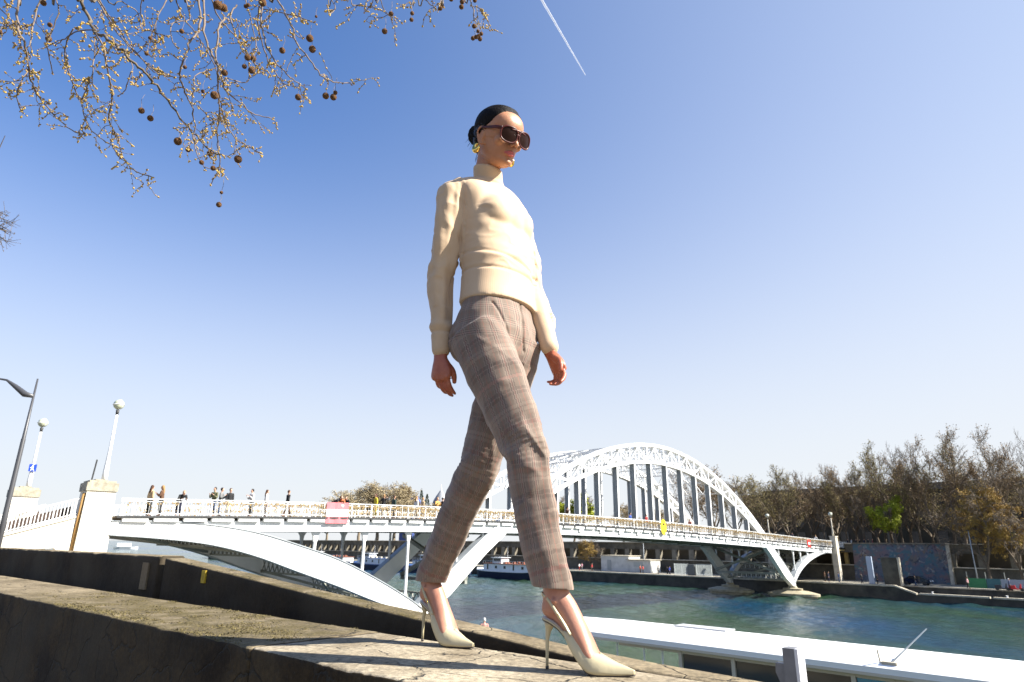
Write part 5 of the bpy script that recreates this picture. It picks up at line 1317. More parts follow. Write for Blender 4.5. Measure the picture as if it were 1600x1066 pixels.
# --- sweater
KNIT = mat('cream_knit', (.56, .40, .255), .75, sheen=.12, col2=(.53, .375, .235), scale=14, bump=.06, bscale=900)
sw = MB()
tors = [(761, 300, 2.085, .085, .062, 2.0), (764, 309, 2.085, .148, .072, 2.0), (767, 322, 2.085, .166, .082, 2.1), (770, 345, 2.085, .158, .092, 2.2), (773, 375, 2.08, .149, .106, 2.2), (775, 405, 2.07, .141, .102, 2.2), (777, 428, 2.065, .140, .101, 2.2), (777, 440, 2.065, .141, .104, 2.2), (777, 462, 2.06, .143, .104, 2.2), (778, 484, 2.055, .148, .111, 2.2)]
C = np.array([aty(a, b_, c) for a, b_, c, *_ in tors]); Q = np.array([t[3:5] for t in tors])
ts_ = -C[:, 2]; tt_ = np.linspace(ts_[0], ts_[-1], 46); X = spline(ts_, np.hstack([C, Q]), tt_)
sw.loft([ring(x[:3], LB * x[3], DB * x[4], 48, 2.15) for x in X])
# shoulders slope
for S in (RS, LS):
    limb(sw, [(neck0 - ZV * .025, .050, .045), (neck0 * .5 + S * .5 + ZV * .012, .050, .040), (S + ZV * .001, .050, .050)], 20, 8, ref=DB)
# bust
for sg in (1, -1):
    P = aty(773, 352, 2.082) + LB * sg * .056 + DB * .038; sw.sphere(P, .067, 24, 16, (1.15, 1.15, 1.15))
def sleeve(S, E, Wp, bend):
    limb(sw, [(S + ZV * .003, .052, .054), (S * .66 + E * .34, .049, .052), (S * .33 + E * .67 + bend * .3, .045, .048), (E + bend, .043, .045), (E * .6 + Wp * .4 + bend * .4, .040, .041), (E * .25 + Wp * .75, .035, .036), (E * .10 + Wp * .90, .032, .033), (Wp + ZV * .004, .0315, .032)], 24, 8, ref=DB)
sleeve(RS, RE, RW, -DB * .006); sleeve(LS, LE, LW, -DB * .006)
sw.sphere(aty(773, 354, 2.082) + DB * .044, .070, 24, 16, (1.05, 1.0, 1.3))
# turtleneck, rolled
nt_ = aty(762, 264, 2.06)
sw.loft([ring(c_, LB * a_, (DB - ZV * tl_) * b_, 36) for c_, a_, b_, tl_ in ((neck0 - ZV * .05, .072, .066, 0), (neck0 - ZV * .015, .058, .060, 0), (neck0 + ZV * .012, .0525, .0570, .1), (neck0 * .5 + nt_ * .5, .0515, .0565, .2), (nt_ - ZV * .006, .0515, .0570, .30), (nt_, .0500, .0555, .32), (nt_ + ZV * .001, .046, .0515, .32))])
me = remesh(sw, .0042, 22, .6); v = getv(me); n_ = getn(me)
def seg_dist(P, A, B):
    ab = B - A; t = np.clip(((P - A) @ ab) / (ab @ ab), 0, 1); return np.linalg.norm(P - (A + t[:, None] * ab), axis=1), t
def nz3(P, sc, seed, oct=3): return np.array([mnoise.fractal(Vector((p[0] * sc[0] + seed, p[1] * sc[1], p[2] * sc[2])), 1.0, 2.0, oct) for p in P])
# coordinates: along body side l, forward d, height
Lc = (v - C[5]) @ LB; Dc = (v - C[5]) @ DB; Zc = v[:, 2]
dR, tR = seg_dist(v, RS, RE); dR2, tR2 = seg_dist(v, RE, RW); dL, tL = seg_dist(v, LS, LE); dL2, tL2 = seg_dist(v, LE, LW)
arm = np.minimum(np.minimum(dR, dR2), np.minimum(dL, dL2)); isarm = (arm < .068) & ((np.abs((v - C[4]) @ LB) > .13) | (Zc < .62))
disp = np.zeros(len(v)); P3 = np.stack([Lc, Dc, Zc], 1)
wb = (~isarm).astype(float)
# blouson gather above the rib hem, soft diagonal pulls from the bust and armpit
hemz = X[-1][2]; ribz = aty(777, 440, 2.065)[2]
disp += wb * .0030 * np.exp(-((Zc - ribz - .030 + .22 * Lc) / .013) ** 2)
disp -= wb * .0045 * np.exp(-((Zc - ribz - .002) / .005) ** 2)
disp += wb * .0045 * np.exp(-((Zc - ribz - .066 + .20 * Lc * np.sign(Lc)) / .014) ** 2) * sstep(.16, .02, np.abs(Lc + .04))
disp -= wb * .006 * np.exp(-((Zc - ribz - .046 + .12 * Lc) / .007) ** 2)
f1 = nz3(P3, (5, 5, 17), 3.1, 2); disp += wb * .0050 * f1 * sstep(1.16, .95, Zc) * sstep(ribz, ribz + .05, Zc)
# pull lines radiating from the armpits
for S, sg in ((RS, -1), (LS, 1)):
    A_ = S - ZV * .06 + DB * .03 - LB * sg * .02; rel = v - A_; an = np.arctan2(rel @ ZV, -(rel @ LB) * sg); rad = np.linalg.norm(rel, axis=1)
    disp += wb * .0016 * np.sin(an * 5 + 1) * np.exp(-((rad - .10) / .03) ** 2) * ((rel @ DB) > -.05)
rg = nz3(np.stack([Lc + .6 * Zc, Dc, Zc - .5 * Lc], 1), (7, 7, 15), 11.0, 2); disp += wb * .0022 * np.clip(1 - np.abs(rg) * 3.2, 0, 1) ** 2 * sstep(1.12, .95, Zc) * sstep(ribz, ribz + .03, Zc)
# sleeves: long twisting folds and bunching at the elbow and above the cuff
af = isarm.astype(float); g1 = nz3(v, (22, 22, 3.5), 8.0, 2); g2 = nz3(v + LB * .6 * v[:, 2:3], (9, 9, 13), 2.0, 2)
cuffR, cuffL = sstep(.62, .60, tR2) + (tR2 < .01), sstep(.62, .60, tL2) + (tL2 < .01)
nearR = np.minimum(dR, dR2) < np.minimum(dL, dL2); t2 = np.where(nearR, tR2, tL2)
cf = sstep(.70, .55, t2)
disp += af * cf * (.010 * g1 + .0055 * g2)
t1 = np.where(nearR, tR, tL)
rg2 = nz3(np.stack([v @ LB + .5 * Zc, v @ DB, Zc], 1), (13, 13, 8), 4.0, 2); disp += af * cf * .0026 * np.clip(1 - np.abs(rg2) * 3.0, 0, 1) ** 2
disp += af * cf * .0022 * np.sin(t1 * 26 + 6 * ((v - RE) @ DB) * 20) * sstep(.55, .95, t1) * (t2 < .4)
disp += af * (.0050 * np.exp(-((t2 - .66) / .05) ** 2) - .0028 * np.exp(-((t2 - .75) / .02) ** 2))
# sleeve seam and neck seam
for S, sg in ((RS, -1), (LS, 1)):
    pl = (v - S) @ nrm(LB * sg * 1.0 - ZV * .10); disp -= .0020 * np.exp(-((pl - .004) / .0055) ** 2) * (np.linalg.norm(v - S, axis=1) < .085)
zn = (v - neck0) @ ZV; dn = np.linalg.norm((v - neck0) - np.outer(zn, ZV), axis=1)
disp -= .0030 * np.exp(-((zn + .012) / .004) ** 2) * (dn < .075)
disp += .0016 * np.sin(zn * 420) * (dn < .068) * (zn > 0)  * 0
v = v + n_ * disp[:, None]
setv(me, v)
at = me.attributes.new('rib', 'FLOAT', 'POINT')
angT = np.arctan2((v - C[-1]) @ LB * .7, (v - C[-1]) @ DB); rb = ((~isarm) & (Zc < ribz - .004)).astype(float)
cuffm = isarm & (t2 > .74)
at.data.foreach_set('value', np.where(cuffm, 1.0, rb).astype(np.float32))
at2 = me.attributes.new('ribcoord', 'FLOAT', 'POINT')
wc = np.where(nearR[:, None], RW, LW); angA = np.arctan2((v - wc) @ LB, (v - wc) @ DB)
at2.data.foreach_set('value', np.where(cuffm, angA * 40, np.arctan2((v - C[-1]) @ LB, ((v - C[-1]) @ DB) * 1.35) * 110).astype(np.float32))
t_ = KNIT.node_tree; bs = t_.nodes['Principled BSDF']
a1 = t_.nodes.new('ShaderNodeAttribute'); a1.attribute_name = 'rib'; a2 = t_.nodes.new('ShaderNodeAttribute'); a2.attribute_name = 'ribcoord'
sn = math_n(t_, 'MULTIPLY', math_n(t_, 'SINE', a2.outputs['Fac']), a1.outputs['Fac'])
bp0 = [n for n in t_.nodes if n.type == 'BUMP'][0]
bp = t_.nodes.new('ShaderNodeBump'); bp.inputs['Strength'].default_value = .08; bp.inputs['Distance'].default_value = .0008
t_.links.new(sn, bp.inputs['Height']); t_.links.new(bp0.outputs[0], bp.inputs['Normal']); t_.links.new(bp.outputs[0], bs.inputs['Normal'])
finish(me, 'sweater', [KNIT], woman)

# --- trousers
tr = MB()
HC = (RH + LH) / 2
pel = [(777, 470, 2.058, .128, .090), (777, 490, 2.056, .140, .100), (776, 510, 2.054, .153, .109), (775, 530, 2.05, .160, .113), (776, 552, 2.05, .155, .106), (780, 572, 2.05, .11, .08)]
Cp = np.array([aty(a, b_, c) for a, b_, c, *_ in pel]); Qp = np.array([t[3:5] for t in pel]); tsp = -Cp[:, 2]; Xp = spline(tsp, np.hstack([Cp, Qp]), np.linspace(tsp[0], tsp[-1], 24))
tr.loft([ring(x[:3], LB * x[3], DB * x[4], 40, 2.2) for x in Xp])
# seat
for sg in (1, -1): tr.sphere(Cp[3] + LB * sg * .062 - DB * .052 - ZV * .01, .082, 20, 14, (1, 1, 1.05))
RHm, LHm = aty(862, 905, RA[1]) , aty(693, 893, LA[1])
RHem = V3(RA[0], RA[1], 0) + ZV * aty(862, 918, RA[1])[2] - R_AX * .010; LHem = V3(LA[0], LA[1], 0) + ZV * aty(693, 908, LA[1])[2] - L_AX * .002
RK2 = RK - R_AX * .012; LK2 = LK
legs = {}
for nm, Hp, Kn, Hm, side, ax in (('R', RH, RK2, RHem, -1, R_AX), ('L', LH, LK2, LHem, 1, L_AX)):
    ks = [(Hp + ZV * .01, .088, .098), (Hp * .72 + Kn * .28 + DB * .006, .085, .094), (Hp * .42 + Kn * .58 + DB * .005, .073, .080), (Kn + DB * .004, .060, .064), (Kn * .72 + Hm * .28 - DB * .004, .0565, .061), (Kn * .35 + Hm * .65 - DB * .004, .052, .056), (Hm, .0485, .0525)]
    K = len(ks); P = np.array([k[0] for k in ks]); Rr = np.array([k[1:] for k in ks]); ts2 = np.concatenate([[0], np.cumsum(np.linalg.norm(np.diff(P, axis=0), axis=1))]); t3 = np.linspace(0, ts2[-1], 60)
    XX = spline(ts2, P, t3); RR = spline(ts2, Rr, t3); secs = []
    for i in range(len(t3)):
        tg = nrm(XX[min(i + 1, 59)] - XX[max(i - 1, 0)]); tg = nrm(tg) if i < 50 else nrm(tg * (1 - (i - 50) / 12) - ZV * ((i - 50) / 12)); ay = nrm(DB - tg * np.dot(DB, tg)); axx = np.cross(ay, tg)
        rg = ring(XX[i], axx * RR[i][0], ay * RR[i][1], 36, 2.0)
        # pressed crease front and back
        cr = .013 * float(sstep(.05, .3, t3[i] / ts2[-1]))
        rg = [p + ay * cr * math.copysign(abs(math.sin(2 * math.pi * j / 36)) ** 16, math.sin(2 * math.pi * j / 36)) for j, p in enumerate(rg)]
        secs.append(rg)
    secs.append([p - ZV * .03 for p in secs[-1]]); tr.loft(secs); legs[nm] = (XX, t3)
me = remesh(tr, .0042, 4, .5); v = getv(me); n_ = getn(me)
def leg_coord(v, XX, t3):
    best = np.full(len(v), 1e9); idx = np.zeros(len(v), int)
    for i in range(len(XX)):
        d2 = ((v - XX[i]) ** 2).sum(1); m_ = d2 < best; best[m_] = d2[m_]; idx[m_] = i
    return np.sqrt(best), idx
dR, iR = leg_coord(v, *legs['R']); dL, iL = leg_coord(v, *legs['L'])
lat = (v - HC) @ LB
isR = np.where(v[:, 2] > HC[2] - .10, lat < 0, dR < dL)
XXR, XXL = legs['R'][0], legs['L'][0]
cen = np.where(isR[:, None], XXR[iR], XXL[iL]); ii = np.where(isR, iR, iL)
rel = v - cen; ang = np.arctan2(rel @ LB, rel @ DB)
tl = legs['R'][1][ii]; top = v[:, 2] > RH[2]
ang = np.where(isR, np.arctan2(-(rel @ LB), rel @ DB), np.arctan2(rel @ LB, rel @ DB))   # outer side positive
rad = np.linalg.norm(rel - np.outer(rel[:, 2], ZV), axis=1)
fr = tl / legs['R'][1][-1]
disp = np.zeros(len(v))
hr, hl3 = nz3(v, (9, 9, 6), 1.0, 3), nz3(v - DB * .5 * v[:, 2:3], (6, 6, 20), 5.0, 2)
disp += .0045 * hr + .004 * hl3 * (1 - np.exp(-((fr - .5) / .2) ** 2)) 
rg3 = nz3(np.stack([v @ LB + .45 * v[:, 2], v @ DB, v[:, 2] + .3 * (v @ LB)], 1), (8, 8, 7), 6.0, 2); disp += .0042 * np.clip(1 - np.abs(rg3) * 3.0, 0, 1) ** 2 * (.4 + .6 * np.exp(-((fr - .55) / .2) ** 2))
# knee break, drag lines below, hip drag from the stride
disp += .0038 * np.sin((fr - .50) * 48 + ang * 3.2) * np.exp(-((fr - .52) / .075) ** 2)
disp += .0030 * np.sin(fr * 26 + ang * 2.6 + isR * 1.3) * sstep(.55, .75, fr) * (.35 + .65 * hl3 ** 2)
hipA = RH + DB * .08 + LB * .06 - ZV * .03; rr5 = v - hipA; an5 = np.arctan2(rr5 @ ZV, -(rr5 @ LB)); d5 = np.linalg.norm(rr5, axis=1)
disp += .0018 * np.sin(an5 * 5) * np.exp(-((d5 - .13) / .04) ** 2)
# fly line, pocket welt lines
relc = v - Cp[2]; lc, dc, zc = relc @ LB, relc @ DB, relc @ ZV
disp -= .0065 * np.exp(-((lc - .004 - .3 * np.clip(-zc - .06, 0, 1)) / .004) ** 2) * (dc > 0) * sstep(-.115, -.10, zc)
pk = (lc + .098 + .38 * (zc - .02)); disp -= .0045 * np.exp(-(pk / .004) ** 2) * (dc > .0) * (zc > -.105) * (zc < .04)
pk2 = (zc + .055 - .1 * dc); disp -= .005 * np.exp(-(pk2 / .0035) ** 2) * (dc < -.035) * (dc > -.15) * (lc < 0)
# outer side seam
disp -= .0016 * np.exp(-((ang - math.pi / 2) * rad / .0025) ** 2)
v = v + n_ * disp[:, None]; setv(me, v)
uv = me.attributes.new('cloth', 'FLOAT_VECTOR', 'POINT')
uu = ang * (.098 * (1 - fr) + .062 * fr) * 1.0 + isR * .013; vv = np.where(top, -(v[:, 2] - RH[2]) , tl)
vv = np.where(v[:, 2] > RH[2] - .02, RH[2] + .01 - v[:, 2], tl)
uv.data.foreach_set('vector', np.stack([uu, vv, np.zeros(len(v))], 1).astype(np.float32).ravel())
# glen check cloth
CL = bpy.data.materials.new('glen_check_wool'); CL.use_nodes = True; t_ = CL.node_tree; b_ = t_.nodes['Principled BSDF']; b_.inputs['Roughness'].default_value = .8; b_.inputs['Sheen Weight'].default_value = .2
at_ = t_.nodes.new('ShaderNodeAttribute'); at_.attribute_name = 'cloth'; sp_ = t_.nodes.new('ShaderNodeSeparateXYZ'); t_.links.new(at_.outputs['Vector'], sp_.inputs[0])
def stripes(sock, period, duty, phase=0.0):
    x = math_n(t_, 'FRACT', math_n(t_, 'ADD', math_n(t_, 'MULTIPLY', sock, 1 / period), phase)); return math_n(t_, 'LESS_THAN', x, duty)
def soft(sock, period, w_, phase=0.0):
    x = math_n(t_, 'FRACT', math_n(t_, 'ADD', math_n(t_, 'MULTIPLY', sock, 1 / period), phase))
    x = math_n(t_, 'ABSOLUTE', math_n(t_, 'SUBTRACT', x, .5)); mr = t_.nodes.new('ShaderNodeMapRange'); t_.links.new(x, mr.inputs[0]); mr.inputs[1].default_value = w_; mr.inputs[2].default_value = w_ * .55; return mr.outputs[0]
U, Vv = sp_.outputs[0], sp_.outputs[1]
big = .050
bandU, bandV = soft(U, big, .30, .25), soft(Vv, big, .32, .1)
fineU, fineV = stripes(U, .0074, .5), stripes(Vv, .0074, .5)
base_l, base_d, mid = (.32, .245, .185), (.055, .034, .03), (.235, .17, .14)
c1 = mixcol(t_, (.185, .134, .098), base_l, math_n(t_, 'MULTIPLY', fineU, bandU)); 
c1 = mixcol(t_, c1, base_d, math_n(t_, 'MULTIPLY', math_n(t_, 'MULTIPLY', fineU, bandU), .68))
c1 = mixcol(t_, c1, base_d, math_n(t_, 'MULTIPLY', math_n(t_, 'MULTIPLY', fineV, bandV), .34))
hs = math_n(t_, 'MULTIPLY', math_n(t_, 'SUBTRACT', 1.0, fineU), bandU); c1 = mixcol(t_, c1, base_l, math_n(t_, 'MULTIPLY', hs, .55))
hs = math_n(t_, 'MULTIPLY', math_n(t_, 'SUBTRACT', 1.0, fineV), bandV); c1 = mixcol(t_, c1, base_l, math_n(t_, 'MULTIPLY', hs, .34))
redU, redV = soft(U, big, .030, .75), soft(Vv, big, .030, .60)
c1 = mixcol(t_, c1, (.42, .115, .075), math_n(t_, 'MULTIPLY', redU, .32)); c1 = mixcol(t_, c1, (.42, .115, .075), math_n(t_, 'MULTIPLY', redV, .10))
redU, redV = soft(U, big, .028, .25), soft(Vv, big, .028, .10)
c1 = mixcol(t_, c1, (.40, .10, .08), math_n(t_, 'MULTIPLY', redU, .3)); c1 = mixcol(t_, c1, (.40, .10, .08), math_n(t_, 'MULTIPLY', redV, .16))
nn0 = t_.nodes.new('ShaderNodeTexNoise'); nn0.inputs['Scale'].default_value = 900; nn0.inputs['Detail'].default_value = 2; t_.links.new(at_.outputs['Vector'], nn0.inputs[0])
c1 = mixcol(t_, c1, mixcol(t_, (.5, .5, .5), (1.25, 1.2, 1.2), nn0.outputs[0]), .5, 'MULTIPLY')
t_.links.new(c1, b_.inputs['Base Color'])
bp = t_.nodes.new('ShaderNodeBump'); bp.inputs['Strength'].default_value = .25; bp.inputs['Distance'].default_value = .001; t_.links.new(nn0.outputs[0], bp.inputs['Height']); t_.links.new(bp.outputs[0], b_.inputs['Normal'])
# cut both hems open, level
bm = bmesh.new(); bm.from_mesh(me)
for nm, Hm in (('R', RHem), ('L', LHem)):
    other = LHem if nm == 'R' else RHem
    fs = [f for f in bm.faces if f.calc_center_median().z < Hm[2] + .08 and (f.calc_center_median().xy - Vector(Hm[:2])).length < (f.calc_center_median().xy - Vector(other[:2])).length]
    geo = list({v_ for f in fs for v_ in f.verts}) + list({e_ for f in fs for e_ in f.edges}) + fs
    tilt = nrm(ZV + (R_AX if nm == 'R' else L_AX) * .06)
    bmesh.ops.bisect_plane(bm, geom=geo, plane_co=tuple(Hm), plane_no=tuple(-tilt), clear_outer=True)
bm.to_mesh(me); bm.free()
tro = finish(me, 'trousers', [CL], woman)
so2 = tro.modifiers.new('thickness', 'SOLIDIFY'); so2.thickness = .0025; so2.offset = -1

# --- slingback stilettos
M_shoe = mat('cream_leather', (.48, .415, .26), .33, spec=.5, coat=.15, bump=.05, bscale=60)
M_sole = mat('shoe_sole', (.05, .04, .035), .5)
M_insole = mat('insole', (.62, .52, .42), .6)
def sole_z(u): return float(np.interp(u, [-.01, .02, .045, .07, .095, .118, .14, .2, .236], [.121, .114, .098, .068, .032, .0075, .0030, .0035, .0060]))
_su = np.linspace(-.012, .236, 40); _sz = np.array([sole_z(x) for x in _su]); 
for _ in range(3): _sz[1:-1] = (_sz[:-2] + _sz[1:-1] * 2 + _sz[2:]) / 4
def sz(u): return float(np.interp(u, _su, _sz))
def sw_(u): return float(spline([-.012, .0, .025, .055, .085, .12, .150, .185, .215, .236], np.array([[.006, .019, .0255, .0215, .026, .0375, .0350, .0225, .0110, .0025]]).T, u)[0, 0])
def shoe(T, ax, label):
    F_ = lambda u, v, z: foot_pt(T, ax, u, v, z)
    S_ = bpy.data.objects.new('slingback_shoe', None); COL.objects.link(S_); S_.parent = woman; S_.location = (0, 0, 0)
    def fin(mb, nm, m_, sm=True): o = mb.build(nm, m_, S_, sm); o.location = tuple(-woman.location); return o
    # outsole and insole as thin lofts across
    us = np.linspace(-.010, .2355, 44)
    mb = MB(); mb.loft([[F_(u, sw_(u) * .96, sz(u)), F_(u, -sw_(u) * .96, sz(u)), F_(u, -sw_(u) * .96, sz(u) - .0035), F_(u, sw_(u) * .96, sz(u) - .0035)] for u in us]); fin(mb, 'sole', M_sole)
    mb = MB(); us2 = np.linspace(-.010, .10, 24); mb.loft([[F_(u, sw_(u), sz(u) + .0045), F_(u, -sw_(u), sz(u) + .0045), F_(u, -sw_(u) * 1.0, sz(u) + .0003), F_(u, sw_(u) * 1.0, sz(u) + .0003)] for u in us2]); fin(mb, 'insole', M_shoe)
    mb = MB(); mb.loft([[F_(u, sw_(u) * .86, sz(u) + .0062), F_(u, -sw_(u) * .86, sz(u) + .0062), F_(u, -sw_(u) * .86, sz(u) + .0048), F_(u, sw_(u) * .86, sz(u) + .0048)] for u in us2]); fin(mb, 'footbed', M_insole)
    # upper: shell, inner wall follows outer; open throat behind u=.145
    def sect(u, inner=False):
        w0 = sw_(u) * 1.03; b_ = sz(u)
        top = float(np.interp(u, [.045, .06, .08, .10, .12, .137, .148, .165, .19, .215, .236], [.012, .030, .050, .058, .056, .049, .043, .036, .026, .018, .010]))
        opn = float(np.interp(u, [.045, .10, .125, .140, .149], [1.0, .92, .74, .45, .0]))   # half opening as share of the arch
        pts = []
        for k in range(25):
            th = math.pi * k / 24; s_ = math.cos(th)
            lim = math.cos(math.asin(min(1, opn))) if opn < 1 else 0
            pts.append((th, s_))
        half = math.radians(float(np.interp(u, [.045, .058, .08, .10, .12, .135, .147], [6, 30, 47, 50, 54, 66, 90]))); w0 = max(w0, float(np.interp(u, [.045, .06, .075, .105, .12, .13], [.0, .024, .0345, .0385, .038, .0])))
        L_ = []; R_ = []
        for k in range(11):
            th = half * k / 10
            y = w0 * math.cos(th) ** .75 if math.cos(th) > 0 else 0; z = b_ + top * math.sin(th) ** .9
            if opn > 0 and k == 10: y *= 1
            L_.append((y, z)); R_.append((-y, z))
        return L_, R_
    us3 = np.linspace(.045, .2355, 60); rows = []
    mb = MB()
    for u in us3:
        L_, R_ = sect(u); rows.append(([F_(u, *p) for p in L_], [F_(u, *p) for p in R_]))
    th = .0016
    for sd in (0, 1):
        V = [p for r in rows for p in r[sd]]; n = 11; F = []
        for i in range(len(rows) - 1):
            for j in range(n - 1):
                a = i * n + j; q = (a, a + 1, a + n + 1, a + n); F.append(q if sd == 0 else q[::-1])
        mb.add(V, F)
    o = fin(mb, 'upper', M_shoe); so_ = o.modifiers.new('thickness', 'SOLIDIFY'); so_.thickness = .0018; so_.offset = -1
    # stiletto heel
    mb = MB(); pts = []; 
    prof = [(.012, .113, .0195, .019), (.008, .103, .0120, .012), (.004, .090, .0062, .0075), (.001, .07, .0045, .0050), (.0, .03, .0038, .0040), (.0, .006, .0037, .0038)]
    mb.loft([ring(F_(u, 0, z), np.cross(ZV, ax) * a, ax * b_, 16) for u, z, a, b_ in prof][::-1]); fin(mb, 'heel', M_shoe)
    mb = MB(); mb.loft([ring(F_(0, 0, z), np.cross(ZV, ax) * .0044, ax * .0046, 14) for z in (.0, .0065)]); fin(mb, 'heel_tip', M_sole)
    # strap round the heel
    key = [(.062, .0335, .116), (.040, .0330, .143), (.016, .0275, .170), (-.006, .014, .182), (-.0135, 0, .184), (-.006, -.014, .182), (.016, -.0275, .170), (.040, -.0330, .143), (.062, -.0335, .116), (.080, -.0335, .090)]
    key = [(.080, .0335, .090)] + key
    K = np.array(key, float); X_ = spline(np.arange(len(K)), K, np.linspace(0, len(K) - 1, 70)); secs = []
    for i in range(len(X_)):
        P = F_(*X_[i]); tg = nrm(F_(*X_[min(i + 1, 69)]) - F_(*X_[max(i - 1, 0)])); out = nrm(P - F_(.02, 0, X_[i][2])); out = nrm(out - tg * np.dot(out, tg)); wd = np.cross(tg, out)
        secs.append([P + wd * .0040 + out * .0010, P - wd * .0040 + out * .0010, P - wd * .0040 - out * .0010, P + wd * .0040 - out * .0010])
    mb = MB(); mb.loft(secs); fin(mb, 'strap', M_shoe)
    mb = MB(); q = F_(.050, -.0355, .130); mb.tube([q + (ax * math.cos(a) * .006 - ZV * math.cos(a) * .006 + ZV * math.sin(a) * .004) for a in np.linspace(0, 6.28, 13)], .0009, 5); fin(mb, 'buckle', M_gold)
    return S_
shoe(RT, R_AX, ''); shoe(LT, L_AX, '')
# ================================================================ passers-by
def person_template(pose):
    """origin at the feet, facing +y, 1.72 m; returns meshes body, top, trousers, short hair, long hair"""
    lean = pose == 'lean'; walk = pose == 'walk'
    hz = .90; f = .0
    tq = V3(0, .42, 1.22) if lean else V3(0, .02, 1.42)     # neck base
    pel = V3(0, -.12 if lean else 0, .93)
    hd = tq + (V3(0, .16, .10) if lean else V3(0, .02, .19))
    b = MB()
    b.sphere(hd, .098, 14, 12, (.80, .98, 1.18)); b.sphere(hd + V3(0, .098, -.01), .016, 8, 6)
    limb(b, [(tq, .055), (hd - ZV * .03, .05)], 10, 4)
    limb(b, [(pel, .12, .10), ((pel + tq) / 2, .11, .09), (tq - ZV * .04, .14, .08)], 14, 5, ref=(1, 0, 0))
    arms, legs_ = [], []
    for sg in (-1, 1):
        S = tq + V3(sg * .175, 0, -.05)
        if lean: E, Wp = S + V3(sg * .05, .05, -.24), S + V3(-sg * .05, .26, -.20)
        elif pose == 'phone': E, Wp = S + V3(sg * .06, .06, -.26), S + V3(-sg * .05, .28, -.10)
        elif pose == 'up': E, Wp = S + V3(sg * .16, .14, -.08), S + V3(-sg * .02, .20, .12)
        elif walk: E, Wp = S + V3(sg * .04, -.06 * sg, -.28), S + V3(sg * .03, .10 * sg, -.50)
        else: E, Wp = S + V3(sg * .05, -.02, -.29), S + V3(sg * .04, .05, -.53)
        arms.append((S, E, Wp)); limb(b, [(S, .048), (E, .040), (Wp, .028)], 10, 4)
        dd = nrm(Wp - E); limb(b, [(Wp, .026), (Wp + dd * .09, .030, .018), (Wp + dd * .16, .014)], 8, 3)
        Hp = pel + V3(sg * .09, 0, -.04); st = (.26 * sg if walk else 0)
        K = V3(sg * .10, (Hp[1] + .10 if walk and sg > 0 else Hp[1] + .02 + (0 if not walk else -.02)), .50); A_ = V3(sg * .11, st * .8, .09)
        legs_.append((Hp, K, A_)); limb(b, [(Hp, .08), (K, .055), (A_, .038)], 10, 4); limb(b, [(A_ - ZV * .03, .04, .035), (A_ + V3(0, .13, -.055), .035, .025)], 8, 3)
    me_b = remesh(b, .022, 3)
    t = MB(); limb(t, [(pel + ZV * .02, .155, .115), ((pel + tq) / 2, .150, .112), (tq - ZV * .05, .165, .10), (tq + ZV * .02, .07, .065)], 16, 5, ref=(1, 0, 0))
    for S, E, Wp in arms: limb(t, [(S, .068), (E, .055), (E * .2 + Wp * .8, .042)], 10, 4)
    me_t = remesh(t, .022, 3)
    t = MB(); limb(t, [(pel + ZV * .06, .135, .105), (pel - ZV * .06, .155, .115)], 14, 4, ref=(1, 0, 0))
    for Hp, K, A_ in legs_: limb(t, [(Hp, .098), (K, .072), (K * .1 + A_ * .9, .06)], 12, 4)
    me_p = remesh(t, .022, 3)
    t = MB(); t.sphere(hd + V3(0, -.022, .028), .104, 14, 12, (.86, .94, 1.1)); me_h = remesh(t, .02, 2)
    t = MB(); t.sphere(hd + V3(0, -.022, .028), .104, 14, 12, (.88, .94, 1.1)); limb(t, [(hd + V3(0, -.05, 0), .09, .07), (hd + V3(0, -.10, -.18), .10, .05), (hd + V3(0, -.11, -.34), .07, .03)], 12, 4, ref=(1, 0, 0)); me_l = remesh(t, .02, 2)
    return dict(body=me_b, top=me_t, trousers=me_p, short=me_h, long=me_l)
TPL = {p: person_template(p) for p in ('stand', 'walk', 'lean', 'phone', 'up')}
_mc = {}
def cmat(c):
    if c not in _mc: _mc[c] = mat('cloth_fabric', c, .8, var=.25, scale=6)
    return _mc[c]
SKN = mat('passer_skin', (.52, .29, .19), .5)
def passer(P, face, pose, top, leg, hair, label, longh=False, group=None, h=1.0):
    T_ = thing('person', P, label, 'person', group); T_.rotation_euler = (0, 0, face); T_.scale = (h, h, h)
    for nm, key, m_ in (('body', 'body', SKN), ('top', 'top', cmat(top)), ('trousers', 'trousers', cmat(leg)), ('hair', 'long' if longh else 'short', cmat(hair))):
        me_ = TPL[pose][key]
        if not me_.materials: me_.materials.append(None)
        o = bpy.data.objects.new(nm, me_); COL.objects.link(o); o.parent = T_; o.material_slots[0].link = 'OBJECT'; o.material_slots[0].material = m_
        me_.polygons.foreach_set('use_smooth', [True] * len(me_.polygons))
    return T_
BLK, NVY, DEN, TAN, WHT, OLV, RED, BRN, GRY, YEL = (.012, .012, .014), (.012, .014, .04), (.045, .075, .14), (.50, .36, .20), (.70, .68, .64), (.12, .12, .06), (.35, .03, .03), (.10, .045, .02), (.18, .18, .18), (.65, .48, .03)
HB, HK, HL = (.07, .03, .015), (.012, .01, .009), (.35, .20, .08)
def on_bridge(px, s):
    lo, hi = -24.0, 100.0
    for _ in range(40):
        m_ = (lo + hi) / 2
        if pxy(W(m_, s, zd(m_) + 1))[0] < px: lo = m_
        else: hi = m_
    return W(lo, s, zd(lo) + .03), lo
FN = math.atan2(-NV[0], NV[1])   # facing the camera side (towards +NV)
FB = math.atan2(-BV[0], BV[1])   # facing along the bridge
G1 = 'people on the footbridge'
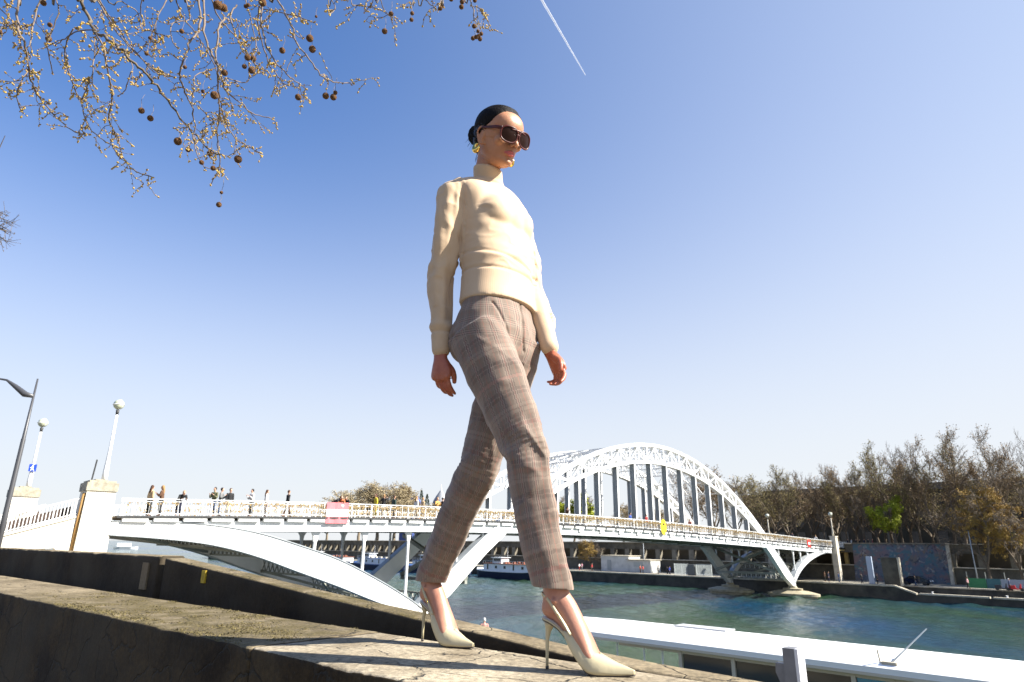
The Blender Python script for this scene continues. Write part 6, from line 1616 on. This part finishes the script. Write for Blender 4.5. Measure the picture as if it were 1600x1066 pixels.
crowd = [(234, -.7, 'stand', TAN, BLK, HB, 1, FB + .3, 'woman with long dark hair and long black skirt near the pylon'), (252, -.8, 'phone', BRN, BLK, HL, 1, FB + 2.6, 'woman with long light hair and black trousers holding a phone'),
 (281, -.5, 'lean', BLK, NVY, HL, 0, FN, 'man in black leaning his elbows on the railing alone'), (334, -.6, 'phone', OLV, DEN, HK, 0, FN - 1.0, 'man in dark olive shirt and jeans showing his phone'), (344, -.9, 'phone', GRY, DEN, HK, 0, FN + .9, 'man in grey and jeans behind the man with the phone'),
 (358, -.6, 'stand', BLK, TAN, HK, 0, FN, 'man in black sweatshirt and tan trousers facing the river'), (393, -.6, 'phone', WHT, BLK, HK, 0, FN - 1.4, 'person in pale top and black trousers with dark curly hair'), (415, -.6, 'stand', WHT, BRN, HB, 1, FN + 1.2, 'woman with brown hair, white top and brown skirt'),
 (449, -.8, 'walk', BLK, BRN, HB, 0, FB, 'lone person in black jacket and shorts walking'), (522, -.5, 'lean', BLK, BLK, HK, 0, FN + .4, 'person in black leaning left of the striped board'), (531, -.5, 'lean', (.55, .16, .06), BRN, HB, 0, FN - .3, 'person in orange leaning over the striped board'), (541, -.5, 'lean', BLK, BLK, HK, 0, FN - .6, 'person in dark clothes bending over the striped board'),
 (587, -.6, 'stand', YEL, YEL, HB, 1, FB + 3, 'woman in a yellow dress with long brown hair'), (599, -.8, 'up', BLK, WHT, HL, 0, FN + 2, 'person in black top and white trousers raising both arms'), (615, -.7, 'stand', (.03, .06, .05), BLK, HB, 0, FB, 'person in dark green top near the white trousers'), (650, -.6, 'stand', WHT, TAN, HL, 1, FB, 'person in white top with fair hair beside her rear thigh'), (660, -1.5, 'walk', TAN, TAN, HL, 0, FB, 'person in beige walking close to the grey dome'),
 (683, -.6, 'phone', (.60, .35, .10), WHT, HL, 0, FN, 'person in ochre jacket half hidden by her knee'), (691, -.7, 'stand', BLK, BLK, HK, 0, FB, 'person in black at the edge of her trouser leg'),
 (886, -1.6, 'walk', BRN, BLK, HK, 0, FB, 'person in brown behind the first hanger right of her leg'), (905, -1.6, 'stand', BLK, BLK, HK, 0, FN, 'person in black between the first arch hangers'), (938, -1.8, 'walk', GRY, BLK, HB, 0, FB, 'person in grey between the arch hangers'), (985, -1.4, 'stand', (.03, .08, .35), BLK, HK, 0, FN, 'person in bright blue top below the arch crown'),
 (1010, -1.4, 'stand', RED, DEN, HB, 0, FN, 'person in red top below the arch crown'), (1020, -2.0, 'walk', BRN, BLK, HK, 0, FB, 'person in brown just left of the yellow board'), (1064, -1.3, 'up', WHT, BLK, HK, 0, FN, 'person in white top raising arms right of the yellow board'), (1058, -1.5, 'lean', BLK, BLK, HK, 0, FN, 'person in black leaning next to the white top'), (1078, -1.5, 'stand', (.5, .2, .15), DEN, HB, 0, FB, 'person in salmon top under the right half of the arch'),
 (1128, -1.6, 'walk', TAN, BLK, HL, 0, FB, 'person in tan near the right end of the arch'), (1184, -1.5, 'walk', RED, BLK, HK, 0, FB, 'person in red where the arch meets the deck'), (1238, -1.4, 'walk', NVY, BLK, HK, 0, FB, 'person in navy left of the small red board'), (1275, -1.4, 'walk', WHT, GRY, HL, 0, FB, 'person in white right of the small red board')]
for px, s, pose, top, leg, hair, lg, face, lab in crowd:
    P, _t2 = on_bridge(px, s); passer(P, face, pose, top, leg, hair, lab, bool(lg), G1, 1.13 + .05 * ((px * 7) % 5) / 5)
P = aty(134, 812, 44.5); passer(P, FB + 3.1, 'walk', (.012, .016, .04), DEN, HK, 'person in dark blue climbing the stairs behind the stone pylon', False, None, 1.12)
# yellow board hung on the railing under the arch
Py, ty = on_bridge(1035, .2)
yb = thing('yellow_board', Py, 'yellow round topped board hung on the railing under the arch', 'board')
mb = MB(); mb.prism([W(ty + .62 * math.cos(a), .30, zd(ty) + .45 + .95 * math.sin(a)) for a in np.linspace(0, 6.28, 25)[:-1]], NV * .05); mb.build('board', mat('yellow_board_paint', (.80, .58, .02), .5), yb)
mb = MB(); mb.box(W(ty, .37, zd(ty) + .8), BV * .2, NV * .02, ZV * .1); mb.build('mark', BLK and cmat(BLK), yb)
G2 = 'people on the far lower quay'
for px, t, pose, top, leg, hair, lab in ((905.5, 87, 'walk', WHT, RED, HK, 'tiny walker in white left on the far quay'), (909.5, 88.5, 'walk', (.4, .2, .25), GRY, HB, 'tiny walker in pink beside the one in white'), (925, 86.5, 'stand', RED, BLK, HK, 'tiny walker in red on the far quay'), (1000.5, 86.5, 'walk', (.5, .12, .08), BRN, HB, 'left of two walkers in orange and red by the lamp pole'), (1005, 86.7, 'walk', (.38, .06, .05), BLK, HK, 'right of two walkers in orange and red by the lamp pole'), (1028.5, 86.5, 'walk', GRY, BLK, HK, 'lone grey walker between lamp pole and fence'), (1043, 86, 'walk', BLK, BLK, HK, 'walker in black left of the bar fence'), (1046.5, 86.2, 'walk', (.02, .05, .3), NVY, HK, 'walker in blue left of the bar fence'),
 (1289, 88, 'stand', BRN, BLK, HK, 'person in brown left of the bridge end post'), (1295, 87, 'stand', NVY, NVY, HK, 'person in navy at the foot of the bridge end post'), (1311, 86.5, 'stand', (.02, .06, .16), DEN, HK, 'person in blue right of the bridge end post'), (1347, 86, 'walk', BLK, NVY, HK, 'person in black left of the pale info post'), (1371, 86, 'stand', BLK, BLK, HK, 'person in black right of the pale info post'), (1431, 85.5, 'walk', BLK, DEN, HK, 'person in black walking beside the parked car'), (1513, 85.7, 'walk', (.6, .33, .33), BLK, HB, 'person in pale pink walking near the hoarding'), (1578, 85.4, 'stand', (.02, .03, .09), BLK, WHT, 'rider in navy with white helmet standing by the scooters')):
    s = tpos(px, t, -5.5); passer(W(t, s, -6.0), FN if pose == 'stand' else math.atan2(-NV[0], NV[1]) + (0 if px % 2 < 1 else 3.14), pose, top, leg, hair, lab, False, G2)
G3 = 'people sitting along the street wall'
for i, (px, cc) in enumerate(((1325, NVY), (1331, WHT), (1338, BLK), (1344, BLK), (1351, NVY), (1357, BLK), (1364, (.2, .05, .05)))):
    s = tpos(px, 100.5, 0); passer(W(100.6, s, -.35), FN, 'stand', cc, BLK, HK, ['leftmost navy clad person behind the street wall right of the bridge end', 'person in white behind the street wall', 'person in black just right of the one in white, street wall', 'middle dark figure of the group behind the street wall', 'second navy clad figure behind the street wall', 'dark figure left of the maroon one behind the street wall', 'person in maroon at the right end of the street wall group'][i], False, G3)
# a bather-pale head showing above the sloping wall
P = onz(757, 966, -4.4); passer(V3(P[0], P[1], P[2] - 1.72 * 1.05), 0, 'stand', (.6, .3, .25), GRY, WHT, 'person below the quay wall, only head with white hat showing', False, None, 1.05)
mb = MB(); mb.box(V3(P[0], P[1], P[2] - 1.72 * 1.05 - .95), RDr * 7, RNr * 1.6, ZV * .94); tag(mb.build('quay', M_quay), kind='structure')
# ================================================================ plane tree branches hanging in at the top left
M_twig = mat('plane_twig_bark', (.20, .145, .10), .75, col2=(.10, .075, .06), scale=22)
M_bough = mat('plane_bough_bark', (.15, .115, .07), .8, col2=(.06, .045, .03), scale=25, bump=.3, bscale=60)
M_bud = mat('yellow_green_buds', (.52, .36, .05), .6, col2=(.24, .14, .05), scale=30)
M_ball = mat('brown_seed_ball', (.30, .14, .04), .95, col2=(.11, .045, .012), scale=160, bump=1.0, bscale=420)
pt = thing('plane_tree', (-4.6, .6, -1.35), 'bare plane tree branches with buds and round seed balls hanging in at the top left', 'tree')
rnd = random.Random(21)
LIMB = [V3(-4.6, .6, -1.35), V3(-4.6, .6, 2.2), V3(-3.9, 1.2, 3.6), V3(-2.6, 2.0, 4.4), V3(-1.2, 2.6, 4.9), V3(.2, 2.9, 5.1)]
mb = MB(); mb.tube([LIMB[0], V3(-4.62, .58, .5), LIMB[1], LIMB[2], LIMB[3], LIMB[4], LIMB[5]], [.34, .28, .22, .13, .085, .05, .03], 12); mb.build('trunk', M_bough, pt, True)
BR = [  # depth, base radius in px, points
 (3.0, 4.2, [(128, 0), (134, 20), (143, 42), (150, 53), (170, 62), (190, 78), (205, 95), (228, 115), (245, 135), (262, 158), (276, 177), (292, 196), (312, 218), (330, 236), (350, 244)]),
 (3.05, 2.0, [(150, 53), (160, 70), (165, 95), (172, 130), (175, 157), (170, 185), (178, 205), (186, 226), (195, 251), (212, 268), (238, 277)]),
 (3.2, 2.6, [(30, 0), (27, 30), (35, 60), (43, 88), (45, 115), (52, 135), (60, 150), (75, 170), (95, 190), (118, 206), (133, 212)]),
 (3.2, 1.4, [(43, 112), (31, 130), (26, 152), (33, 173)]), (3.25, 2.2, [(65, -3), (55, 25), (50, 60), (41, 78)]),
 (3.1, 1.6, [(115, 45), (105, 65), (101, 90), (108, 115), (120, 146), (127, 156), (130, 175), (140, 200), (160, 218), (179, 229)]),
 (3.0, 1.5, [(148, 58), (148, 82), (145, 110), (136, 135), (128, 155)]), (3.0, 1.6, [(150, 47), (122, 49), (101, 60), (86, 72)]),
 (3.3, 1.9, [(155, 0), (170, 25), (186, 46), (205, 75), (226, 97), (250, 115), (274, 121)]), (3.35, 1.7, [(150, -2), (172, 34), (190, 60), (214, 84), (240, 112), (262, 118)]),
 (3.4, 2.6, [(310, -4), (312, 40), (301, 60), (290, 82), (283, 106), (282, 125), (290, 146), (299, 165), (305, 195), (302, 216), (309, 244), (322, 266)]),
 (3.3, 2.4, [(318, -4), (319, 50), (329, 80), (339, 104), (340, 126), (342, 150), (347, 172), (352, 190), (366, 214), (386, 228), (408, 240)]),
 (3.45, 2.4, [(350, 28), (341, 48), (338, 92), (345, 112), (352, 142), (375, 160), (397, 178), (426, 186)]), (3.4, 1.6, [(341, 150), (343, 182), (339, 205), (341, 232), (343, 258), (330, 288)]),
 (3.2, 2.0, [(410, 4), (409, 40), (416, 68), (430, 95), (444, 111), (461, 127), (478, 139)]), (3.25, 1.7, [(405, 10), (403, 40), (412, 72), (420, 100), (432, 116), (445, 132), (458, 131)]),
 (3.1, 2.2, [(430, -5), (444, 18), (456, 40), (464, 68), (484, 94), (500, 116), (521, 128), (550, 130)]), (3.1, 1.3, [(408, 14), (438, 19), (468, 27), (491, 36)]),
 (3.5, 2.0, [(370, 8), (361, 22), (366, 50), (380, 72), (392, 92), (402, 105)]), (3.5, 1.6, [(275, -3), (283, 22), (300, 45), (322, 78), (338, 110), (350, 128)]),
 (3.6, 1.6, [(262, -3), (248, 24), (241, 45), (252, 62)]), (3.6, 1.4, [(222, -3), (220, 20), (226, 38)]), (3.5, 1.6, [(290, -3), (296, 30), (270, 36), (268, 62), (276, 74)]),
 (3.3, 1.8, [(330, -4), (342, 28), (357, 45), (372, 62), (380, 80), (392, 92)]), (3.4, 1.5, [(383, -4), (392, 28), (398, 60), (404, 82)]), (3.5, 1.4, [(338, 106), (322, 110), (305, 120), (303, 138), (300, 160)]),
 (3.3, 1.4, [(310, 165), (330, 185), (352, 188)]), (3.2, 1.5, [(86, -3), (92, 14), (85, 40), (74, 66), (78, 92), (82, 115)]), (3.2, 1.4, [(0, 12), (14, 28), (25, 38)]), (3.3, 1.2, [(0, 42), (14, 40), (25, 36)]),
 (3.4, 1.3, [(190, 2), (215, 20), (222, 45), (238, 50), (262, 58)]), (3.5, 1.3, [(205, 112), (196, 140), (185, 150)]), (3.3, 1.3, [(355, 122), (375, 128), (386, 128), (390, 118)]),
 (3.2, 1.1, [(518, 0), (524, 12), (516, 22)]), (3.2, 1.1, [(548, -2), (551, 8), (563, 8)]), (3.2, 1.2, [(584, -2), (580, 8), (573, 17)]), (3.2, 1.1, [(594, -2), (601, 16), (613, 28)]), (3.3, 1.1, [(646, -2), (645, 6)]), (3.2, 1.3, [(662, -2), (674, 8), (682, 14)]), (3.2, 1.4, [(733, -2), (740, 14), (741, 30), (747, 38)]), (3.2, 1.0, [(738, 10), (748, 12), (754, 22)]), (3.2, 1.0, [(690, -2), (687, 6)]),
]
tw = MB(); bu = MB()
def bud(P, d, r):
    r = r * .9
    a = nrm(d); u_ = nrm(np.cross(a, (rnd.random(), rnd.random(), rnd.random() + .1))); w_ = np.cross(a, u_)
    R_ = []
    for q, k in ((0, .35), (.35, 1), (.7, .8), (1, .12)): R_.append([P + a * r * 3.1 * q + (u_ * math.cos(b_) + w_ * math.sin(b_)) * r * k for b_ in (0, 1.05, 2.1, 3.14, 4.19, 5.24)])
    bu.loft(R_)
def knobby(pts, r0, r1, mbx, n=6):
    """zigzag twig with knuckles"""
    X = spline(np.arange(len(pts)), np.array(pts), np.linspace(0, len(pts) - 1, (len(pts) - 1) * 4 + 1)); K = len(X); out = []
    j = r0 * .55
    for i in range(K): out.append(X[i] + (V3(rnd.gauss(0, j), rnd.gauss(0, j), rnd.gauss(0, j)) if 0 < i < K - 1 else 0))
    rad = [(r0 + (r1 - r0) * i / (K - 1)) * (1.22 if i % 3 == 0 else 1) for i in range(K)]
    mbx.tube(out, rad, n); return out
def twig(P, d, L, r, lev):
    n = 4; pts = [P]; dd = nrm(d)
    for i in range(n):
        dd = nrm(dd + V3(rnd.gauss(0, .28), rnd.gauss(0, .28), rnd.gauss(0, .28) - .05)); pts.append(pts[-1] + dd * L / n)
    knobby(pts, r, r * .55, tw, 4)
    for i in range(1, n + 1):
        if rnd.random() < .75: bud(pts[i], dd + V3(rnd.gauss(0, .7), rnd.gauss(0, .7), rnd.gauss(0, .7)), rnd.uniform(.0030, .0052))
        if lev and rnd.random() < .5: twig(pts[i], dd + V3(rnd.gauss(0, .8), rnd.gauss(0, .5), rnd.gauss(0, .8)), L * .5, r * .75, lev - 1)
    bud(pts[-1], dd, rnd.uniform(.0035, .0055))
for D_, rp, pl in BR:
    ph_ = rnd.uniform(0, 6.28); pts = []
    for i, (px, py) in enumerate(pl):
        q = ray(px, py); dep = D_ + .16 * math.sin(ph_ + i * .6); pts.append(q * dep)
    r0 = rp * D_ / 1000 * .62
    if pl[0][1] <= 5:      # carry it up to the limb out of view
        k = nrm(pts[0] - pts[1]); tgt = min(LIMB[2:], key=lambda L_: np.linalg.norm(L_ - pts[0])); t2 = LIMB[3] + (LIMB[5] - LIMB[3]) * min(1, max(0, (pts[0][0] + 2.4) / 2.6))
        up_ = [t2, pts[0] + k * .5 + (t2 - pts[0]) * .35 + V3(0, 0, .2)]
        mbu = MB(); X = spline([0, 1, 2, 3], np.array([up_[0], up_[1], pts[0] + k * .12, pts[0]]), np.linspace(0, 3, 13)); mbu.tube(list(X), list(np.linspace(r0 * 2.4, r0 * 1.05, 13)), 7); mbu.build('bough', M_bough, pt, True)
    mbb = MB(); out = knobby(pts, r0, max(.0022, r0 * .35), mbb, 7 if rp > 2 else 5)
    mbb.build('branch', M_bough if rp > 3 else M_twig, pt, True)
    for i in range(2, len(out)):
        dd = nrm(out[i] - out[i - 1])
        if rnd.random() < .36: twig(out[i], dd * .5 + V3(rnd.gauss(0, .9), rnd.gauss(0, .6), rnd.gauss(0, .8) - .1), rnd.uniform(.04, .14), .0020, 1)
        if rnd.random() < .30: bud(out[i], dd + V3(rnd.gauss(0, .8), rnd.gauss(0, .8), rnd.gauss(0, .8)), rnd.uniform(.0030, .0052))
    for k in range(3): bud(out[-1] + V3(rnd.gauss(0, .004), 0, rnd.gauss(0, .004)), dd + V3(rnd.gauss(0, .6), rnd.gauss(0, .6), rnd.gauss(0, .6)), .0045)
tw.build('twigs', M_twig, pt)['kind'] = 'stuff'
# bud clusters where the photo has the denser yellow tufts
for px, py in ((158, 18), (195, 30), (196, 90), (285, 82), (330, 238), (335, 246), (355, 190), (372, 178), (382, 185), (395, 188), (365, 200), (343, 4), (425, 115), (400, 112), (326, 245), (342, 272), (176, 68), (362, 55), (690, 8), (678, 12), (455, 26)):
    c = ray(px, py) * 3.2
    for k in range(9): bud(c + V3(rnd.gauss(0, .012), rnd.gauss(0, .012), rnd.gauss(0, .012)), V3(rnd.gauss(0, 1), rnd.gauss(0, 1), rnd.gauss(0, 1)), rnd.uniform(.003, .0055))
bu.build('buds', M_bud, pt)['kind'] = 'stuff'
balls = [(68, 5, 4.5), (76, 61, 4.8), (284, 49, 3.8), (235, 60, 3.4), (229, 84, 3.2), (289, 105, 3.1), (221, 173, 4.9), (235, 185, 4.9), (278, 221, 6.3), (294, 234, 4.2), (315, 254, 3.9), (333, 263, 4.1), (372, 249, 6.3), (328, 240, 4.5), (346, 301, 2.7), (342, 320, 4.4), (335, 149, 6.4), (317, 143, 3), (351, 114, 5), (387, 90, 5.1), (396, 92, 4.6), (382, 104, 3.9), (393, 110, 5.3), (441, 79, 4.9), (484, 60, 5.9), (488, 77, 5.7), (466, 152, 5.2), (509, 150, 5.3), (521, 152, 5.3), (524, 145, 3.5), (410, 4, 6.2), (340, 8, 7), (349, 12, 6.2), (384, 10, 3.4), (388, 8, 3.1), (78, 39, 3.8), (611, 22, 4.1), (601, 49, 4.6), (644, 21, 3.3), (643, 31, 3.4), (690, 9, 4), (688, 13, 3.8), (722, 3, 3.9), (721, 11, 4.0), (741, 41, 3.8), (747, 49, 3), (752, 53, 3.2), (748, 56, 3), (739, 60, 3.6), (744, 58, 3.5), (750, 61, 3.7), (705, -1, 3.6), (742, 1, 3.4), (494, 26, 2.2), (0, 50, 3.4)]
for px, py, rp in balls:
    D_ = 3.1 + rnd.uniform(-.08, .08); c = ray(px, py) * D_; r_ = rp * D_ / 1000 * .93
    m2 = MB(); m2.sphere(c, r_, 18, 14)
    m2.v = [tuple(c + (np.array(p) - c) * (1 + .07 * rnd.random())) for p in m2.v]
    b_ = m2.build('seed_ball', M_ball, pt)
    m2 = MB(); L = .045 + rnd.random() * .035; e = V3(rnd.gauss(0, .006), rnd.gauss(0, .006), 0)
    m2.tube([c + ZV * r_ * .9, c + ZV * (r_ + L * .5) + e, c + ZV * (r_ + L)], .0010, 4)
    s2 = m2.build('stalk', M_twig, None); s2.parent = b_; s2.location = (0, 0, 0)
# twigs of another tree at the left edge
o2 = thing('street_tree', (-14.5, 15, -1.35), 'twigs of a farther bare tree just entering at the left edge', 'tree')
mb = MB(); mb.tube([V3(-14.5, 15, -1.35), V3(-14.4, 15, 4), V3(-13.5, 14.8, 7.5)], [.25, .18, .06], 8); mb.build('trunk', M_bark, o2)
mb = MB(); fb = MB(); rnd = random.Random(9)
for (x0, y0, x1, y1) in ((-30, 300, 8, 212), (-40, 340, 20, 348), (-40, 360, 12, 378), (-40, 330, 14, 338), (-30, 350, 18, 362)):
    a, b_ = ray(x0, y0) * 14, ray(x1, y1) * 14; mb.tube([V3(-13.7, 14.8, 6.5), a, (a + b_) / 2 + ZV * .1, b_], [.05, .02, .012, .006], 4)
    for k in range(26):
        q = a + (b_ - a) * rnd.uniform(.3, 1); e = V3(rnd.gauss(0, .12), rnd.gauss(0, .1), rnd.gauss(0, .12)); 
        if y1 < 300 and k > 4: continue
        mb.tube([q, q + e], [.006, .003], 3); c = q + e
        for _ in range(2): d3 = V3(rnd.gauss(0, .02), rnd.gauss(0, .02), rnd.gauss(0, .02)); fb.add([c, c + d3, c + V3(.015, 0, .015)], [(0, 1, 2)])
mb.build('twigs', M_bark, o2)['kind'] = 'stuff'; fb.build('leaf_buds', BUDS['brown'], o2)['kind'] = 'stuff'
bpy.context.view_layer.update()
